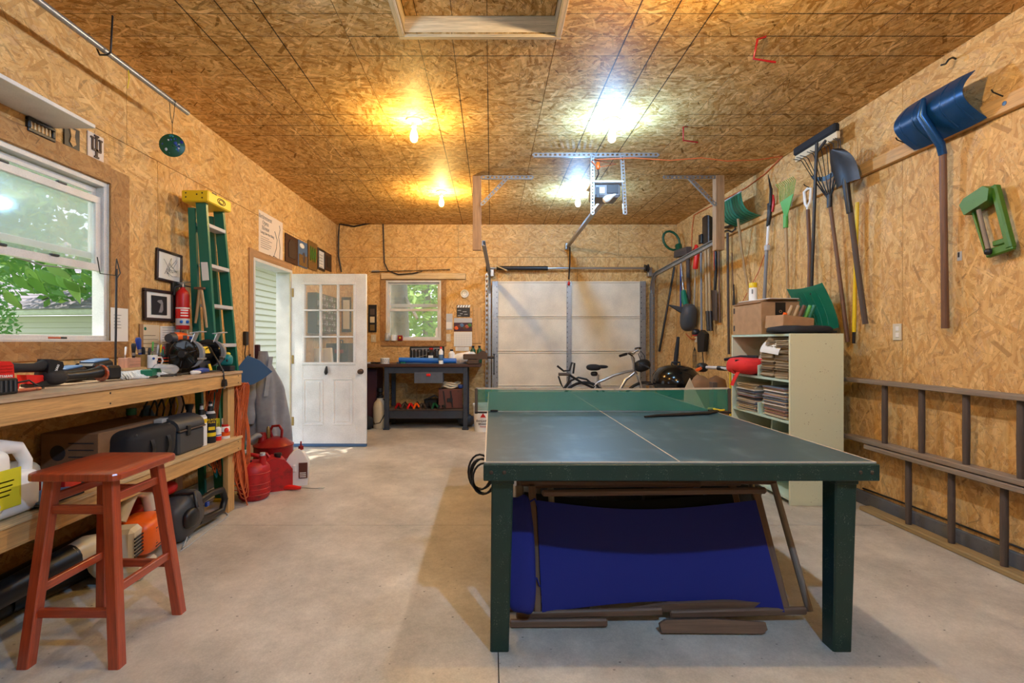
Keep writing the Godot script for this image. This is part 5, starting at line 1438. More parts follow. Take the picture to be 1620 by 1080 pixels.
	t = thing("red_box", "flat dark red box on the bench shelf", "box", Vector3(-2.03, SHELF_Y, -2.36))
	add(Mb.new().box(Vector3(0, 0.04, 0), Vector3(0.14, 0.08, 0.13), Basis(Vector3.UP, 0.2), 0.003), "carton", "red", t)
	add(Mb.new().box(Vector3(0.03, 0.04, 0.075), Vector3(0.05, 0.07, 0.02), Basis(Vector3.UP, 0.2), 0.003), "end_label", "paper", t)
	t = thing("blue_cable_bundle", "dark blue bundle of cable on the bench shelf", "cable", Vector3(-2.02, SHELF_Y, -2.55))
	for k in 4:
		var ring = []
		for i in 14: ring.append(Vector3(0.05 * cos(TAU * i / 14.0), 0.01 + k * 0.013, 0.09 * sin(TAU * i / 14.0) + k * 0.004))
		add(Mb.new().tube(ring, 0.008, 6, false, true), "turn", "blue_grey", t)
	t = thing("magazine_stack", "flat dark folders lying at the front of the bench shelf", "folders", Vector3(-1.95, SHELF_Y, -2.2))
	for k in 3: add(Mb.new().box(Vector3(0.0 + 0.01 * k, 0.005 + k * 0.009, 0), Vector3(0.16, 0.008, 0.24), Basis(Vector3.UP, 0.1 * k - 0.1), 0.001), "folder", ["black_soft", "grey_dark", "blue_grey"][k], t)
	t = thing("brown_carton", "brown cardboard carton with black print on the shelf against the wall", "box", Vector3(-2.16, SHELF_Y, -2.9))
	var cb = add(Mb.new().box(Vector3(0, 0.11, 0), Vector3(0.3, 0.22, 0.62), Basis.IDENTITY, 0.004), "carton", "cardboard_dark", t)
	add(Mb.new().lathe([[0, 0.001], [0.04, 0.001], [0.04, 0], [0, 0]], 18, Vector3(-0.06, 0.12, 0.31), Basis(Vector3.RIGHT, PI / 2)), "print", "ink", cb)
	for k in 4: add(Mb.new().box(Vector3(0.06, 0.17 - k * 0.035, 0.311), Vector3(0.13, 0.006, 0.001)), "print", "ink", cb)
	t = thing("soft_tool_bag", "black soft tool bag with straps on the bench shelf", "bag", Vector3(-1.99, SHELF_Y, -2.86))
	add(Mb.new().blob(Vector3(0, 0.108, 0), Vector3(0.115, 0.1, 0.2), Basis.IDENTITY, 0.38, 28, 16, noise(51, 0.05, 2), 0.08), "body", "black_soft", t)
	add(Mb.new().tube([Vector3(0.1, 0.19, 0.17), Vector3(0.02, 0.2, 0.0), Vector3(0.06, 0.2, -0.18)], 0.005, 6), "zip", "grey_dark", t)
	add(Mb.new().shell(func(u, v): return Vector3(0.118 + 0.012 * sin(PI * u), 0.05 + 0.1 * u, 0.05 + 0.03 * v), 6, 1, 0.004), "strap", "black", t)
	add(Mb.new().shell(func(u, v): return Vector3(0.118 + 0.012 * sin(PI * u), 0.05 + 0.1 * u, -0.09 + 0.03 * v), 6, 1, 0.004), "strap", "black", t)
	add(Mb.new().box(Vector3(0.0, 0.215, -0.19), Vector3(0.05, 0.022, 0.09), Basis(Vector3.UP, 0.2), 0.004), "buckle", "grey_pale", t)
	t = thing("plastic_toolbox", "black plastic toolbox with a rounded lid on the bench shelf", "toolbox", Vector3(-2.0, SHELF_Y, -3.2))
	add(Mb.new().box(Vector3(0, 0.07, 0), Vector3(0.22, 0.14, 0.27), Basis.IDENTITY, 0.012), "base", "grey_dark", t)
	var lid = [Vector2(-0.11, 0)]
	for i in 9: lid.append(Vector2(-0.11 * cos(PI * i / 8.0) * (1.0 if i in [0, 8] else 0.98), 0.02 + 0.06 * sin(PI * i / 8.0)))
	lid.append(Vector2(0.11, 0))
	add(Mb.new().prism(lid, 0.27, Transform3D(Basis.IDENTITY, Vector3(0, 0.146, 0)), true), "lid", "grey_dark", t)
	add(Mb.new().box(Vector3(0.112, 0.143, 0), Vector3(0.012, 0.01, 0.28), Basis.IDENTITY, 0.003), "rim", "rung_wood", t)
	add(Mb.new().box(Vector3(0.115, 0.14, 0.05), Vector3(0.014, 0.06, 0.035), Basis.IDENTITY, 0.003), "latch", "black", t)
	# bottles and cans
	can("aerosol_can", "tall white aerosol can with yellow band and black cap on the bench shelf", Vector3(-1.93, SHELF_Y, -3.37), 0.033, 0.19, "white", [[0.15, 0.178, 1.01, 1.01, "yellow", "band"], [0.19, 0.205, 0.92, 0.7, "grey_pale", "shoulder"], [0.205, 0.24, 0.62, 0.5, "black", "cap"], [0.24, 0.265, 0.36, 0.3, "grey_pale", "nozzle"], [0.265, 0.278, 0.4, 0.38, "black", "nozzle_tip"]], "cans on the bench shelf")
	var c2 = can("aerosol_can", "black aerosol can with yellow print and black cap on the bench shelf", Vector3(-1.925, SHELF_Y, -3.47), 0.033, 0.2, "black_soft", [[0.045, 0.07, 1.01, 1.01, "yellow", "band"], [0.2, 0.216, 0.92, 0.7, "grey_pale", "shoulder"], [0.216, 0.25, 0.62, 0.5, "black", "cap"], [0.25, 0.265, 0.36, 0.32, "grey_pale", "nozzle"], [0.265, 0.28, 0.4, 0.38, "black", "nozzle_tip"]], "cans on the bench shelf")
	letters("BLACK", 0.013, Vector3(0.022, 0.16, 0.0255), Basis(Vector3.UP, 0.7), "yellow", c2)
	letters("FLAG", 0.013, Vector3(0.022, 0.142, 0.0255), Basis(Vector3.UP, 0.7), "yellow", c2)
	add(Mb.new().box(Vector3(0.022, 0.1, 0.0255), Vector3(0.04, 0.022, 0.001), Basis(Vector3.UP, 0.7)), "print", "yellow", c2)
	can("spray_bottle", "white spray bottle with black trigger head behind the aerosol cans", Vector3(-2.03, SHELF_Y, -3.4), 0.036, 0.17, "white", [[0.17, 0.2, 0.9, 0.5, "white", "shoulder"], [0.2, 0.235, 0.5, 0.5, "black", "collar"], [0.235, 0.27, 0.6, 0.8, "black", "trigger_head"]], "cans on the bench shelf")
	can("oil_bottle", "small white bottle with blue and red label on the bench shelf edge", Vector3(-1.915, SHELF_Y, -3.545), 0.022, 0.085, "white", [[0.0, 0.03, 1.02, 1.02, "red_bright", "band"], [0.035, 0.042, 1.02, 1.02, "blue", "band"], [0.085, 0.095, 0.9, 0.3, "white", "shoulder"], [0.095, 0.12, 0.16, 0.1, "brass", "spout"]], "cans on the bench shelf")
	can("glue_bottle", "bottle with red label and green white cap behind the small cans", Vector3(-1.96, SHELF_Y, -3.555), 0.024, 0.14, "red_metal", [[0.14, 0.16, 0.9, 0.75, "green_plastic", "collar"], [0.16, 0.19, 0.75, 0.7, "white", "cap"], [0.02, 0.05, 1.02, 1.02, "teal", "band"]], "cans on the bench shelf")
	can("clear_bottle", "clear grey bottle with black cap behind the black aerosol can", Vector3(-2.0, SHELF_Y, -3.51), 0.026, 0.17, "grey_pale", [[0.17, 0.185, 0.9, 0.5, "grey_pale", "shoulder"], [0.185, 0.21, 0.8, 0.8, "black", "cap"]], "cans on the bench shelf")
	var c3 = can("paint_can", "small squat can with orange and white label at the end of the bench shelf", Vector3(-1.905, SHELF_Y, -3.62), 0.032, 0.085, "white", [[0.02, 0.05, 1.015, 1.015, "orange", "band"], [0.085, 0.1, 0.75, 0.7, "red", "cap"]], "cans on the bench shelf")
	add(Mb.new().blob(Vector3(0.02, 0.06, 0.02), Vector3(0.016, 0.02, 0.016), Basis.IDENTITY, 1, 10, 8), "print", "red_bright", c3)
	t = thing("yellow_card", "small yellow card box behind the squat can", "box", Vector3(-1.97, SHELF_Y, -3.62))
	add(Mb.new().box(Vector3(0, 0.07, 0), Vector3(0.035, 0.14, 0.045), Basis.IDENTITY, 0.002), "carton", "yellow_label", t)
	# dark things hanging under the worktop and on the wall behind
	for k in 5:
		t = thing("hanging_cable", ["black cable loop hanging under the workbench top, nearest of the row", "black cable loop under the workbench top, second of the row", "dull black cable loop under the workbench top, third of the row", "yellow cord loop hanging under the workbench top", "black cable loop under the workbench top, next to the yellow one"][k], "cable", Vector3(-2.16, 0.9, -3.2 - k * 0.07), "cables hanging under the workbench")
		var ring = []
		for i in 18: ring.append(Vector3(0.02 * sin(i), -0.13 + 0.14 * cos(TAU * i / 18.0), 0.045 * sin(TAU * i / 18.0)))
		add(Mb.new().tube(ring, 0.006, 6, false, true), "loop", ["black", "black", "rubber", "yellow", "black"][k], t)
	for k in 9:
		t = thing("extension_cord", ["orange extension cord coil at the bench end, nearest", "orange extension cord coil at the bench end, middle one", "orange extension cord coil at the bench end, farthest"][k - 6] if k > 5 else "teal cord loop hanging behind the workbench post" if k == 2 else "orange brown cord loop behind the workbench post, %s from the camera" % ["nearest", "second", "", "third", "fourth", "farthest"][k], "cord", Vector3(-2.0 if k < 6 else -1.9, 0.92, -3.62 - (k if k < 6 else 0) * 0.018 - (0.15 + (k - 6) * 0.02 if k > 5 else 0.0)), "orange cords at the workbench" if k > 5 else "cord loops behind the post")
		var m2 = Mb.new()
		var turns = 6 if k > 5 else 2
		for j in turns:
			var ring = []
			var hh = 0.26 + 0.035 * j + 0.02 * (k % 3)
			for i in 22:
				var a = TAU * i / 22.0
				ring.append(Vector3(0.03 * sin(a * 2 + j * 1.7) + 0.012 * j - 0.02, -hh + hh * cos(a), (0.03 + 0.016 * (j % 4)) * sin(a + 0.25 * sin(3.0 * a + j)) * (1.0 - 0.45 * cos(a))))
			m2.tube(ring, 0.0046 if k > 5 else 0.0046, 5, false, true)
		add(m2, "loops", "cord_orange" if k != 2 else "teal", t)
	t = thing("clear_bottle_blue", "blue clear plastic jug in the shadow at the back of the bench shelf", "bottle", Vector3(-2.22, SHELF_Y, -3.26))
	add(Mb.new().lathe([[0, 0], [0.05, 0], [0.05, 0.2], [0.03, 0.25], [0.02, 0.26], [0.02, 0.28], [0, 0.28]], 16), "body", "blue_grey", t)
	t = thing("maroon_jug", "dark maroon bottle with green cap at the back of the bench shelf", "bottle", Vector3(-2.22, SHELF_Y, -3.12))
	add(Mb.new().lathe([[0, 0], [0.06, 0], [0.06, 0.18], [0.025, 0.23], [0.025, 0.24], [0, 0.24]], 16), "body", "brown_steel", t)
	add(Mb.new().lathe([[0, 0.24], [0.028, 0.24], [0.028, 0.28], [0, 0.28]], 14), "cap", "green_plastic", t)
	under_bench()

func under_bench():
	# long black plastic pipes lying along the wall under the shelf
	var a = [[fl(10, 955, 0.06), Vector3(-2.02, 0.06, -3.0), 0.052, "long black plastic pipe on the floor under the workbench, front one"], [Vector3(-2.12, 0.15, -1.2), Vector3(-2.2, 0.15, -3.3), 0.05, "long black plastic pipe on the floor under the workbench, upper one"], [Vector3(-2.14, 0.05, -1.2), Vector3(-2.2, 0.05, -3.2), 0.05, "long black plastic pipe on the floor under the workbench, rear one"]]
	for k in 3:
		var t = thing("plastic_pipe", a[k][3], "pipe", a[k][0], "pipes under the workbench")
		var m = Mb.new()
		m.tube([a[k][0], a[k][1]], a[k][2], 18, false)
		m.tube([a[k][0] + (a[k][1] - a[k][0]) * 0.001, a[k][1]], a[k][2] * 0.88, 18, false)
		addw(m, "pipe", "black", t)
	var b = thing("rubbish_bag", "black plastic bag under the workbench at the left edge", "bag", Vector3(-2.03, 0.0, -1.75))
	add(Mb.new().blob(Vector3(0, 0.17, 0), Vector3(0.16, 0.17, 0.2), Basis.IDENTITY, 0.75, 24, 16, noise(61, 0.05, 3), 0.3), "bag", "black_gloss", b)
	var s = thing("paper_scrap", "grey strip of punched metal on the pipes under the workbench", "strip", Vector3(-2.05, 0.205, -2.5))
	add(Mb.new().bar(Vector3(0, 0.0, 0.16), Vector3(-0.03, 0.0, -0.16), 0.06, 0.004), "strip", "galvanised", s)
	# leaf blower, orange and cream
	var t = thing("leaf_blower", "orange and cream petrol leaf blower with black tube under the workbench", "leaf blower", Vector3(-1.93, 0, -2.72))
	add(Mb.new().blob(Vector3(0.03, 0.19, -0.03), Vector3(0.1, 0.095, 0.13), Basis(Vector3.UP, 0.2), 0.5, 20, 12), "engine_cover", "orange", t)
	add(Mb.new().lathe([[0, 0.0], [0.04, 0.0], [0.085, -0.02], [0.09, -0.05], [0, -0.05]], 20, Vector3(0.05, 0.17, -0.2), Basis(Vector3(0, 0, 1), -PI / 2)), "starter_cover", "orange", t)
	for k in 7: add(Mb.new().box(Vector3(0.128, 0.135 + k * 0.016, -0.02), Vector3(0.006, 0.006, 0.07), Basis(Vector3.UP, 0.2)), "vent", "black", t)
	add(Mb.new().box(Vector3(0.05, 0.2, 0.13), Vector3(0.13, 0.16, 0.12), Basis(Vector3.UP, 0.2), 0.02), "muffler_guard", "tan_plastic", t)
	for k in 6: add(Mb.new().box(Vector3(0.12, 0.14 + k * 0.018, 0.12), Vector3(0.006, 0.007, 0.09), Basis(Vector3.UP, 0.2)), "vent", "black", t)
	add(Mb.new().lathe([[0, 0.05], [0.085, 0.045], [0.1, 0.02], [0.1, -0.02], [0.085, -0.045], [0, -0.05]], 24, Vector3(-0.02, 0.13, 0.14), Basis(Vector3(0, 0, 1), -PI / 2)), "fan_housing", "tan_plastic", t)
	add(Mb.new().tube([Vector3(0.0, 0.3, 0.1), Vector3(0.01, 0.39, 0.05), Vector3(0.0, 0.42, -0.02), Vector3(-0.01, 0.38, -0.12), Vector3(0.0, 0.28, -0.15)], [0.035, 0.035, 0.028, 0.03, 0.035], 10), "handle", "tan_plastic", t)
	add(Mb.new().tube([Vector3(0.0, 0.2, 0.18), Vector3(-0.01, 0.24, 0.3), Vector3(-0.01, 0.235, 0.4)], [0.07, 0.06, 0.055], 14), "nozzle_joint", "tan_plastic", t)
	add(Mb.new().tube([Vector3(-0.01, 0.235, 0.38), Vector3(-0.06, 0.2, 0.75)], [0.058, 0.05], 14), "blower_tube", "black", t)
	add(Mb.new().box(Vector3(0.05, 0.035, 0.05), Vector3(0.14, 0.07, 0.2), Basis(Vector3.UP, 0.2), 0.015), "base", "tan_plastic", t)
	add(Mb.new().box(Vector3(0.125, 0.04, 0.06), Vector3(0.003, 0.035, 0.1), Basis(Vector3.UP, 0.2)), "label_plate", "yellow_label", t)
	# chainsaw: dark body, rear handle to the right
	t = thing("chainsaw", "dark grey electric chainsaw with loop handle on the floor by the bench post", "chainsaw", Vector3(-1.91, 0, -3.2))
	add(Mb.new().blob(Vector3(-0.02, 0.15, 0.05), Vector3(0.085, 0.13, 0.15), Basis(Vector3.RIGHT, 0.25), 0.55, 20, 12), "body", "grey_dark", t)
	add(Mb.new().tube([Vector3(0.03, 0.2, -0.06), Vector3(0.03, 0.21, -0.2), Vector3(0.03, 0.195, -0.33), Vector3(0.03, 0.12, -0.37), Vector3(0.03, 0.05, -0.33), Vector3(0.03, 0.06, -0.15), Vector3(0.03, 0.08, -0.04)], [0.024, 0.022, 0.022, 0.022, 0.022, 0.026, 0.03], 8), "rear_handle", "black", t)
	add(Mb.new().tube([Vector3(-0.1, 0.1, 0.1), Vector3(-0.1, 0.27, 0.08), Vector3(0.06, 0.29, 0.05), Vector3(0.085, 0.2, 0.06)], 0.014, 8), "front_handle", "black", t)
	add(Mb.new().box(Vector3(0.04, 0.16, -0.13), Vector3(0.02, 0.03, 0.03), Basis.IDENTITY, 0.004), "trigger", "blue", t)
	add(Mb.new().blob(Vector3(0.07, 0.15, 0.1), Vector3(0.03, 0.06, 0.07), Basis.IDENTITY, 0.8, 12, 8), "side_cover", "black", t)
	add(Mb.new().blob(Vector3(-0.1, 0.33, 0.1), Vector3(0.07, 0.04, 0.07), Basis.IDENTITY, 0.7, 12, 8), "fuel_cap", "red", t)
	# cable along the floor
	t = thing("floor_cable", "pale grey cable lying on the floor along the workbench", "cable", Vector3(-1.8, 0.004, -2.8))
	addw(Mb.new().tube([fl(285, 872, 0.005), fl(300, 862, 0.005), fl(330, 838, 0.005), fl(352, 823, 0.005), fl(361, 815, 0.005), fl(357, 810, 0.006)], 0.0035, 6), "cable", "grey_pale", t)
	addw(Mb.new().tube([fl(300, 838, 0.06), fl(292, 860, 0.01), fl(288, 868, 0.005), fl(296, 858, 0.005), fl(302, 850, 0.005), fl(293, 848, 0.02)], 0.003, 6), "cable", "grey_pale", t)
	t = thing("long_stick", "thin grey stick lying on the floor under the workbench", "stick", Vector3(-2.15, 0.02, -3.5))
	add(Mb.new().tube([Vector3(0, 0, 0.2), Vector3(0.02, 0, -0.4)], 0.012, 6), "stick", "grey_wood", t)
	t = thing("red_bucket_lid", "dark red round tool part behind the leaf blower", "part", Vector3(-2.13, 0, -3.02))
	add(Mb.new().lathe([[0, 0], [0.09, 0], [0.1, 0.22], [0.08, 0.27], [0.03, 0.29], [0, 0.29]], 18), "drum", "red", t)
	t = thing("yellow_strap", "coiled yellow strap on the floor behind the bench post", "strap", Vector3(-2.22, 0, -3.6))
	add(Mb.new().lathe([[0.02, 0], [0.06, 0], [0.06, 0.04], [0.02, 0.04], [0.02, 0]], 18), "coil", "yellow", t)

# a flat picture on a side wall: corners given where they are seen; frame, mount and what is inside
func wall_frame(called, label, category, side, px0, py0, px1, py1, fw, d, frame_mat, inner_mat, group = "", tilt = 0.0):
	# side -1 left wall, +1 right wall; py0 and py1 are top and bottom at the px0 end
	var a = wl(px0, py0) if side < 0 else wr(px0, py0)
	var b = wl(px0, py1) if side < 0 else wr(px0, py1)
	var e = wl(px1, py0) if side < 0 else wr(px1, py0)
	var w = abs(a.z - e.z)
	var h = a.y - b.y
	var t = thing(called, label, category, Vector3(a.x, (a.y + b.y) / 2, (a.z + e.z) / 2), group)
	# local axes: x to the right as seen from the room, y up, z out of the wall
	t.transform.basis = Basis(Vector3.UP, PI / 2 if side < 0 else -PI / 2) * Basis(Vector3(0, 0, 1), tilt)
	if fw > 0: frame_of(t, "frame", frame_mat, Transform3D(Basis.IDENTITY, Vector3(-w / 2, -h / 2, d / 2)), w, h, fw, d, 0.003)
	add(Mb.new().box(Vector3(0, 0, d * 0.35), Vector3(w - fw * 1.6, h - fw * 1.6, d * 0.3)), "sheet" if fw == 0 else "picture", inner_mat, t)
	t.set_meta("w", w); t.set_meta("h", h)
	return t

func lines_on(t, z, x0, x1, y0, y1, n, mkey, th = 0.004, ragged = 0.3):
	for i in n:
		var y = lerp(y0, y1, float(i) / max(1, n - 1))
		var e = x1 - (x1 - x0) * rng.randf() * ragged
		add(Mb.new().box(Vector3((x0 + e) / 2, y, z), Vector3(e - x0, th, 0.001)), "text_line", mkey, t)

func left_wall_things():
	var t = wall_frame("framed_map", "dark framed map hanging tilted beside the green stepladder", "picture", -1, 244.7, 392, 285, 443, 0.018, 0.02, "frame_wood", "paper", "", -0.03)
	for k in 9: add(Mb.new().tube([Vector3(rng.randf_range(-0.1, 0), rng.randf_range(-0.07, 0.07), 0.0155), Vector3(rng.randf_range(-0.05, 0.05), rng.randf_range(-0.07, 0.07), 0.0155), Vector3(rng.randf_range(0, 0.1), rng.randf_range(-0.07, 0.07), 0.0155)], 0.0012, 4), "map_line", "grey", t)
	t = wall_frame("framed_photo", "black and white photograph in dark frame with white mount", "picture", -1, 224, 454.5, 270.5, 506, 0.02, 0.024, "frame_wood", "paper", "", 0.01)
	add(Mb.new().box(Vector3(0.002, 0, 0.0165), Vector3(t.get_meta("w") * 0.52, t.get_meta("h") * 0.6, 0.002)), "print", "black_soft", t)
	add(Mb.new().prism([Vector2(-0.02, 0.035), Vector2(0.02, 0.04), Vector2(0.032, 0.02), Vector2(0.035, -0.03), Vector2(0.02, -0.05), Vector2(-0.015, -0.05), Vector2(0.0, -0.02), Vector2(0.01, 0.01), Vector2(-0.03, 0.025)], 0.002, Transform3D(Basis.IDENTITY, Vector3(0.005, 0, 0.018))), "figure", "grey", t)
	# fire extinguisher
	var p = wl(289, 521, 0.07)
	t = thing("fire_extinguisher", "red fire extinguisher with white label on the left wall", "extinguisher", p)
	var r = 0.045
	add(Mb.new().lathe([[0, 0], [r * 0.96, 0], [r, 0.006], [r, 0.25], [r * 0.9, 0.275], [r * 0.5, 0.295], [0.016, 0.3], [0.016, 0.31], [0, 0.31]], 22), "cylinder", "red", t)
	add(Mb.new().lathe([[r + 0.0005, 0.03], [r + 0.0012, 0.031], [r + 0.0012, 0.16], [r + 0.0005, 0.161]], 22), "label_sheet", "paper", t)
	add(Mb.new().lathe([[r + 0.001, 0.08], [r + 0.0018, 0.081], [r + 0.0018, 0.15], [r + 0.001, 0.151]], 22), "label_sheet", "red_bright", t)
	for k in 3: add(Mb.new().box(Vector3(r * 0.72, 0.14 - 0.02 * k, r * 0.72), Vector3(0.05, 0.008, 0.002), Basis(Vector3.UP, PI / 4)), "print", "white", t)
	for k in 2: add(Mb.new().blob(Vector3(r * 0.72 - 0.014 + 0.028 * k, 0.055, r * 0.72 + 0.014 - 0.028 * k), Vector3(0.009, 0.011, 0.009), Basis.IDENTITY, 0.6, 8, 6), "print", "blue_tube", t)
	add(Mb.new().box(Vector3(0.0, 0.325, 0), Vector3(0.025, 0.03, 0.025), Basis.IDENTITY, 0.004), "valve", "steel", t)
	add(Mb.new().bar(Vector3(-0.02, 0.34, 0.02), Vector3(0.02, 0.365, -0.1), 0.018, 0.006), "lever", "steel", t)
	add(Mb.new().bar(Vector3(0, 0.325, -0.01), Vector3(0.03, 0.32, -0.09), 0.018, 0.006), "carry_handle", "black", t)
	add(Mb.new().tube([Vector3(0, 0.32, 0.01), Vector3(-0.03, 0.31, 0.04), Vector3(-0.035, 0.25, 0.045)], 0.008, 6), "hose", "black", t)
	add(Mb.new().box(Vector3(-0.058, 0.2, 0), Vector3(0.02, 0.3, 0.07), Basis.IDENTITY, 0.003), "bracket", "black", t)
	t = thing("white_pipe_stub", "pale plastic pipe behind the fire extinguisher", "pipe", wl(293, 548, 0.03))
	add(Mb.new().tube([Vector3(0, -0.12, 0), Vector3(0, 0.12, 0)], 0.02, 10), "pipe", "tan_plastic", t)
	# papers on the wall behind the pots
	t = wall_frame("wood_batten", "thin wooden batten on the wall beside the papers", "batten", -1, 219, 512, 224.5, 578, 0, 0.02, "pine", "pine_old")
	t = wall_frame("certificate", "tan certificate sheet pinned to the left wall", "paper", -1, 225, 513, 252, 566, 0, 0.003, "paper", "paper_warm", "papers on the left wall")
	lines_on(t, 0.003, -0.08, 0.08, 0.04, -0.1, 6, "ink", 0.002)
	add(Mb.new().blob(Vector3(-0.06, 0.085, 0.002), Vector3(0.012, 0.012, 0.001), Basis.IDENTITY, 1, 10, 6), "seal", "green_plastic", t)
	t = wall_frame("typed_sheet", "white typed sheet of paper pinned under the fire extinguisher", "paper", -1, 253.5, 515, 284, 574, 0, 0.003, "paper", "paper", "papers on the left wall", 0.02)
	lines_on(t, 0.003, -0.09, 0.09, 0.12, -0.12, 15, "grey", 0.0025)
	t = wall_frame("typed_sheet", "pale green typed sheet on the window trim", "paper", -1, 171.5, 486, 199, 540, 0, 0.003, "paper", "paper", "papers on the left wall")
	t.position.x += 0.013
	lines_on(t, 0.003, -0.05, 0.02, 0.06, -0.02, 5, "ink", 0.0025)
	# plaques above the window
	t = wall_frame("framed_stripes", "black framed striped picture above the left window", "picture", -1, 39, 183, 83, 206, 0.018, 0.02, "frame_black", "pine", "plaques above the window", 0)
	for k in 6: add(Mb.new().box(Vector3(-0.06 + k * 0.022, 0, 0.014), Vector3(0.006, 0.04, 0.002)), "stripe", "paper_warm", t)
	t = wall_frame("black_plaque", "black plaque with a wooden figure above the left window", "plaque", -1, 99, 195, 123, 228, 0, 0.022, "black", "black", "plaques above the window")
	var fig = [Vector2(-0.02, 0.045), Vector2(0.018, 0.045), Vector2(0.012, 0.01), Vector2(0.022, -0.035), Vector2(0.0, -0.052), Vector2(-0.02, -0.03), Vector2(-0.01, 0.005)]
	add(Mb.new().prism(fig, 0.006, Transform3D(Basis.IDENTITY, Vector3(0, 0, 0.013))), "figure", "pine", t)
	t = wall_frame("emblem_tile", "pale tile with a dark interlocked monogram emblem above the window", "plaque", -1, 137, 206, 162, 246, 0, 0.016, "paper", "paper_pink", "plaques above the window")
	var q = Mb.new()
	for s in [[-0.03, 0.01, 0.012, 0.06], [0.03, 0.01, 0.012, 0.06], [0, -0.022, 0.07, 0.012], [0, 0.0, 0.014, 0.12], [-0.03, 0.045, 0.028, 0.01], [0.03, 0.045, 0.028, 0.01], [0, 0.062, 0.034, 0.01], [0, -0.062, 0.034, 0.01]]: q.box(Vector3(s[0], s[1], 0.012), Vector3(s[2], s[3], 0.006))
	add(q, "monogram", "dark_wood", t)
	# white shelf above the window
	t = thing("wall_shelf", "white painted shelf fixed above the left window", "shelf", Vector3(-2.235, 2.37, -2.1))
	add(Mb.new().box(Vector3(0, 0.01, 0), Vector3(0.23, 0.02, 1.22), Basis.IDENTITY, 0.002), "board", "white_vinyl", t)
	for z in [0.4, -0.45]: add(Mb.new().prism([Vector2(0, 0), Vector2(0.16, 0), Vector2(0, -0.1)], 0.015, Transform3D(Basis.IDENTITY, Vector3(-0.115, 0.0, z + (0.6 if z < 0 else 0.0)))), "bracket", "white", t)
	# conduit hung under the ceiling, with a glass ornament
	t = thing("steel_conduit", "long steel pipe hung on hooks under the ceiling at the left", "pipe", Vector3(-2.1, 2.81, -2.2))
	addw(Mb.new().tube([Vector3(-2.1, 2.81, -0.6), Vector3(-2.1, 2.81, -3.5)], 0.0165, 12), "pipe", "galvanised", t)
	for z in [-2.745, -1.2]: addw(Mb.new().tube([Vector3(-2.07, HC, z - 0.02), Vector3(-2.06, 2.9, z), Vector3(-2.065, 2.8, z), Vector3(-2.085, 2.785, z), Vector3(-2.125, 2.785, z), Vector3(-2.14, 2.82, z)], 0.005, 6), "hook", "dark_steel", t)
	addw(Mb.new().tube([Vector3(-2.1, 2.83, -2.92), Vector3(-2.09, 2.75, -2.92), Vector3(-2.1, 2.69, -2.92)], 0.003, 5), "string", "yellow", t)
	t = thing("glass_ornament", "round blue green mosaic glass ornament hanging from the steel pipe", "ornament", Vector3(-2.1, 2.52, -3.33))
	add(Mb.new().lathe([[0, -0.016], [0.05, -0.014], [0.075, -0.004], [0.075, 0.004], [0.05, 0.014], [0, 0.016]], 26, Vector3.ZERO, Basis(Vector3.UP, 0.35) * Basis(Vector3.RIGHT, PI / 2)), "disc", "green_dark", t)
	var rg = RandomNumberGenerator.new()
	rg.seed = 3
	for k in 26:
		var a = rg.randf() * TAU
		var d = sqrt(rg.randf()) * 0.06
		add(Mb.new().blob(Basis(Vector3.UP, 0.35) * Vector3(cos(a) * d, sin(a) * d, 0.015 - d * 0.12), Vector3(1, 1, 0) * rg.randf_range(0.007, 0.013) + Vector3(0, 0, 0.006), Basis(Vector3.UP, 0.35), 1, 8, 6), "glass_bead", ["blue", "teal", "blue_cloth", "green_dark", "grey_pale"][k % 5], t)
	add(Mb.new().tube([Vector3(0, 0.075, 0), Vector3(0, 0.14, 0), Vector3(-0.012, 0.2, 0), Vector3(-0.02, 0.295, 0), Vector3(0.0, 0.309, 0), Vector3(0.02, 0.295, 0), Vector3(0.01, 0.2, 0), Vector3(0, 0.14, 0)], 0.002, 4), "string", "dark_steel", t)
	# poster and plaques over the door
	t = wall_frame("poster", "cream retirement party poster with a line drawing above the side door", "poster", -1, 409, 331, 447, 407, 0, 0.004, "paper", "paper_pink")
	var w = t.get_meta("w")
	var zt = 0.0035
	var yy = 0.19
	for s in [["Retirement", 0.042], ["Open", 0.042], ["House", 0.042]]:
		letters(s[0], s[1], Vector3(-0.14, yy, zt), Basis.IDENTITY, "grey", t, "lettering", "Droid Serif", false, 0.001)
		yy -= 0.055
	letters("Long Live the King", 0.026, Vector3(-0.1, yy + 0.005, zt), Basis.IDENTITY, "grey", t, "lettering", "Droid Serif", false, 0.001)
	lines_on(t, zt, -0.25, 0.02, yy - 0.04, yy - 0.15, 6, "grey", 0.005, 0.4)
	add(Mb.new().tube([Vector3(0.08, 0.1, zt), Vector3(0.14, 0.02, zt), Vector3(0.12, -0.08, zt), Vector3(0.06, -0.17, zt), Vector3(0.2, -0.19, zt), Vector3(0.22, -0.05, zt), Vector3(0.18, 0.06, zt), Vector3(0.22, 0.15, zt), Vector3(0.2, 0.19, zt)], 0.004, 4), "drawing", "grey", t)
	add(Mb.new().tube([Vector3(-0.05, -0.18, zt), Vector3(0.02, -0.19, zt), Vector3(0.06, -0.17, zt)], 0.005, 4), "drawing", "ink", t)
	t = wall_frame("wooden_plaque", "large dark wooden plaque with engraved plate above the side door", "plaque", -1, 450, 368, 469.5, 413, 0, 0.03, "dark_wood", "dark_wood", "plaques over the side door")
	t.scale = Vector3.ONE
	add(Mb.new().prism([Vector2(-0.1, -0.1), Vector2(0.1, -0.1), Vector2(0.11, 0.06), Vector2(0.06, 0.11), Vector2(-0.06, 0.11), Vector2(-0.11, 0.06)], 0.006, Transform3D(Basis.IDENTITY, Vector3(0, 0, 0.018))), "plate", "rusty", t)
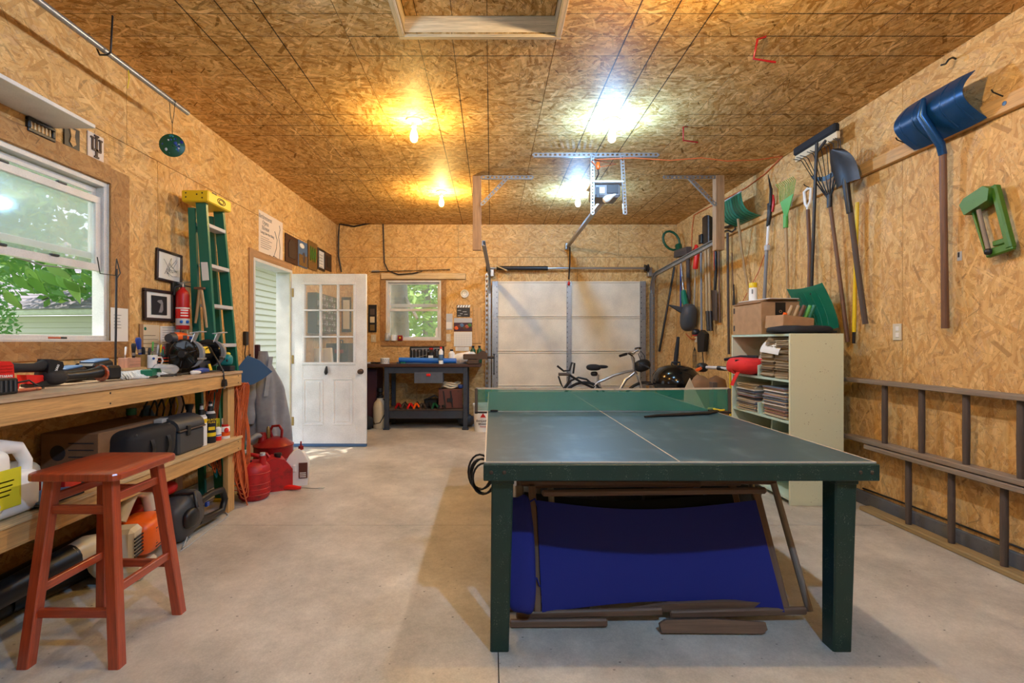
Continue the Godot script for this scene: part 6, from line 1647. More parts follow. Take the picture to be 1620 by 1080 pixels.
	t = wall_frame("painting", "small painting of a figure by blue water above the side door", "painting", -1, 470.5, 378, 485, 420, 0, 0.02, "paper", "blue_grey", "paintings over the side door")
	add(Mb.new().box(Vector3(0, -0.08, 0.012), Vector3(0.26, 0.14, 0.004)), "meadow", "brass", t)
	add(Mb.new().blob(Vector3(0.03, -0.04, 0.012), Vector3(0.05, 0.07, 0.006), Basis.IDENTITY, 1, 12, 8), "figure", "rung_wood", t)
	add(Mb.new().blob(Vector3(-0.03, 0.1, 0.011), Vector3(0.08, 0.03, 0.004), Basis.IDENTITY, 1, 12, 8), "cloud", "paper", t)
	t = wall_frame("painting", "small olive green painting of trees above the side door", "painting", -1, 486, 379, 500, 424, 0, 0.035, "paper", "brass", "paintings over the side door")
	for k in 3: add(Mb.new().blob(Vector3(-0.08 + 0.08 * k, 0.02, 0.02), Vector3(0.035, 0.1, 0.006), Basis.IDENTITY, 1, 10, 8), "tree_shape", "green_iron", t)
	t = wall_frame("framed_certificate", "narrow black framed certificate near the back corner", "picture", -1, 501.5, 391, 512.5, 425, 0.03, 0.02, "frame_black", "paper")
	lines_on(t, 0.014, -0.08, 0.08, 0.06, -0.1, 5, "grey", 0.006)
	t = wall_frame("wooden_plaque", "small dark wooden plaque in the back left corner", "plaque", -1, 513.5, 398, 523, 426, 0, 0.03, "dark_wood", "dark_wood", "plaques over the side door")
	add(Mb.new().box(Vector3(0, 0, 0.016), Vector3(0.14, 0.16, 0.006)), "plate", "black", t)
	# little things on the window sill
	t = thing("tape_roll", "small dark red roll lying on the left window sill", "roll", Vector3(-2.37, 1.236, -2.74))
	add(Mb.new().tube([Vector3(0, 0.014, 0.05), Vector3(0, 0.014, -0.03)], 0.014, 10), "roll", "red_wood", t)
	add(Mb.new().tube([Vector3(0, 0.014, -0.03), Vector3(0, 0.014, -0.07)], 0.0141, 10), "core", "black", t)
	t = thing("yellow_clip", "tiny yellow clip on the left window sill", "clip", Vector3(-2.37, 1.236, -2.58))
	add(Mb.new().prism([Vector2(-0.02, 0), Vector2(0.02, 0), Vector2(0.012, 0.018), Vector2(-0.006, 0.014)], 0.02, Transform3D(Basis(Vector3.UP, PI / 2), Vector3.ZERO)), "clip", "yellow", t)
	t = thing("wall_phone", "black handset fixed beside the side door", "handset", wl(389, 535, 0.02))
	add(Mb.new().box(Vector3.ZERO, Vector3(0.035, 0.13, 0.05), Basis.IDENTITY, 0.006), "handset", "black", t)
	add(Mb.new().tube([Vector3(0.0, -0.06, 0), Vector3(0.0, -0.14, 0.02), Vector3(-0.005, -0.2, 0.0)], 0.005, 6), "cord", "black", t)
	# cable in the back corner
	t = thing("wall_cable", "black cable running from the ceiling down the back left corner", "cable", Vector3(XL + 0.03, 2.0, ZB + 0.03))
	addw(Mb.new().tube([wb(605, 346, 0.05), wb(590, 352, 0.05), wb(560, 358, 0.04), wb(537, 354, 0.04), wb(535.5, 375, 0.03), wb(535.5, 405, 0.03), wb(540, 430, 0.03)], 0.012, 6), "cable", "black", t)

func on_back(called, label, category, px0, py0, px1, py1, d, mkey, part = "sheet", group = ""):
	var a = wb(px0, py0)
	var b = wb(px1, py1)
	var t = thing(called, label, category, Vector3((a.x + b.x) / 2, (a.y + b.y) / 2, ZB), group)
	add(Mb.new().box(Vector3(0, 0, d / 2), Vector3(b.x - a.x, a.y - b.y, d), Basis.IDENTITY, min(0.003, d * 0.3)), part, mkey, t)
	return t

func jar(label, pos, r, h, body, cap, group, called = "bottle"):
	var t = thing(called, label, "bottle", pos, group)
	add(Mb.new().lathe([[0, 0], [r, 0], [r, h * 0.72], [r * 0.45, h * 0.86], [r * 0.4, h * 0.88], [0, h * 0.88]], 16), "body", body, t)
	add(Mb.new().lathe([[0, h * 0.88], [r * 0.5, h * 0.88], [r * 0.5, h], [0, h]], 14), "cap", cap, t)
	return t

func back_things():
	var t
	# valance board over the window
	t = thing("valance_board", "pale wooden board above the back window", "board", wb(670, 437))
	add(Mb.new().box(Vector3(0, 0, 0.03), Vector3(1.28, 0.09, 0.02), Basis.IDENTITY, 0.003), "board", "pine_pale", t)
	t = thing("wall_wire", "black wire hanging down above the back window", "wire", wb(607, 400))
	addw(Mb.new().tube([wb(606, 344, 0.03), wb(607, 380, 0.03), wb(608, 415, 0.03), wb(614, 428, 0.05), wb(630, 434, 0.07), wb(655, 432, 0.07), wb(668, 429, 0.07)], 0.009, 6), "wire", "black", t)
	t = thing("curtain_rod", "thin metal rod above the valance board", "rod", wb(640, 428))
	addw(Mb.new().tube([wb(588, 430, 0.04), wb(712, 426, 0.04)], 0.006, 6), "rod", "dark_steel", t)
	addw(Mb.new().box(wb(594, 429, 0.03), Vector3(0.12, 0.03, 0.02), Basis.IDENTITY, 0.003), "bracket", "galvanised", t)
	# framed poster behind the door and switches
	t = on_back("framed_poster", "dark framed picture collage between door and back window", "picture", 583, 482, 596, 525, 0.02, "frame_black", "frame")
	for k in 3: add(Mb.new().box(Vector3(0.0, 0.1 - 0.12 * k, 0.022), Vector3(0.07, 0.09, 0.003)), "print", ["rung_wood", "paper_warm", "brass"][k], t)
	for k in 2:
		t = on_back("switch_plate", ["cream light switch plate left of the back window", "cream outlet plate right of the back window"][k], "switch", [587, 705][k], [529, 528][k], [595, 713][k], [541, 540][k], 0.008, "tan_plastic", "plate", "wall plates on the back wall")
		add(Mb.new().box(Vector3(0, 0, 0.01), Vector3(0.012, 0.03, 0.008)), "toggle", "porcelain", t)
	# parts organiser behind the door glass
	t = thing("parts_organiser", "dark cabinet of small drawers on the left wall behind the door glass", "organiser", Vector3(XL, 1.6, -6.9))
	add(Mb.new().box(Vector3(0.06, 0, 0), Vector3(0.12, 0.52, 0.86), Basis.IDENTITY, 0.004), "case", "black", t)
	for i in 6:
		for j in 8:
			var dr = add(Mb.new().box(Vector3(0.121, 0.21 - 0.084 * i, 0.37 - 0.105 * j), Vector3(0.02, 0.068, 0.094), Basis.IDENTITY, 0.003), "drawer", ["green_dark", "grey_dark", "grey"][(i * 2 + j) % 3], t)
			add(Mb.new().box(Vector3(0.135, 0.2 - 0.084 * i, 0.37 - 0.105 * j), Vector3(0.012, 0.012, 0.04), Basis.IDENTITY, 0.003), "pull", "grey_pale", dr)
	t = on_back("corkboard", "small framed board on the back wall behind the door glass", "board", 541, 470, 556, 525, 0.02, "frame_wood", "frame")
	add(Mb.new().box(Vector3(0, 0, 0.02), Vector3(0.1, 0.44, 0.004)), "sheet", "paper_warm", t)
	t = thing("side_bench", "dark narrow bench along the left wall behind the open door", "bench", Vector3(-2.12, 0, -6.85))
	add(Mb.new().box(Vector3(0, 0.93, 0), Vector3(0.44, 0.03, 1.5), Basis.IDENTITY, 0.003), "top_board", "dark_wood", t)
	for z in [-0.72, 0.72]: add(Mb.new().box(Vector3(0, 0.457, z), Vector3(0.42, 0.914, 0.03)), "side", "dark_wood", t)
	add(Mb.new().box(Vector3(-0.2, 0.457, 0), Vector3(0.01, 0.914, 1.4)), "back", "dark_wood", t)
	t = thing("paper_towel", "white roll of paper standing on the bench behind the door glass", "roll", Vector3(-2.15, 0.946, -6.3))
	add(Mb.new().lathe([[0.015, 0], [0.055, 0], [0.055, 0.2], [0.015, 0.2], [0.015, 0]], 18), "roll", "paper", t)
	t = thing("paper_bundle", "white bundle of papers on the bench behind the door glass", "papers", Vector3(-2.12, 0.946, -6.56))
	add(Mb.new().box(Vector3(0, 0.1, 0), Vector3(0.12, 0.2, 0.07), Basis(Vector3(0, 0, 1), 0.08), 0.01), "bundle", "paper", t)
	t = thing("black_case", "black case on the bench behind the door glass", "case", Vector3(-2.1, 0.946, -7.1))
	add(Mb.new().box(Vector3(0, 0.13, 0), Vector3(0.3, 0.26, 0.44), Basis.IDENTITY, 0.01), "body", "black", t)
	add(Mb.new().tube([Vector3(0, 0.26, -0.06), Vector3(0, 0.3, -0.05), Vector3(0, 0.3, 0.05), Vector3(0, 0.26, 0.06)], 0.009, 6), "handle", "black", t)
	add(Mb.new().box(Vector3(0.03, 0.15, 0.222), Vector3(0.12, 0.05, 0.004)), "label_sheet", "red_metal", t)
	# things on the back window sill
	var S = ZB + 0.01
	t = thing("glass_jar", "clear jar with green liquid on the back window sill", "jar", Vector3(-1.6 + 0.02, 1.243, S))
	add(Mb.new().lathe([[0, 0], [0.036, 0], [0.036, 0.1], [0.03, 0.115], [0, 0.115]], 16), "jar", "clear_plastic", t)
	add(Mb.new().lathe([[0, 0.003], [0.03, 0.003], [0.03, 0.04], [0, 0.04]], 14), "contents", "green_dark", t)
	t = thing("white_tub", "small white tub with lid on the back window sill", "tub", Vector3(-1.485, 1.243, S))
	add(Mb.new().lathe([[0, 0], [0.04, 0], [0.044, 0.07], [0.046, 0.08], [0.046, 0.088], [0, 0.088]], 18), "tub", "white", t)
	t = thing("red_tin", "small dark red tin with yellow mark on the back window sill", "tin", Vector3(-1.38, 1.243, S))
	add(Mb.new().box(Vector3(0, 0.04, 0), Vector3(0.075, 0.08, 0.05), Basis.IDENTITY, 0.004), "tin", "red_metal", t)
	add(Mb.new().box(Vector3(0, 0.045, 0.0255), Vector3(0.025, 0.025, 0.001)), "print", "yellow", t)
	t = thing("plastic_jug", "translucent jug in the right corner of the back window", "jug", Vector3(-0.82, 1.28, S - 0.06))
	add(Mb.new().blob(Vector3(0, 0.08, 0), Vector3(0.035, 0.09, 0.03), Basis.IDENTITY, 0.6, 12, 8), "jug", "white", t)
	# round thermometer, clapper board, calendar, papers, wooden strip
	t = thing("thermometer", "round white dial thermometer on the back wall", "thermometer", wb(735, 464.5))
	add(Mb.new().lathe([[0, 0.03], [0.05, 0.03], [0.056, 0.034], [0.063, 0.03], [0.063, 0.0], [0, 0.0]], 26, Vector3.ZERO, Basis(Vector3.RIGHT, PI / 2)), "dial", "white", t)
	for k in 12: add(Mb.new().box(Vector3(cos(TAU * k / 12) * 0.04, sin(TAU * k / 12) * 0.04, 0.031), Vector3(0.01, 0.01, 0.002)), "mark", "grey", t)
	add(Mb.new().bar(Vector3(0, 0, 0.032), Vector3(0.015, 0.025, 0.032), 0.005, 0.002), "hand", "ink", t)
	t = on_back("clapper_board", "black film clapper board on the back wall above the calendar", "sign", 722.5, 487, 743.5, 501, 0.012, "black", "slate")
	for k in 5:
		add(Mb.new().prism([Vector2(-0.02, -0.018), Vector2(0.008, -0.018), Vector2(0.022, 0.018), Vector2(-0.006, 0.018)], 0.012, Transform3D(Basis.IDENTITY, Vector3(-0.075 + 0.04 * k, 0.092, 0.006))), "clap_stripe", "white" if k % 1 == 0 else "black", t)
	add(Mb.new().box(Vector3(0, 0.092, 0.003), Vector3(0.2, 0.04, 0.006)), "clap_bar", "black", t)
	for s in [[-0.06, 0.03, 0.05], [0.02, 0.01, 0.06], [-0.03, -0.02, 0.04], [0.04, -0.03, 0.05], [-0.06, -0.05, 0.05]]: add(Mb.new().box(Vector3(s[0], s[1], 0.0125), Vector3(s[2], 0.008, 0.001)), "chalk_line", "grey_pale", t)
	t = thing("wall_calendar", "wall calendar with a canyon picture over a white month page", "calendar", wb(732.5, 530))
	add(Mb.new().box(Vector3(0, 0.16, 0.006), Vector3(0.275, 0.2, 0.006)), "picture", "plum_steel", t)
	for k in 6: add(Mb.new().blob(Vector3(-0.1 + 0.04 * k, 0.11 + 0.02 * (k % 3), 0.008), Vector3(0.035, 0.03, 0.003), Basis.IDENTITY, 1, 10, 6), "rock", ["orange", "brown_steel", "blue_grey", "rusty", "red_wood", "green_iron"][k], t)
	add(Mb.new().box(Vector3(0, 0.225, 0.008), Vector3(0.275, 0.07, 0.004)), "sky_print", "grey_pale", t)
	add(Mb.new().box(Vector3(0, -0.06, 0.005), Vector3(0.275, 0.22, 0.005)), "month_page", "paper", t)
	for k in 5: add(Mb.new().box(Vector3(0, -0.14 + 0.035 * k, 0.008), Vector3(0.25, 0.002, 0.001)), "rule", "grey_pale", t)
	for k in 6: add(Mb.new().box(Vector3(-0.1 + 0.04 * k, -0.07, 0.008), Vector3(0.002, 0.16, 0.001)), "rule", "grey_pale", t)
	t = on_back("note_sheet", "small white note pinned under the calendar", "paper", 720.5, 548.5, 742, 555, 0.003, "paper")
	lines_on(t, 0.004, -0.07, 0.05, 0.02, -0.02, 3, "grey", 0.003)
	t = on_back("punched_card", "two small grey cards on the wall right of the back window", "card", 704, 496, 716, 521.5, 0.006, "grey_pale")
	add(Mb.new().box(Vector3(0, -0.055, 0.008), Vector3(0.09, 0.1, 0.003)), "card", "paper", t)
	t = on_back("wooden_gauge", "pale wooden ruler board hanging right of the calendar", "board", 748, 486, 761.5, 543, 0.012, "pine", "board")
	for k in 7: add(Mb.new().box(Vector3(-0.045, 0.22 - 0.07 * k, 0.013), Vector3(0.02, 0.004, 0.001)), "mark", "dark_wood", t)
	# tool roll on the wall over the bench
	t = on_back("tool_roll", "black tool roll with chrome spanners on the wall above the steel bench", "tool roll", 648.5, 548, 703, 573, 0.012, "black_soft", "roll")
	for k in 9:
		var x = -0.22 + k * 0.053
		add(Mb.new().tube([Vector3(x, 0.07 - 0.01 * (k % 3), 0.018), Vector3(x, -0.07 + 0.006 * k, 0.018)], 0.006, 6), "spanner", "steel", t)
		add(Mb.new().lathe([[0.006, -0.004], [0.014, -0.004], [0.014, 0.004], [0.006, 0.004]], 10, Vector3(x, 0.075 - 0.01 * (k % 3), 0.018), Basis(Vector3.RIGHT, PI / 2)), "spanner_head", "steel", t)
	add(Mb.new().bar(Vector3(-0.24, 0.085, 0.014), Vector3(0.24, 0.095, 0.014), 0.008, 0.02), "hem", "grey", t)
	add(Mb.new().bar(Vector3(-0.24, -0.07, 0.022), Vector3(0.1, 0.02, 0.022), 0.012, 0.005), "strap", "tan_plastic", t)
	# ---- on the steel bench top
	var Y = 0.917
	t = thing("blue_sheet", "pale blue sheet lying flat on the steel bench", "sheet", Vector3(-0.95, Y, -7.25))
	add(Mb.new().box(Vector3(0, 0.004, 0), Vector3(0.62, 0.006, 0.36), Basis.IDENTITY, 0.001), "sheet", "blue_grey", t)
	t = thing("foam_tube", "bright blue foam tube lying along the steel bench", "tube", Vector3(-0.9, Y + 0.047, -7.12))
	add(Mb.new().tube([Vector3(-0.4, 0.006, -0.03), Vector3(0.0, 0, 0.0), Vector3(0.41, -0.006, 0.02)], 0.036, 14), "tube", "blue_tube", t)
	t = thing("patterned_box", "small white lattice patterned pot on the left of the steel bench", "pot", Vector3(-1.5, Y, -7.15))
	add(Mb.new().lathe([[0, 0], [0.06, 0], [0.064, 0.08], [0.056, 0.08], [0.052, 0.01], [0, 0.01]], 20), "pot", "white", t)
	for k in 8:
		var a = PI * k / 8.0
		add(Mb.new().tube([Vector3(cos(a) * 0.063, 0.01, sin(a) * 0.063), Vector3(cos(a + 0.5) * 0.0645, 0.07, sin(a + 0.5) * 0.0645)], 0.003, 4), "lattice", "grey", t)
		add(Mb.new().tube([Vector3(cos(a + 0.5) * 0.063, 0.01, sin(a + 0.5) * 0.063), Vector3(cos(a) * 0.0645, 0.07, sin(a) * 0.0645)], 0.003, 4), "lattice", "grey", t)
	for k in 6:
		t = thing("metal_scrap", ["grey loose part at the left end of the steel bench", "dark steel part second from the left on the steel bench", "black loose part left of the patterned pot", "blue grey part right of the patterned pot", "green loose part by the blue tube on the steel bench", "grey loose part under the end of the blue tube"][k], "hardware", Vector3(-1.74 + 0.07 * k + (0.22 if k > 2 else 0.0), Y, -7.13 - 0.05 * (k % 2)), "loose hardware on the steel bench")
		add(Mb.new().box(Vector3(0, 0.012, 0), Vector3(0.07, 0.022, 0.05), Basis(Vector3.UP, k * 0.7), 0.004), "piece", ["grey_pale", "dark_steel", "black", "blue_grey", "green_plastic", "grey_pale"][k], t)
	t = jar("black square bottle with red cap and white label on the steel bench", Vector3(-0.88, Y, -7.42), 0.06, 0.22, "black", "red", "bottles on the steel bench")
	add(Mb.new().box(Vector3(0, 0.07, 0.06), Vector3(0.07, 0.08, 0.006)), "label_sheet", "paper", t)
	t = jar("white spray can with red cap standing at the front of the steel bench", Vector3(-0.7, Y, -7.05), 0.032, 0.24, "white", "red_bright", "bottles on the steel bench", "aerosol_can")
	add(Mb.new().lathe([[0.0325, 0.05], [0.033, 0.051], [0.033, 0.13], [0.0325, 0.131]], 16), "band", "blue_grey", t)
	t = jar("small white bottle with black cap beside the white cloth", Vector3(-0.57, Y, -7.3), 0.045, 0.2, "white", "black", "bottles on the steel bench")
	for k in 2: jar(["dark green bottle with black cap behind the vise, left one", "dark green bottle with black cap behind the vise, right one"][k], Vector3(-0.27 + 0.095 * k, Y, -7.54), 0.04, 0.25, "green_dark", "black", "green bottles behind the vise")
	t = thing("white_cloth", "crumpled white cloth heaped on the steel bench by the vise", "cloth", Vector3(-0.38, Y, -7.32))
	add(Mb.new().blob(Vector3(0, 0.075, 0), Vector3(0.17, 0.085, 0.12), Basis(Vector3(0, 0, 1), 0.35), 0.9, 30, 16, noise(71, 0.05, 3), 0.45), "cloth", "white", t)
	t = thing("bench_vise", "old rusty bench vise on the right end of the steel bench", "vise", Vector3(-0.28 + 0.1, Y, -7.1))
	t.position = Vector3(-0.25, Y, -7.08)
	add(Mb.new().box(Vector3(0.0, 0.03, 0), Vector3(0.16, 0.06, 0.14), Basis.IDENTITY, 0.008), "base", "rusty", t)
	add(Mb.new().box(Vector3(-0.04, 0.1, 0), Vector3(0.2, 0.075, 0.09), Basis.IDENTITY, 0.008), "fixed_jaw", "rusty", t)
	add(Mb.new().prism([Vector2(0.05, 0.06), Vector2(0.2, 0.07), Vector2(0.2, 0.12), Vector2(0.17, 0.17), Vector2(0.13, 0.19), Vector2(0.1, 0.17), Vector2(0.05, 0.14)], 0.1, Transform3D.IDENTITY), "sliding_jaw", "rusty", t)
	add(Mb.new().tube([Vector3(0.2, 0.09, 0), Vector3(0.3, 0.09, 0)], 0.018, 10), "screw", "dark_steel", t)
	add(Mb.new().tube([Vector3(0.29, 0.13, 0.01), Vector3(0.29, -0.14, 0.01)], 0.008, 8), "handle_bar", "dark_steel", t)
	for y in [0.13, -0.14]: add(Mb.new().blob(Vector3(0.29, y, 0.01), Vector3(0.013, 0.013, 0.013), Basis.IDENTITY, 1, 8, 6), "handle_knob", "dark_steel", t)
	# ---- under the steel bench
	var y2 = 0.286
	t = thing("metal_toolbox", "dark red metal toolbox standing on the lower shelf of the steel bench", "toolbox", Vector3(-0.58, y2, -7.2))
	add(Mb.new().box(Vector3(0, 0.14, 0), Vector3(0.34, 0.27, 0.2), Basis(Vector3.UP, 0.1), 0.006), "body", "brown_steel", t)
	for x in [-0.06, 0.04]: add(Mb.new().bar(Vector3(x, 0.02, 0.11), Vector3(x - 0.03, 0.25, 0.11), 0.02, 0.008, Vector3(0, 0, 1)), "strap", "black_soft", t)
	add(Mb.new().box(Vector3(0.0, 0.12, 0.11), Vector3(0.08, 0.06, 0.012), Basis.IDENTITY, 0.01), "handle", "black_soft", t)
	t = thing("coiled_hose", "cream coiled hose and fittings on top of the red toolbox", "hose", Vector3(-0.58, y2 + 0.28, -7.2))
	for k in 3:
		var ring = []
		for i in 16: ring.append(Vector3(0.12 * cos(TAU * i / 16.0) + 0.01 * k, 0.02 + 0.025 * k + 0.012 * sin(i * 1.3 + k), 0.07 * sin(TAU * i / 16.0)))
		add(Mb.new().tube(ring, 0.013, 6, false, true), "coil", "tan_plastic", t)
	add(Mb.new().blob(Vector3(0.15, 0.03, 0.05), Vector3(0.04, 0.03, 0.03), Basis.IDENTITY, 0.7, 10, 8), "fitting", "blue", t)
	for k in 8:
		var mk = ["red_metal", "rusty", "red", "orange", "rusty", "dark_steel", "green_dark", "black"][k]
		t = thing("bar_clamp", ["dark red clamp on the lower bench shelf, leftmost", "rusty clamp lying on the lower bench shelf", "red handled clamp on the lower bench shelf", "orange handled pliers on the lower bench shelf", "old rusty pliers beside the orange ones", "dark wrench lying mid lower bench shelf", "green handled clamp on the lower bench shelf", "black tool beside the red toolbox"][k], "clamp", Vector3(-1.3 + 0.085 * k, y2 + 0.015, -7.16), "clamps on the lower bench shelf")
		add(Mb.new().tube([Vector3(-0.05, 0.0, -0.12), Vector3(0.0, 0.045 + 0.02 * (k % 2), 0.0), Vector3(0.05, 0.02, 0.09)], [0.012, 0.016, 0.014], 6), "bar", "dark_steel", t)
		add(Mb.new().tube([Vector3(0.0, 0.05, 0.02), Vector3(0.06, 0.0, 0.12)], [0.018, 0.016], 8), "grip", mk, t)
		add(Mb.new().tube([Vector3(-0.02, 0.05, 0.02), Vector3(-0.03, 0.0, 0.13)], [0.018, 0.016], 8), "grip", mk, t)
		add(Mb.new().box(Vector3(-0.05, 0.012, -0.1), Vector3(0.05, 0.03, 0.03), Basis(Vector3.UP, k), 0.004), "jaw", "rusty", t)
	t = thing("black_vise", "black machine part on the lower bench shelf", "machine part", Vector3(-0.86, y2, -7.3))
	add(Mb.new().box(Vector3(0, 0.06, 0), Vector3(0.2, 0.12, 0.16), Basis.IDENTITY, 0.02), "block", "black", t)
	add(Mb.new().tube([Vector3(-0.1, 0.1, 0.05), Vector3(0.05, 0.17, 0.05), Vector3(0.13, 0.12, 0.05)], 0.014, 8), "lever", "dark_steel", t)
	# pump sprayer on the floor
	var p = fl(604, 674)
	t = thing("pump_sprayer", "white garden pump sprayer with black pump standing by the door", "sprayer", Vector3(p.x, 0, -7.3 + 0.3))
	t.position = Vector3(-1.58, 0, -7.2)
	add(Mb.new().lathe([[0, 0], [0.09, 0], [0.1, 0.02], [0.1, 0.3], [0.085, 0.36], [0.05, 0.4], [0.045, 0.43], [0, 0.43]], 24), "tank", "tan_plastic", t)
	add(Mb.new().lathe([[0, 0.43], [0.05, 0.43], [0.05, 0.46], [0.02, 0.47], [0.02, 0.5], [0.045, 0.52], [0.04, 0.57], [0, 0.58]], 18), "pump", "black", t)
	add(Mb.new().tube([Vector3(0.05, 0.42, 0.03), Vector3(0.1, 0.36, 0.06), Vector3(0.08, 0.2, 0.085), Vector3(0.02, 0.09, 0.105), Vector3(-0.06, 0.07, 0.09), Vector3(-0.1, 0.14, 0.03)], 0.007, 6), "hose", "black", t)
	t = thing("plum_locker", "dark plum steel locker left of the steel bench", "locker", Vector3(-1.74, 0, -7.42))
	add(Mb.new().box(Vector3(0, 0.42, 0), Vector3(0.22, 0.84, 0.4), Basis.IDENTITY, 0.005), "body", "plum_steel", t)
	add(Mb.new().box(Vector3(0.0, 0.42, 0.203), Vector3(0.19, 0.78, 0.01), Basis.IDENTITY, 0.003), "door", "plum_steel", t)
	t = thing("dark_bag", "dark bag on the floor by the plum locker", "bag", Vector3(-1.75, 0, -7.08))
	add(Mb.new().blob(Vector3(0, 0.1, 0), Vector3(0.09, 0.1, 0.09), Basis.IDENTITY, 0.8, 16, 10, noise(73, 0.06, 2), 0.3), "bag", "black_soft", t)
	t = thing("dark_bag", "grey plastic bag under the right end of the steel bench", "bag", Vector3(-0.38, 0, -7.36))
	add(Mb.new().blob(Vector3(0, 0.09, 0), Vector3(0.12, 0.09, 0.1), Basis.IDENTITY, 0.8, 16, 10, noise(74, 0.06, 2), 0.3), "bag", "grey_dark", t)
	# paint bucket behind the table's left edge
	t = thing("paint_bucket", "white paint bucket with red triangle mark beside the ping pong table", "bucket", Vector3(-0.1, 0, -7.0))
	var z = 7.0
	add(Mb.new().lathe([[0, 0], [0.13, 0], [0.15, 0.34], [0.156, 0.345], [0.156, 0.37], [0.148, 0.37], [0.126, 0.01], [0, 0.01]], 28), "bucket", "white", t)
	add(Mb.new().prism([Vector2(-0.04, 0), Vector2(0.04, 0), Vector2(0, 0.06)], 0.002, Transform3D(Basis.IDENTITY, Vector3(-0.01, 0.2, 0.146))), "mark", "red", t)
	letters("Benjamin", 0.03, Vector3(-0.01, 0.155, 0.1445), Basis.IDENTITY, "ink", t)
	letters("Moore", 0.03, Vector3(-0.01, 0.112, 0.142), Basis.IDENTITY, "ink", t)
	letters("Paints", 0.02, Vector3(-0.01, 0.075, 0.14), Basis.IDENTITY, "red", t)
	bicycle()
	# kettle grill
	var g = thing("kettle_grill", "black kettle barbecue with domed lid in the far right corner", "barbecue", Vector3(2.3, 0, -6.3))
	add(Mb.new().lathe([[0, 0.5], [0.14, 0.52], [0.24, 0.6], [0.285, 0.7], [0.29, 0.72], [0.28, 0.72], [0, 0.66]], 32), "bowl", "black_gloss", g)
	add(Mb.new().lathe([[0.295, 0.715], [0.295, 0.73], [0.275, 0.82], [0.2, 0.9], [0.1, 0.935], [0, 0.94]], 32), "lid", "black_gloss", g)
	add(Mb.new().tube([Vector3(-0.05, 0.935, 0), Vector3(-0.05, 0.97, 0), Vector3(0.05, 0.97, 0), Vector3(0.05, 0.935, 0)], 0.012, 8), "lid_handle", "black", g)
	add(Mb.new().bar(Vector3(-0.3, 0.7, 0), Vector3(-0.36, 0.7, 0), 0.12, 0.02), "side_handle", "black", g)
	for k in 3:
		var a = TAU * k / 3.0 + 0.4
		add(Mb.new().tube([Vector3(cos(a) * 0.18, 0.56, sin(a) * 0.18), Vector3(cos(a) * 0.28, 0.0, sin(a) * 0.28)], 0.012, 8), "leg", "steel", g)
	# paper sacks in front of it
	t = thing("brown_paper_sack", "crumpled brown paper sack standing right behind the net", "sack", Vector3(2.27, 0, -5.35))
	add(Mb.new().blob(Vector3(0.0, 0.42, 0), Vector3(0.2, 0.44, 0.14), Basis.IDENTITY, 0.55, 24, 16, noise(75, 0.05, 3), 0.3), "sack", "cardboard_dark", t)
	t = thing("cardboard_sheet", "cream folded cardboard sheet leaning by the paper sack", "cardboard", Vector3(2.04, 0, -5.1))
	add(Mb.new().prism([Vector2(-0.13, 0), Vector2(0.1, 0), Vector2(0.13, 0.55), Vector2(0.03, 0.72), Vector2(-0.04, 0.86), Vector2(-0.1, 0.75)], 0.008, Transform3D(Basis(Vector3.UP, 0.2), Vector3(0.0, 0.0, 0))), "sheet", "paper_warm", t)

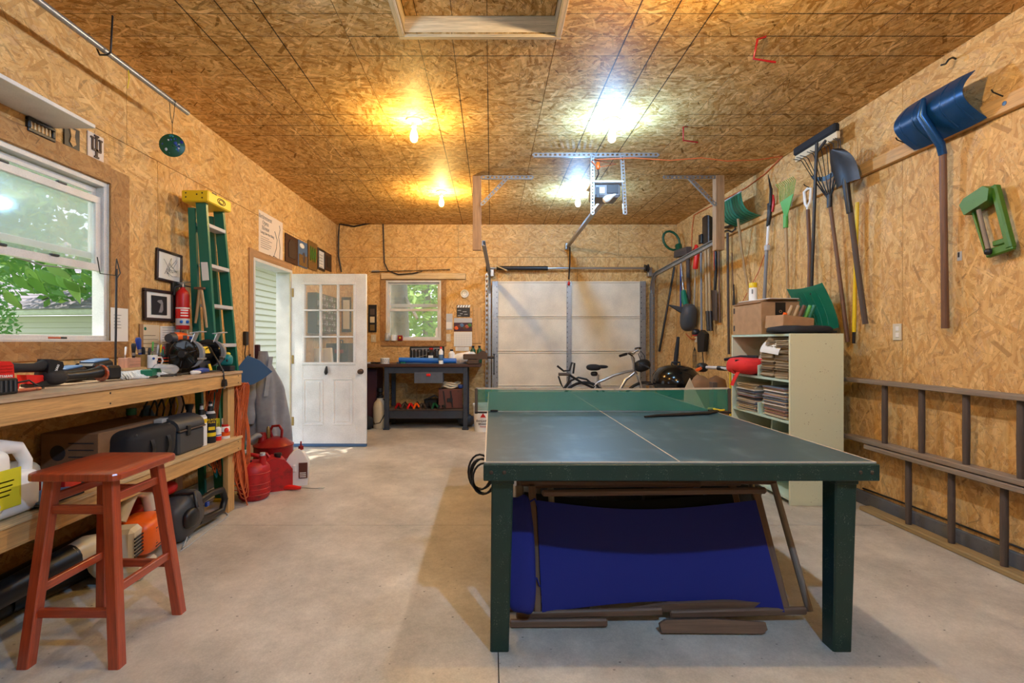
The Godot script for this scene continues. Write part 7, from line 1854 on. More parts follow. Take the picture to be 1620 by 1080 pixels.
func bicycle():
	var t = thing("bicycle", "grey comfort bicycle with black saddle leaning at the garage door", "bicycle", Vector3(1.7, 0, -7.0))
	var z = -7.05
	var P = func(px, py, o = 0.0): return at(px, py, 7.05) + Vector3(0, 0, o)
	var R = 0.33
	for c in [P.call(1022, 640), P.call(925, 640)]:
		c.y = R
		var ring = []
		for i in 36: ring.append(c + Vector3(cos(TAU * i / 36) * R, sin(TAU * i / 36) * R, 0))
		var w = addw(Mb.new().tube(ring, 0.02, 8, false, true), "tyre", "rubber", t)
		var rim = []
		for i in 36: rim.append(c + Vector3(cos(TAU * i / 36) * (R - 0.03), sin(TAU * i / 36) * (R - 0.03), 0))
		addw(Mb.new().tube(rim, 0.009, 6, false, true), "rim", "steel", t)
		for i in 18: addw(Mb.new().tube([c + Vector3(0, 0, 0.02 if i % 2 else -0.02), c + Vector3(cos(TAU * i / 18) * (R - 0.03), sin(TAU * i / 18) * (R - 0.03), 0)], 0.0015, 3, false), "spoke", "steel", t)
		addw(Mb.new().tube([c + Vector3(0, 0, 0.04), c - Vector3(0, 0, 0.04)], 0.02, 8), "hub", "steel", t)
	var fr = func(pts, r, called = "frame_tube", mk = "steel"): addw(Mb.new().tube(pts, r, 10), called, mk, t)
	var head = P.call(1003, 586)
	var crank = P.call(962, 640)
	crank.y = 0.3
	var seat_lug = P.call(946, 604)
	var front = P.call(1022, 640)
	front.y = R
	var rear = P.call(925, 640)
	rear.y = R
	fr.call([head, P.call(990, 588), P.call(970, 594), P.call(955, 601), seat_lug, P.call(940, 610)], 0.02)
	fr.call([head + Vector3(0, -0.03, 0), P.call(990, 600), P.call(978, 620), crank], 0.024)
	fr.call([P.call(946, 592), seat_lug, crank], 0.018)
	fr.call([crank, rear + Vector3(0, 0, 0.04)], 0.012)
	fr.call([crank, rear - Vector3(0, 0, 0.04)], 0.012)
	fr.call([seat_lug, rear + Vector3(0, 0, 0.04)], 0.01)
	fr.call([P.call(999, 560), P.call(1003, 575), head, P.call(1007, 592)], 0.02, "head_tube")
	for o in [-0.045, 0.045]: fr.call([P.call(1008, 593, o * 0.6), P.call(1012, 605, o), front + Vector3(0, 0, o)], 0.012, "fork")
	fr.call([P.call(1000, 565), P.call(1000, 558), P.call(1010, 553)], 0.014, "stem")
	fr.call([P.call(974, 561, 0.28), P.call(990, 557, 0.2), P.call(1000, 560, 0.06), P.call(1004, 558, 0.0), P.call(1008, 553, -0.1), P.call(1017, 551, -0.2)], 0.011, "handlebar", "steel")
	fr.call([P.call(972, 562, 0.29), P.call(984, 559, 0.24)], 0.018, "grip", "rubber")
	fr.call([P.call(1010, 552, -0.14), P.call(1020, 551, -0.24)], 0.018, "grip", "rubber")
	fr.call([P.call(986, 558, 0.22), P.call(994, 562, 0.2)], 0.008, "brake_lever", "black")
	fr.call([P.call(990, 558, 0.2), P.call(1000, 566, 0.12), P.call(1003, 578, 0.05)], 0.004, "brake_cable", "black")
	# saddle
	var s = Mb.new()
	s.blob(P.call(939, 581), Vector3(0.1, 0.045, 0.1), Basis.IDENTITY, 0.8, 18, 10)
	s.blob(P.call(951, 580), Vector3(0.1, 0.025, 0.04), Basis.IDENTITY, 0.9, 16, 8)
	addw(s, "saddle", "black_soft", t)
	addw(Mb.new().blob(P.call(940, 591), Vector3(0.05, 0.035, 0.05), Basis.IDENTITY, 0.8, 12, 8), "saddle_bag", "black", t)
	# rear rack with a child seat frame
	fr.call([P.call(880, 578, 0.1), P.call(890, 586, 0.1), P.call(899, 585, 0.1), P.call(903, 573, 0.1), P.call(907, 574, 0.1), P.call(905, 590, 0.1)], 0.014, "carrier", "black")
	fr.call([P.call(882, 591, 0.1), P.call(899, 591, 0.1)], 0.022, "carrier_roll", "rung_wood")
	fr.call([P.call(882, 594, 0.1), P.call(886, 606, 0.1), P.call(890, 613, 0.1), P.call(898, 602, 0.1), P.call(899, 592, 0.1)], 0.012, "carrier", "black")
	fr.call([P.call(899, 592, 0.05), P.call(920, 605, 0.05), P.call(940, 614, 0.0)], 0.016, "carrier_arm", "black")
	fr.call([P.call(893, 615), P.call(903, 602), P.call(915, 597), P.call(928, 600), P.call(940, 610), P.call(946, 620)], 0.014, "mudguard", "black")
	addw(Mb.new().blob(P.call(940, 640), Vector3(0.02, 0.02, 0.03)), "bottle_cage", "teal", t)
	addw(Mb.new().lathe([[0.0, -0.01], [0.09, -0.01], [0.09, 0.01], [0, 0.01]], 24, crank, Basis(Vector3.RIGHT, PI / 2)), "chainring", "dark_steel", t)
	fr.call([crank + Vector3(0, 0, 0.05), crank + Vector3(0.1, -0.14, 0.06)], 0.01, "crank", "steel")
	fr.call([crank + Vector3(-0.02, -0.02, 0.05), crank + Vector3(-0.1, -0.29, 0.12)], 0.01, "kickstand", "steel")
	# helmet hung on the bars
	var h = thing("bike_helmet", "black vented bicycle helmet hanging from the handlebar", "helmet", P.call(1016, 578))
	add(Mb.new().blob(Vector3(0, 0, 0), Vector3(0.115, 0.085, 0.09), Basis(Vector3(0, 0, 1), 0.3), 0.85, 20, 12), "shell", "black", h)
	for k in 4: add(Mb.new().blob(Vector3(-0.05 + 0.035 * k, 0.02 - 0.012 * k, 0.078), Vector3(0.01, 0.04, 0.014), Basis(Vector3(0, 0, 1), 0.9), 0.8, 8, 6), "vent", "grey_dark", h)
	add(Mb.new().tube([Vector3(-0.03, 0.07, 0.03), Vector3(-0.06, 0.16, 0.02), Vector3(-0.02, 0.2, 0.0), Vector3(0.03, 0.14, 0), Vector3(0.04, 0.07, 0)], 0.005, 5), "strap", "black_soft", h)

func tool_on_wall(called, label, category, pos): return thing(called, label, category, pos, "tools hung on the right wall")

func right_wall_things():
	var t
	# long rail board the tools hang from
	t = thing("hanging_rail", "long pine board along the right wall with tools hung on it", "rail", Vector3(XR, 2.52, -4.2))
	addw(Mb.new().box(Vector3(XR - 0.019, 2.52, -4.0), Vector3(0.038, 0.089, 5.6), Basis.IDENTITY, 0.003, Vector3(0.2, 0.5, 0.3)), "board", "pine", t)
	for z in [-2.75, -3.4, -4.4, -5.6]:
		addw(Mb.new().tube([Vector3(XR - 0.03, 2.56, z), Vector3(XR - 0.09, 2.585, z), Vector3(XR - 0.1, 2.6, z)], 0.004, 5), "nail", "dark_steel", t)
	for z in [-2.74, -3.95]: addw(Mb.new().lathe([[0, 0.004], [0.012, 0.003], [0.012, 0], [0, 0]], 10, Vector3(XR - 0.038, 2.52, z), Basis(Vector3(0, 0, 1), PI / 2)), "bolt", "blue_grey", t)
	# blue snow shovel
	t = tool_on_wall("snow_shovel", "blue metal snow shovel with long wooden handle hung blade up", "snow shovel", Vector3(2.72, 1.9, -3.05))
	var blade = func(z0, z1, y0, y1, xs, bow, skew = 0.0): return func(u, v):
		var c = sin(PI * v)
		var ed = pow(abs(2 * u - 1), 4)
		return Vector3(lerp(xs[0], xs[1], v) - bow * c, lerp(y1, y0, v) + skew * (u - 0.5) + 0.02 * ed * (v - 0.5), lerp(z0, z1, u))
	var f = blade.call(-3.3, -2.82, 2.47, 2.75, [2.7, 2.765], 0.1)
	addw(Mb.new().shell(f, 24, 14, 0.004), "blade", "blue_deep", t)
	for u in [0.1, 0.3, 0.7, 0.9]:
		var pts = []
		for i in 12: pts.append(f.call(u, 0.06 + 0.88 * i / 11.0) + Vector3(-0.002, 0, 0))
		addw(Mb.new().tube(pts, 0.006, 6), "rib", "blue_deep", t)
	var top = f.call(0.5, 0.55)
	addw(Mb.new().tube([top + Vector3(-0.02, 0.1, 0), top + Vector3(-0.035, 0, 0), Vector3(2.72, 2.42, -3.06), Vector3(2.735, 2.36, -3.062)], [0.012, 0.026, 0.024, 0.022], 10), "socket", "blue_deep", t)
	addw(Mb.new().tube([Vector3(2.735, 2.38, -3.062), Vector3(2.755, 1.8, -3.075), Vector3(2.775, 1.31, -3.09)], [0.019, 0.018, 0.02], 12), "handle", "handle_wood", t)
	# spade
	t = tool_on_wall("round_spade", "round point spade with grey steel blade hung upside down", "spade", Vector3(2.73, 1.9, -3.75))
	var base = Vector3(2.7, 2.42, -3.82)
	var tip = Vector3(2.62, 2.69, -3.85)
	f = func(u, v):
		var w = 0.125 * (1.0 if v < 0.45 else sqrt(max(0.0, 1.0 - pow((v - 0.45) / 0.56, 2))))
		var q = base.lerp(tip, v)
		return q + Vector3(-0.03 * (1 - pow(2 * u - 1, 2)) + 0.015 * sin(PI * v), 0, (u - 0.5) * -2.0 * w)
	addw(Mb.new().shell(f, 14, 18, 0.003), "blade", "dark_steel", t)
	addw(Mb.new().tube([base + Vector3(-0.03, 0.08, 0), base + Vector3(-0.02, 0, 0), Vector3(2.71, 2.2, -3.82)], [0.008, 0.024, 0.022], 10), "socket", "dark_steel", t)
	addw(Mb.new().tube([Vector3(2.71, 2.25, -3.82), Vector3(2.75, 1.8, -3.8), Vector3(2.775, 1.36, -3.75)], 0.019, 12), "handle", "rung_wood", t)
	# yellow pole
	t = tool_on_wall("yellow_pole", "thin yellow pole hanging beside the spade", "pole", wr(1352, 430, 0.04))
	addw(Mb.new().tube([wr(1356, 320, 0.04), wr(1351, 525, 0.04)], 0.013, 10), "pole", "yellow", t)
	addw(Mb.new().tube([wr(1351.5, 512, 0.04), wr(1350.5, 543, 0.04)], 0.011, 8), "tip", "black", t)
	# dark leaf rake
	t = tool_on_wall("leaf_rake", "dark leaf rake with black wire tines and wooden handle", "rake", wr(1318, 400, 0.06))
	var hub = wr(1312.5, 318, 0.1)
	var ea = wr(1283, 278, 0.14)
	var eb = wr(1331, 258, 0.12)
	f = func(u, v):
		var e = ea.lerp(eb, u) + Vector3(0, -0.05 * sin(PI * u), 0)
		return hub.lerp(e, 0.82 + 0.18 * v)
	addw(Mb.new().shell(f, 12, 2, 0.008), "tine_bridge", "black", t)
	for k in 7: addw(Mb.new().tube([hub, ea.lerp(eb, k / 6.0) + Vector3(0, -0.05 * sin(PI * k / 6.0), 0)], [0.006, 0.005], 5), "spine", "black", t)
	var tips = [[1262, 250], [1267, 247], [1273, 244], [1284, 238], [1289, 236], [1298, 231], [1307, 227], [1311, 224], [1318, 221], [1326, 217], [1329, 216]]
	for k in tips.size():
		var b = ea.lerp(eb, k / 10.0) + Vector3(0, -0.05 * sin(PI * k / 10.0), 0)
		var e = wr(tips[k][0], tips[k][1], 0.13)
		addw(Mb.new().tube([b, b.lerp(e, 0.7) + Vector3(0, 0.02, 0), b.lerp(e, 0.88), e + Vector3(-0.02, 0, -0.03)], 0.0032, 5), "tine", "dark_steel", t)
	addw(Mb.new().tube([hub + Vector3(0, 0.05, 0), hub - Vector3(0, 0.05, 0)], 0.02, 8), "ferrule", "black", t)
	addw(Mb.new().tube([hub, wr(1326, 420, 0.06), wr(1341, 541, 0.03)], [0.014, 0.014, 0.016], 10), "handle", "handle_wood", t)
	# push broom
	t = tool_on_wall("push_broom", "wide push broom with black bristles and black pole, head up", "broom", wr(1292, 300, 0.1))
	var za = -4.02
	addw(Mb.new().box(Vector3(2.7, 2.84, -4.2), Vector3(0.03, 0.055, 0.54), Basis.IDENTITY, 0.004), "head", "paper_warm", t)
	addw(Mb.new().box(Vector3(2.69, 2.9, -4.2), Vector3(0.05, 0.07, 0.54), Basis.IDENTITY, 0.012), "bristles", "black_soft", t)
	addw(Mb.new().tube([Vector3(2.66, 2.85, -4.13), Vector3(2.665, 2.5, -4.16), Vector3(2.66, 1.62, -4.2)], 0.0125, 10), "pole", "black", t)
	addw(Mb.new().bar(Vector3(2.665, 2.78, -4.13), Vector3(2.68, 2.84, -4.05), 0.01, 0.02), "brace", "dark_steel", t)
	# snow pusher with D grip (white grip up, translucent green blade down)
	t = tool_on_wall("snow_pusher", "green plastic snow pusher with wooden shaft and white D grip", "snow shovel", wr(1280, 420, 0.05))
	var g0 = wr(1278, 337, 0.05)
	addw(Mb.new().tube([g0, g0 + Vector3(0, 0.05, 0), g0 + Vector3(0, 0.09, 0.035), g0 + Vector3(0, 0.2, 0.05), g0 + Vector3(0, 0.215, 0.0), g0 + Vector3(0, 0.2, -0.05), g0 + Vector3(0, 0.09, -0.035), g0 + Vector3(0, 0.05, 0)], 0.013, 8), "grip", "white", t)
	addw(Mb.new().tube([g0 + Vector3(0, 0.03, 0), wr(1281, 400, 0.06), wr(1280, 470, 0.1)], 0.0155, 10), "handle", "handle_wood", t)
	f = func(u, v): return Vector3(2.645 + 0.1 * sin(PI * 0.5 * v) - 0.015 * sin(PI * u), 1.68 - 0.36 * v + 0.02 * pow(2 * u - 1, 2), lerp(-4.52, -4.04, u) + 0.05 * v)
	addw(Mb.new().shell(f, 16, 10, 0.004), "blade", "green_plastic", t)
	for u in [0.2, 0.35, 0.5, 0.65, 0.8]:
		var pts = []
		for i in 6: pts.append(f.call(u, 0.1 + 0.16 * i) + Vector3(-0.002, 0, 0))
		addw(Mb.new().tube(pts, 0.006, 5), "rib", "green_plastic", t)
	# green leaf rake
	t = tool_on_wall("leaf_rake", "bright green plastic leaf rake with wooden handle", "rake", wr(1243, 400, 0.05))
	hub = wr(1243, 350, 0.08)
	ea = wr(1234, 320, 0.12); eb = wr(1255, 306, 0.1)
	f = func(u, v): return hub.lerp(ea.lerp(eb, u), 0.2 + 0.8 * v)
	addw(Mb.new().shell(f, 8, 4, 0.006), "fan", "green_bright", t)
	for k in 11:
		var b = ea.lerp(eb, k / 10.0)
		var e = wr(lerp(1232.0, 1259.0, k / 10.0), lerp(292.0, 279.0, k / 10.0), 0.11)
		addw(Mb.new().tube([b, b.lerp(e, 0.8), e + Vector3(-0.03, 0.0, 0)], 0.003, 4), "tine", "green_bright", t)
	addw(Mb.new().tube([hub + Vector3(0, 0.06, 0), hub + Vector3(0, -0.06, 0)], 0.022, 8), "ferrule", "green_bright", t)
	addw(Mb.new().tube([hub, wr(1247, 478, 0.04)], 0.0135, 10), "handle", "handle_pale", t)
	# pole pruner
	t = tool_on_wall("pole_pruner", "pole saw pruner with curved blade and grey pole", "pruner", wr(1215, 400, 0.05))
	addw(Mb.new().tube([wr(1209, 478, 0.05), wr(1213, 395, 0.05)], 0.017, 10), "pole", "grey", t)
	addw(Mb.new().tube([wr(1213, 400, 0.05), wr(1216, 350, 0.05)], 0.013, 10), "upper_pole", "white", t)
	addw(Mb.new().box(wr(1213.5, 392, 0.05), Vector3(0.04, 0.06, 0.05), Basis.IDENTITY, 0.008), "clamp", "grey_pale", t)
	addw(Mb.new().tube([wr(1215, 358, 0.05), wr(1218, 335, 0.05), wr(1217, 322, 0.05)], [0.018, 0.024, 0.02], 8), "head", "black", t)
	addw(Mb.new().tube([wr(1219, 325, 0.05), wr(1220, 300, 0.05), wr(1215, 276, 0.05)], [0.016, 0.014, 0.003], 6), "saw_blade", "dark_steel", t)
	addw(Mb.new().tube([wr(1222, 335, 0.05), wr(1224, 318, 0.05), wr(1223, 308, 0.05)], [0.01, 0.014, 0.006], 6), "hook_jaw", "red", t)
	addw(Mb.new().tube([wr(1216, 385, 0.05), wr(1200, 430, 0.03), wr(1172, 482, 0.03)], 0.003, 4), "cord", "red", t)
	# green snow shovel
	t = tool_on_wall("snow_shovel", "dark green ribbed plastic snow shovel hung blade up", "snow shovel", Vector3(2.7, 2.2, -5.5))
	f = func(u, v): return Vector3(2.6 + 0.17 * v - 0.05 * sin(PI * v), 2.79 - 0.26 * v - 0.05 * sin(PI * v), lerp(-5.78, -5.26, u) + 0.06 * v)
	addw(Mb.new().shell(f, 20, 12, 0.004), "blade", "green_plastic", t)
	for k in 9:
		var pts = []
		for i in 8: pts.append(f.call(0.06 + 0.11 * k, 0.05 + 0.9 * i / 7.0) + Vector3(-0.003, -0.002, 0))
		addw(Mb.new().tube(pts, 0.006, 5), "rib", "green_dark", t)
	addw(Mb.new().tube([f.call(0, 0), f.call(1, 0)], 0.009, 6), "wear_strip", "grey_pale", t)
	addw(Mb.new().tube([f.call(0.5, 0.75) + Vector3(-0.02, 0, 0), wr(1174, 400, 0.06), wr(1187, 478, 0.03)], 0.0135, 10), "handle", "handle_pale", t)
	# hoe and bare poles
	t = tool_on_wall("garden_hoe", "garden cultivator with curved iron head and grey handle", "hoe", wr(1152, 440, 0.04))
	addw(Mb.new().tube([wr(1151, 368, 0.05), wr(1152, 470, 0.04), wr(1153, 560, 0.03)], 0.014, 8), "handle", "rung_wood", t)
	addw(Mb.new().tube([wr(1143, 367, 0.06), wr(1150, 364, 0.06), wr(1158, 367, 0.06), wr(1163, 362, 0.05), wr(1162, 355, 0.05)], 0.008, 6), "head", "dark_steel", t)
	addw(Mb.new().bar(wr(1144, 361, 0.09), wr(1160, 356, 0.09), 0.08, 0.01), "blade", "dark_steel", t)
	t = tool_on_wall("scraper", "narrow long scraper hanging left of the boxes", "scraper", wr(1160, 460, 0.03))
	addw(Mb.new().tube([wr(1158, 400, 0.03), wr(1160, 460, 0.03)], 0.006, 6), "shaft", "handle_wood", t)
	addw(Mb.new().prism([Vector2(-0.03, -0.12), Vector2(0.03, -0.12), Vector2(0.0, 0.12)], 0.01, Transform3D(Basis(Vector3.UP, -PI / 2), wr(1161, 466, 0.03))), "blade", "dark_steel", t)
	# trenching spade with red label
	t = tool_on_wall("drain_spade", "narrow drain spade with red labelled shaft and rusty blade", "spade", wr(1133, 450, 0.04))
	addw(Mb.new().tube([wr(1132, 392, 0.05), wr(1132.5, 430, 0.05), wr(1131, 460, 0.05)], [0.02, 0.02, 0.017], 8), "handle", "black", t)
	addw(Mb.new().tube([wr(1131.8, 394, 0.05), wr(1132.3, 428, 0.05)], 0.022, 8), "label_band", "red", t)
	f = func(u, v): return wr(1130.0 + 1.5 * v + (u - 0.5) * 9.0 * (1.0 - 0.2 * v), 459 + 48 * v, 0.05 + 0.02 * sin(PI * u))
	addw(Mb.new().shell(f, 6, 8, 0.003), "blade", "rusty", t)
	t = tool_on_wall("wooden_stake", "thin brown stake next to the drain spade", "stake", wr(1139, 450, 0.03))
	addw(Mb.new().tube([wr(1137, 392, 0.03), wr(1139, 510, 0.03)], 0.013, 6), "stake", "handle_wood", t)
	# two-handled post hole digger
	t = tool_on_wall("post_hole_digger", "post hole digger with black steel scoops and pale wooden handles", "digger", wr(1118, 430, 0.07))
	f = func(u, v): return wr(1111.5 + 16.0 * u, lerp(345.0, 386.0, v) - 5.0 * sin(PI * u) * (1 - v), 0.08 + 0.07 * sin(PI * u))
	addw(Mb.new().shell(f, 10, 8, 0.004), "scoop", "dark_steel", t)
	addw(Mb.new().box(wr(1109, 378, 0.1), Vector3(0.03, 0.12, 0.09), Basis.IDENTITY, 0.004), "hinge_plate", "black", t)
	for k in 2:
		var a = wr(1116 + 5 * k, 384, 0.09)
		var b = wr(1119 + 4.5 * k, 492, 0.07)
		addw(Mb.new().tube([a, b], 0.02, 10), "handle", "handle_pale", t)
		addw(Mb.new().tube([b, wr(1121 + 4.0 * k, 523, 0.07)], 0.024, 10), "grip", "black", t)
	# grey pole with black head (hedge trimmer)
	t = tool_on_wall("pole_hedge_trimmer", "long grey pole tool with black head pointing down", "pole tool", wr(1110, 460, 0.05))
	addw(Mb.new().tube([wr(1109, 398, 0.05), wr(1110, 525, 0.05)], 0.014, 8), "pole", "grey", t)
	addw(Mb.new().prism([Vector2(-0.05, -0.14), Vector2(0.04, -0.13), Vector2(0.06, 0.1), Vector2(0.0, 0.15), Vector2(-0.06, 0.08)], 0.08, Transform3D(Basis(Vector3.UP, -PI / 2 + 0.5), wr(1112, 540, 0.07))), "head", "black", t)
	addw(Mb.new().tube([wr(1111, 552, 0.05), wr(1113, 578, 0.05)], 0.007, 6), "blade", "dark_steel", t)
	# red handled lopper
	t = tool_on_wall("red_pole_cutter", "cutter with bright red handle and silver shaft", "cutter", wr(1100, 440, 0.06))
	addw(Mb.new().tube([wr(1100, 425, 0.07), wr(1103, 400, 0.07), wr(1101, 388, 0.07)], [0.035, 0.034, 0.022], 8), "handle", "red_bright", t)
	addw(Mb.new().tube([wr(1095, 404, 0.07), wr(1098, 394, 0.07), wr(1101, 390, 0.07)], 0.014, 6), "loop", "red_bright", t)
	addw(Mb.new().tube([wr(1100, 425, 0.06), wr(1098, 500, 0.05)], 0.012, 8), "shaft", "steel", t)
	addw(Mb.new().tube([wr(1098, 500, 0.05), wr(1099, 515, 0.05)], 0.022, 8), "foot", "black", t)
	# string trimmer
	t = tool_on_wall("string_trimmer", "green string trimmer hung upside down in the far right corner", "trimmer", wr(1085, 470, 0.1))
	var ring = []
	for i in 14: ring.append(wr(1073, 386, 0.12) + Vector3(-0.1 + 0.12 * cos(TAU * i / 14.0), 0.05 + 0.13 * sin(TAU * i / 14.0) - 0.04 * cos(TAU * i / 14.0), 0.0))
	addw(Mb.new().tube(ring, 0.017, 8, false, true), "loop_handle", "green_dark", t)
	addw(Mb.new().tube([wr(1073, 388, 0.12), wr(1076, 402, 0.12)], [0.05, 0.04], 8), "handle_joint", "green_dark", t)
	addw(Mb.new().tube([wr(1076, 400, 0.12), wr(1082, 465, 0.12)], 0.013, 8), "shaft", "steel", t)
	addw(Mb.new().tube([wr(1081, 460, 0.12), wr(1083, 475, 0.12), wr(1086, 485, 0.12)], [0.035, 0.045, 0.04], 8), "lower_grip", "green_plastic", t)
	addw(Mb.new().blob(wr(1089, 502, 0.12), Vector3(0.1, 0.19, 0.11), Basis(Vector3.RIGHT, 0.2), 0.7, 16, 12), "motor_head", "grey_dark", t)
	addw(Mb.new().prism([Vector2(-0.26, 0.1), Vector2(-0.05, 0.06), Vector2(0.02, -0.08), Vector2(-0.1, 0.0)], 0.05, Transform3D(Basis.IDENTITY, wr(1086, 493, 0.14))), "guard", "grey_dark", t)
	addw(Mb.new().blob(wr(1101, 526, 0.12), Vector3(0.05, 0.05, 0.05), Basis.IDENTITY, 0.8, 10, 8), "spool", "black", t)
	addw(Mb.new().lathe([[0, 0], [0.045, 0], [0.045, 0.02], [0, 0.02]], 12, wr(1101, 531, 0.12)), "spool_cap", "red", t)
	# bits in the corner
	t = tool_on_wall("bent_pipe", "brown bent pipe hanging behind the green trimmer", "pipe", wr(1090, 440, 0.05))
	addw(Mb.new().tube([wr(1088, 398, 0.05), wr(1089, 440, 0.05), wr(1090, 470, 0.05), wr(1087, 484, 0.05)], 0.028, 8), "pipe", "rung_wood", t)
	addw(Mb.new().bar(wr(1070, 402, 0.16), wr(1090, 396, 0.16), 0.07, 0.1), "brush_head", "rung_wood", t)
	t = tool_on_wall("black_stake", "long thin black stake leaning in the far right corner", "stake", at(1055, 490, 7.5))
	addw(Mb.new().tube([at(1067, 422, 7.62), at(1055, 490, 7.64), at(1043, 556, 7.66)], 0.016, 6), "stake", "black", t)
	t = tool_on_wall("blue_stick", "thin blue stick hanging beside the black stake", "stick", wr(1076, 450, 0.06))
	addw(Mb.new().tube([wr(1077, 420, 0.05), wr(1077, 487, 0.05)], 0.013, 6), "stick", "blue", t)
	t = tool_on_wall("black_umbrella", "folded black stick tool standing behind the kettle barbecue", "tool", at(1070, 560, 6.9))
	addw(Mb.new().tube([at(1073, 533, 6.95), at(1070, 560, 6.9), at(1066, 600, 6.8), at(1062, 660, 6.7)], [0.02, 0.03, 0.026, 0.012], 8), "shaft", "black_soft", t)
	t = tool_on_wall("wire_basket", "wire suet basket hanging low on the far right wall", "basket", wr(1098, 570, 0.04))
	for k in 5: addw(Mb.new().tube([wr(1096 + k * 1.5, 582, 0.06), wr(1096 + k * 1.5, 558, 0.06), wr(1099, 549, 0.05)], 0.003, 4), "wire", "dark_steel", t)
	for k in 3: addw(Mb.new().tube([wr(1095.5, 580 - 9 * k, 0.06), wr(1102.5, 580 - 9 * k, 0.06)], 0.003, 4), "wire", "dark_steel", t)
	t = thing("outlet_plate", "cream outlet plate with orange cord near the far corner", "outlet", wr(1101, 535))
	addw(Mb.new().box(wr(1101, 535, 0.004), Vector3(0.008, 0.11, 0.07), Basis.IDENTITY, 0.002), "plate", "tan_plastic", t)
	addw(Mb.new().tube([wr(1100, 536, 0.02), wr(1093, 536, 0.03), wr(1085, 528, 0.03)], 0.008, 5), "cord", "cord_orange", t)
	t = thing("red_wire", "thin orange wire stapled along the top of the right wall", "wire", wr(1150, 330))
	addw(Mb.new().tube([wr(1238, 247, 0.015), wr(1210, 275, 0.012), wr(1180, 297, 0.012), wr(1150, 313, 0.012), wr(1115, 331, 0.012), wr(1098, 340, 0.012), wr(1095, 360, 0.012), wr(1093, 420, 0.012)], 0.006, 5), "wire", "cord_orange", t)
	# near outlet, sticker, wall hook, ceiling hooks
	t = thing("outlet_plate", "cream outlet plate on the near right wall below the spade", "outlet", wr(1419.5, 525))
	addw(Mb.new().box(wr(1419.5, 525, 0.004), Vector3(0.008, 0.115, 0.072), Basis.IDENTITY, 0.002), "plate", "tan_plastic", t)
	for y in [520, 530]: addw(Mb.new().box(wr(1419.5, y, 0.009), Vector3(0.006, 0.032, 0.03), Basis.IDENTITY, 0.003), "socket", "porcelain", t)
	t = thing("board_sticker", "small grey printed sticker on the near right wall", "sticker", wr(1518, 405))
	addw(Mb.new().box(wr(1518, 405, 0.001), Vector3(0.002, 0.055, 0.03)), "sticker", "grey_pale", t)
	addw(Mb.new().box(wr(1516.5, 403, 0.0025), Vector3(0.001, 0.03, 0.012)), "print", "ink", t)
	t = thing("wall_hook", "bent dark hook high on the near right wall", "hook", wr(1500, 97))
	addw(Mb.new().tube([wr(1512, 93, 0.0), wr(1507, 91, 0.04), wr(1501, 94, 0.07), wr(1496, 101, 0.09), wr(1489, 103, 0.09)], 0.006, 6), "hook", "dark_steel", t)
	for k in 2:
		var d = [2.95, 4.19][k]
		var pp = [[[1211, 56], [1211, 59], [1198.5, 62], [1192, 93], [1227, 98.5]], [[1088, 198], [1088, 200], [1081, 201], [1081, 222], [1104, 225]]][k]
		t = thing("ceiling_hook", ["red screw hook on the ceiling, nearer one", "red screw hook on the ceiling, farther one above the door opener"][k], "hook", at(pp[1][0], pp[1][1], d), "red ceiling hooks")
		var pts = []
		for q in pp: pts.append(at(q[0], q[1], d))
		pts[0].y = HC
		addw(Mb.new().tube(pts, 0.007, 6), "hook", "red_metal", t)
	# oscillating sprinkler hung on the wall
	t = thing("lawn_sprinkler", "green cast iron lawn sprinkler hung on the near right wall", "sprinkler", wr(1568, 350))
	var W = func(px, py, o = 0.05): return wr(px, py, o)
	addw(Mb.new().bar(W.call(1574, 293), W.call(1600, 393), 0.035, 0.04, Vector3.LEFT, 0.008), "side_tube", "green_iron", t)
	addw(Mb.new().prism([Vector2(-0.075, -0.05), Vector2(0.07, -0.03), Vector2(0.09, 0.03), Vector2(0.06, 0.06), Vector2(-0.06, 0.045), Vector2(-0.09, 0.02)], 0.07, Transform3D(Basis(Vector3.UP, -PI / 2) * Basis(Vector3(0, 0, 1), 0.2), W.call(1551, 318, 0.06)), true), "motor_housing", "green_iron", t)
	addw(Mb.new().bar(W.call(1541, 335), W.call(1562, 402), 0.012, 0.03, Vector3.LEFT, 0.004), "frame_bar", "green_iron", t)
	addw(Mb.new().tube([W.call(1548, 332, 0.07), W.call(1564, 396, 0.07)], 0.011, 10), "spray_tube", "grey_wood", t)
	addw(Mb.new().bar(W.call(1562, 402), W.call(1604, 388), 0.045, 0.03, Vector3.LEFT, 0.006), "foot_bar", "green_iron", t)
	addw(Mb.new().bar(W.call(1572, 386), W.call(1592, 380), 0.03, 0.02, Vector3.LEFT, 0.004), "foot_bar", "green_iron", t)
	addw(Mb.new().blob(W.call(1564, 398, 0.07), Vector3(0.018, 0.018, 0.018), Basis.IDENTITY, 0.7, 8, 6), "end_cap", "dark_steel", t)
	# cable along the foot of the right wall
	t = thing("wall_cable", "black cable strung along the foot of the right wall", "cable", Vector3(XR - 0.01, 0.2, -3.0))
	addw(Mb.new().tube([wr(1365, 772, 0.01), wr(1420, 792, 0.01), wr(1480, 815, 0.01), wr(1550, 842, 0.01), wr(1618, 868, 0.01), Vector3(XR - 0.01, 0.13, -1.5)], 0.006, 5), "cable", "black", t)
	t = thing("black_clamp", "dark iron clamp lying at the foot of the right wall", "clamp", Vector3(2.6, 0, -3.82))
	add(Mb.new().box(Vector3(0.03, 0.02, 0.0), Vector3(0.16, 0.04, 0.05), Basis(Vector3.UP, 0.4), 0.006), "bar", "black", t)
	add(Mb.new().box(Vector3(-0.03, 0.035, 0.03), Vector3(0.05, 0.06, 0.05), Basis(Vector3.UP, 0.2), 0.006), "jaw", "black", t)

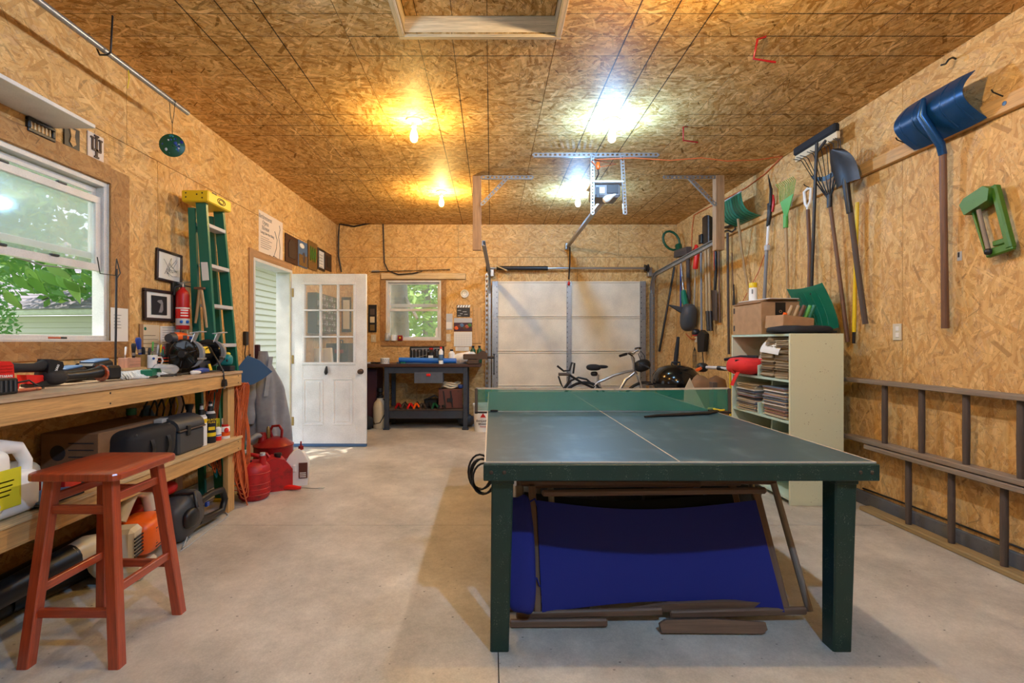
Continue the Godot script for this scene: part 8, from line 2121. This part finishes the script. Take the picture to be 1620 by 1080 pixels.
func cabinet_things():
	var t
	t = thing("carton", "large brown cardboard box on top of the green shelf unit", "box", Vector3(2.41, 1.29, -4.46))
	var b = add(Mb.new().box(Vector3(0, 0.133, 0), Vector3(0.32, 0.266, 0.49), Basis.IDENTITY, 0.003), "carton", "cardboard", t)
	add(Mb.new().box(Vector3(0.0, 0.2, 0.247), Vector3(0.085, 0.13, 0.003)), "tape", "black", b)
	add(Mb.new().lathe([[0.008, 0.001], [0.012, 0.001], [0.012, 0], [0.008, 0]], 12, Vector3(0.0, 0.19, 0.249), Basis(Vector3.RIGHT, PI / 2)), "tape_mark", "cardboard", b)
	for y in [0.22, 0.06]: add(Mb.new().box(Vector3(-0.161, y, -0.22), Vector3(0.001, 0.05, 0.025)), "print", "ink", b)
	for k in 5:
		t = thing("flat_cardboard", "folded flat cardboard lying on the large brown box", "cardboard", Vector3(2.41, 1.557 + 0.007 * k, -4.45 + 0.01 * k), "flat cardboard on the box")
		add(Mb.new().box(Vector3(0, 0.003, 0), Vector3(0.34 - 0.02 * k, 0.006, 0.46 - 0.03 * (k % 3)), Basis(Vector3.UP, 0.03 * k), 0.001), "sheet", ["cardboard", "cardboard_dark", "cardboard", "cardboard_dark", "paper"][k], t)
	t = thing("paint_spray_can", "white spray can with yellow cap on top of the boxes", "can", Vector3(2.33, 1.592, -4.5))
	add(Mb.new().lathe([[0, 0], [0.033, 0], [0.033, 0.115], [0, 0.115]], 18), "body", "white", t)
	add(Mb.new().lathe([[0, 0.115], [0.034, 0.115], [0.034, 0.155], [0.03, 0.16], [0, 0.16]], 18), "cap", "yellow", t)
	add(Mb.new().box(Vector3(-0.02, 0.08, 0.028), Vector3(0.012, 0.04, 0.002), Basis(Vector3.UP, -0.6)), "print", "grey", t)
	t = thing("denim_cloth", "folded dark blue denim under the small tool box", "cloth", Vector3(2.41, 1.29, -3.98))
	add(Mb.new().blob(Vector3(0, 0.034, 0), Vector3(0.19, 0.03, 0.18), Basis.IDENTITY, 0.5, 24, 12, noise(81, 0.06, 2), 0.25), "cloth", "black_soft", t)
	t = thing("tool_carton", "small open cardboard box of hand tools on the green shelf unit", "box", Vector3(2.37, 1.325, -4.03))
	t.rotation = Vector3(0, 0.15, -0.1)
	for s in [[Vector3(0, 0.004, 0), Vector3(0.26, 0.006, 0.2)], [Vector3(-0.13, 0.05, 0), Vector3(0.006, 0.1, 0.2)], [Vector3(0.13, 0.05, 0), Vector3(0.006, 0.1, 0.2)], [Vector3(0, 0.05, 0.1), Vector3(0.26, 0.1, 0.006)], [Vector3(0, 0.05, -0.1), Vector3(0.26, 0.1, 0.006)]]: add(Mb.new().box(s[0], s[1]), "side", "cardboard", t)
	var hs = [[-0.04, "handle_pale"], [0.0, "handle_pale"], [0.03, "handle_wood"], [0.06, "handle_pale"], [0.09, "green_bright"], [0.11, "green_plastic"], [-0.07, "orange"]]
	for k in hs.size():
		var q = thing("hand_trowel", ["pale wooden tool handle sticking out of the small box, leftmost", "pale wooden tool handle in the small box, second", "brown wooden tool handle in the small box", "pale wooden tool handle in the small box, next to the green ones", "bright green tool handle in the small box", "dark green tool handle in the small box", "orange tool handle in the small box"][k], "hand tool", Vector3(2.37 + hs[k][0], 1.345, -4.03 + 0.02 * (k % 3)), "hand tools in the small box")
		var d = Vector3(0.35, 1.0, 0.1).normalized()
		add(Mb.new().tube([Vector3.ZERO, d * 0.07], 0.005, 6), "shank", "steel", q)
		add(Mb.new().tube([d * 0.06, d * 0.12, d * (0.18 if k != 6 else 0.12)], [0.012, 0.016, 0.013], 8), "grip", hs[k][1], q)
	t = thing("wire_tray", "flat black wire tray on the green shelf unit by the wall", "tray", Vector3(2.58, 1.292, -3.93))
	for k in 4: add(Mb.new().bar(Vector3(-0.1, 0.012, -0.1 + 0.06 * k), Vector3(0.05, 0.012, -0.1 + 0.06 * k), 0.012, 0.02), "slat", "dark_steel", t)
	# records: thin sleeves stacked flat, each its own
	var mats = []
	for c in [[150, 132, 104], [128, 108, 80], [172, 156, 128], [108, 92, 72]]: mats.append(mat("sleeve%d" % mats.size(), rgb(c[0], c[1], c[2]), 0.85))
	for c in [[212, 204, 188], [140, 148, 164], [196, 172, 140], [70, 66, 72], [150, 110, 100], [226, 222, 212], [104, 116, 132], [206, 190, 160]]: mats.append(mat("sleeve%d" % mats.size(), rgb(c[0], c[1], c[2]), 0.7))
	var m7 = Mb.new().box(Vector3.ZERO, Vector3(0.19, 0.007, 0.185)).commit()
	var m12 = Mb.new().box(Vector3.ZERO, Vector3(0.31, 0.0066, 0.31)).commit()
	var piles = [
		["small brown record sleeve in the left pile on the top shelf", "brown sleeves, top shelf left pile", m7, 2.345, -4.12, 0.942, 32, 0, 4, "record"],
		["small brown record sleeve in the right pile on the top shelf", "brown sleeves, top shelf right pile", m7, 2.345, -3.91, 0.942, 38, 0, 4, "record"],
		["record album in the tall near pile on the second shelf", "albums, second shelf near pile", m12, 2.405, -4.02, 0.629, 33, 4, 8, "record"],
		["record album in the far pile on the second shelf", "albums, second shelf far pile", m12, 2.405, -4.46, 0.629, 32, 2, 10, "record"],
		["record album in the low near pile on the third shelf", "albums, third shelf near pile", m12, 2.405, -4.02, 0.322, 22, 3, 8, "record"],
		["record album in the low far pile on the third shelf", "albums, third shelf far pile", m12, 2.405, -4.46, 0.322, 16, 4, 8, "record"]]
	for p in piles:
		var y = p[5]
		for k in p[6]:
			var o = add(p[2], "record_sleeve", mats[p[7] + rng.randi() % p[8]])
			y += 0.0078 if p[2] == m7 else 0.0072
			o.position = Vector3(p[3] + rng.randf_range(-0.012, 0.012), y - 0.003, p[4] + rng.randf_range(-0.008, 0.008))
			o.rotation.y = rng.randf_range(-0.05, 0.05)
			tag(o, p[0], p[9], p[1])
	for k in 8:
		var o = add(m7, "record_sleeve", mats[rng.randi() % 4])
		o.position = Vector3(2.36, 1.208 + 0.0085 * k - 0.0, -4.08)
		o.rotation = Vector3(-0.05, 0.5 + 0.05 * k, 0.03)
		tag(o, "brown record sleeve slipping off the top of the left pile", "record", "sleeves slipping off the left pile")
	t = thing("paper_sheet", "white sheet of paper draped over the record piles", "paper", Vector3(2.25, 1.22, -4.05))
	addw(Mb.new().shell(func(u, v): return Vector3(2.243 + 0.1 * pow(1 - v, 2) - 0.012 * v, 1.245 - 0.1 * v - 0.02 * u + 0.035 * (1 - v), lerp(-4.2, -3.93, u)), 8, 8, 0.0008), "sheet", "paper", t)
	# red life vest and bags on the far top shelf
	t = thing("life_vest", "bright red life vest with straps hanging out of the top shelf", "life vest", Vector3(2.36, 0.942, -4.48))
	add(Mb.new().blob(Vector3(-0.06, 0.075, 0), Vector3(0.17, 0.07, 0.19), Basis.IDENTITY, 0.6, 24, 12, noise(83, 0.05, 2), 0.2), "vest", "red_cloth", t)
	add(Mb.new().shell(func(u, v): return Vector3(-0.2 - 0.035 * sin(PI * 0.5 * u), 0.1 - 0.2 * u, 0.12 - 0.14 * u + 0.06 * v), 8, 1, 0.004), "strap", "red_cloth", t)
	add(Mb.new().shell(func(u, v): return Vector3(-0.2 - 0.025 * sin(PI * u), 0.11 - 0.11 * u, -0.12 + 0.05 * v + 0.08 * u), 8, 1, 0.004), "strap", "red_cloth", t)
	add(Mb.new().tube([Vector3(-0.22, 0.07, 0.08), Vector3(-0.22, 0.13, 0.08)], 0.016, 8), "buckle", "black", t)
	add(Mb.new().tube([Vector3(-0.2, 0.12, -0.2), Vector3(-0.1, 0.15, -0.1), Vector3(0.0, 0.15, 0.0)], 0.014, 6), "collar", "black_soft", t)
	t = thing("plastic_bag", "clear and grey plastic bags crumpled behind the life vest", "bag", Vector3(2.46, 0.942, -4.4))
	add(Mb.new().blob(Vector3(0, 0.14, -0.03), Vector3(0.11, 0.12, 0.1), Basis.IDENTITY, 0.8, 20, 12, noise(85, 0.06, 3), 0.4), "bag", "grey_pale", t)
	# yellow board and silver tool beyond the cabinet
	t = thing("yellow_level", "thin yellow level standing behind the far end of the shelf unit", "level", Vector3(2.27, 0, -4.76))
	add(Mb.new().box(Vector3(0, 0.5, 0), Vector3(0.05, 1.0, 0.025), Basis.IDENTITY, 0.003), "level", "yellow", t)
	t = thing("weed_trimmer", "silver weed trimmer shaft with black and orange head lying past the shelf unit", "trimmer", Vector3(2.2, 0.95, -5.2))
	var P = func(px, py, d): return at(px, py, d)
	addw(Mb.new().tube([P.call(1118, 581, 5.3), P.call(1142, 582, 5.1), P.call(1162, 585, 4.95)], 0.017, 10), "shaft", "grey_pale", t)
	addw(Mb.new().tube([P.call(1136, 582, 5.15), P.call(1150, 583, 5.05)], 0.023, 10), "sleeve", "black", t)
	addw(Mb.new().blob(P.call(1111, 581, 5.35), Vector3(0.055, 0.05, 0.05), Basis.IDENTITY, 0.7, 12, 8), "head", "black", t)
	addw(Mb.new().lathe([[0, 0], [0.035, 0], [0.035, 0.02], [0, 0.02]], 14, P.call(1106, 585, 5.3), Basis(Vector3(0, 0, 1), 0.5)), "spool", "orange", t)
	t = thing("plank_stack", "short plank end leaning behind the shelf unit under the table edge", "plank", Vector3(2.16, 0, -4.85))
	add(Mb.new().box(Vector3(-0.03, 0.42, 0), Vector3(0.04, 0.84, 0.09), Basis.IDENTITY, 0.003), "plank", "rung_wood", t)

func floor_things():
	var t
	# round red fuel jug
	t = thing("fuel_jug", "round red plastic fuel can by the workbench post", "fuel can", Vector3(-1.86, 0, -3.97))
	add(Mb.new().lathe([[0, 0], [0.09, 0], [0.112, 0.02], [0.12, 0.07], [0.12, 0.2], [0.112, 0.25], [0.085, 0.285], [0.05, 0.295], [0, 0.295]], 28), "tank", "red_gas", t)
	for y in [0.05, 0.09, 0.13, 0.21]: add(Mb.new().lathe([[0.119, y - 0.004], [0.123, y], [0.119, y + 0.004]], 28), "ring", "red_gas", t)
	add(Mb.new().tube([Vector3(-0.08, 0.27, -0.01), Vector3(-0.07, 0.325, 0), Vector3(-0.02, 0.345, 0.01), Vector3(0.04, 0.335, 0.01), Vector3(0.07, 0.3, 0.0)], 0.016, 8), "handle", "red_gas", t)
	add(Mb.new().lathe([[0, 0.27], [0.026, 0.27], [0.024, 0.34], [0, 0.34]], 14, Vector3(0.075, 0, 0.02)), "neck", "red_gas", t)
	add(Mb.new().lathe([[0, 0.34], [0.02, 0.34], [0.02, 0.362], [0, 0.362]], 12, Vector3(0.075, 0, 0.02)), "cap", "grey_pale", t)
	add(Mb.new().lathe([[0, 0.28], [0.03, 0.28], [0.03, 0.3], [0, 0.3]], 12, Vector3(-0.03, 0, 0.04)), "vent_cap", "black", t)
	# angular red jerry can
	t = thing("jerry_can", "angular red plastic jerry can between the fuel cans", "fuel can", Vector3(-1.8, 0, -4.22))
	add(Mb.new().prism([Vector2(-0.13, 0), Vector2(0.11, 0), Vector2(0.125, 0.02), Vector2(0.125, 0.17), Vector2(0.06, 0.255), Vector2(-0.02, 0.275), Vector2(-0.12, 0.25), Vector2(-0.14, 0.2), Vector2(-0.14, 0.02)], 0.17, Transform3D(Basis(Vector3.UP, 0.5), Vector3.ZERO), true), "tank", "red_gas", t)
	add(Mb.new().lathe([[0, 0.24], [0.024, 0.24], [0.024, 0.275], [0.03, 0.28], [0.03, 0.3], [0, 0.3]], 14, Vector3(0.02, 0.0, 0)), "cap", "black", t)
	add(Mb.new().tube([Vector3(-0.04, 0.265, 0.02), Vector3(-0.06, 0.3, 0.03), Vector3(-0.1, 0.29, 0.05), Vector3(-0.11, 0.24, 0.055)], 0.012, 8), "handle", "red_gas", t)
	# big metal fuel can
	t = thing("steel_fuel_can", "large red steel fuel can with grey spout hose", "fuel can", Vector3(-1.94, 0, -4.51))
	add(Mb.new().lathe([[0, 0], [0.165, 0], [0.168, 0.006], [0.165, 0.012], [0.165, 0.3], [0.17, 0.305], [0.17, 0.315], [0.163, 0.32], [0.1, 0.365], [0.05, 0.38], [0, 0.38]], 32), "drum", "red_metal", t)
	for y in [0.1, 0.2]: add(Mb.new().lathe([[0.164, y - 0.006], [0.169, y], [0.164, y + 0.006]], 32), "bead", "red_metal", t)
	add(Mb.new().lathe([[0, 0.33], [0.045, 0.33], [0.03, 0.4], [0.025, 0.43], [0, 0.43]], 16, Vector3(-0.07, 0, 0.06)), "spout_base", "red_metal", t)
	add(Mb.new().tube([Vector3(-0.07, 0.4, 0.06), Vector3(-0.1, 0.41, 0.1), Vector3(-0.16, 0.36, 0.18), Vector3(-0.2, 0.27, 0.26)], [0.022, 0.025, 0.022, 0.018], 10), "spout_hose", "grey", t)
	add(Mb.new().tube([Vector3(-0.01, 0.37, 0), Vector3(-0.03, 0.43, 0.0), Vector3(-0.01, 0.475, 0.0), Vector3(0.05, 0.48, 0.0), Vector3(0.075, 0.44, 0.0), Vector3(0.07, 0.37, 0.0)], 0.012, 8), "handle", "red_metal", t)
	add(Mb.new().lathe([[0, 0.38], [0.016, 0.38], [0.016, 0.46], [0.008, 0.48], [0, 0.48]], 10, Vector3(-0.03, 0, 0.04)), "valve", "brass", t)
	# white jug
	t = thing("white_jug", "white plastic jug with red cap and dark label on the floor", "jug", Vector3(-1.66, 0, -4.36))
	add(Mb.new().prism([Vector2(-0.095, 0), Vector2(0.08, 0), Vector2(0.085, 0.2), Vector2(0.04, 0.28), Vector2(0.01, 0.31), Vector2(-0.03, 0.3), Vector2(-0.07, 0.26), Vector2(-0.1, 0.2)], 0.1, Transform3D(Basis(Vector3.UP, 0.25), Vector3.ZERO), true), "body", "white", t)
	add(Mb.new().lathe([[0, 0.3], [0.022, 0.3], [0.022, 0.33], [0.008, 0.335], [0.006, 0.37], [0, 0.37]], 12, Vector3(0.02, 0, 0)), "cap", "red_metal", t)
	add(Mb.new().box(Vector3(0.055, 0.13, 0.043), Vector3(0.07, 0.13, 0.01), Basis(Vector3.UP, 0.25)), "label_sheet", "brown_steel", t)
	for k in 3: add(Mb.new().box(Vector3(0.055, 0.11 - 0.016 * k, 0.049), Vector3(0.05, 0.008, 0.002), Basis(Vector3.UP, 0.25)), "print", "paper", t)
	for k in 2: add(Mb.new().box(Vector3(-0.075 + 0.06 * k, 0.15, 0.07 - 0.012 * k), Vector3(0.03, 0.06, 0.02), Basis(Vector3.UP, 0.25), 0.006), "clip", "white", t)
	# screwdriver-like tool
	t = thing("scraper_tool", "tool with red handle and steel shaft lying on the floor", "hand tool", fl(460, 772, 0.02))
	addw(Mb.new().tube([fl(442, 770, 0.022), fl(450, 770.5, 0.022), fl(465, 771, 0.022), fl(476, 771.5, 0.022)], [0.016, 0.021, 0.021, 0.012], 10), "handle", "red_bright", t)
	addw(Mb.new().tube([fl(476, 771.5, 0.022), fl(500, 772.5, 0.018), fl(510, 771.5, 0.02), fl(514, 770.5, 0.022)], [0.005, 0.005, 0.008, 0.003], 8), "shaft", "steel", t)
	# coat stand and grey coat by the side door
	t = thing("coat_stand", "dark wooden coat stand with wire hooks by the side door", "coat stand", Vector3(-2.2, 0, -4.76))
	add(Mb.new().box(Vector3(0, 0.6, 0), Vector3(0.04, 1.2, 0.04), Basis.IDENTITY, 0.004), "post", "plum_steel", t)
	add(Mb.new().box(Vector3(0, 0.015, 0), Vector3(0.22, 0.03, 0.22), Basis.IDENTITY, 0.004), "base", "plum_steel", t)
	for k in 4:
		var a = PI / 2 * k + 0.4
		var d = Vector3(cos(a), 0, sin(a))
		add(Mb.new().tube([Vector3(0, 1.08, 0), d * 0.06 + Vector3(0, 1.04, 0), d * 0.1 + Vector3(0, 1.06, 0), d * 0.09 + Vector3(0, 1.11, 0)], 0.005, 6), "hook", "dark_steel", t)
	t = thing("grey_coat", "grey coat hanging in folds from the coat stand", "coat", Vector3(-2.09, 0.28, -4.7))
	add(Mb.new().shell(func(u, v):
		var a = TAU * u
		var w = lerp(0.19, 0.05, smoothstep(0.55, 1.0, v)) * (0.86 + 0.14 * (1 - v))
		var fold = 1.0 + (0.2 * sin(a * 4.0 + v * 3.0) + 0.08 * sin(a * 9.0 - v * 4.0)) * (1.0 - v * 0.75)
		return Vector3(cos(a) * w * fold + 0.04 * (1 - v) - 0.03, v * 0.86 + 0.015 * sin(a * 4.0) * (1 - v), -sin(a) * w * 0.42 * fold), 72, 24, 0.0), "drape", "coat", t)
	add(Mb.new().shell(func(u, v):
		var a = TAU * u
		return Vector3(-0.09 + 0.045 * cos(a) - 0.03 * (1 - v) + 0.01 * sin(v * 14.0), 0.2 + 0.5 * v, 0.085 - 0.035 * sin(a) - 0.05 * v + 0.008 * sin(v * 17.0)), 16, 14, 0.0), "sleeve", "coat", t)
	add(Mb.new().shell(func(u, v): return Vector3(0.02 + 0.03 * v + 0.02 * u, 0.45 + 0.36 * u, 0.1 - 0.065 * u - 0.02 * v), 8, 3, 0.004), "lapel", "coat", t)
	# blue sheet metal piece behind the ladder
	t = thing("dustpan", "blue grey plastic scoop blade sticking out behind the stepladder", "scoop", Vector3(-2.1, 0.95, -4.3))
	addw(Mb.new().prism([Vector2(-4, 0), Vector2(14, 8), Vector2(33, 26), Vector2(18, 38), Vector2(6, 45), Vector2(-10, 50), Vector2(-22, 24)].map(func(p): return p * (4.4 / 800.0) * Vector2(1, -1)), 0.012, Transform3D(Basis(Vector3.UP, 0.2), at(396, 562, 4.4))), "blade", "blue_grey", t)
	addw(Mb.new().tube([at(385, 590, 4.42), Vector3(-2.2, 0.02, -4.5)], 0.014, 8), "handle", "handle_wood", t)
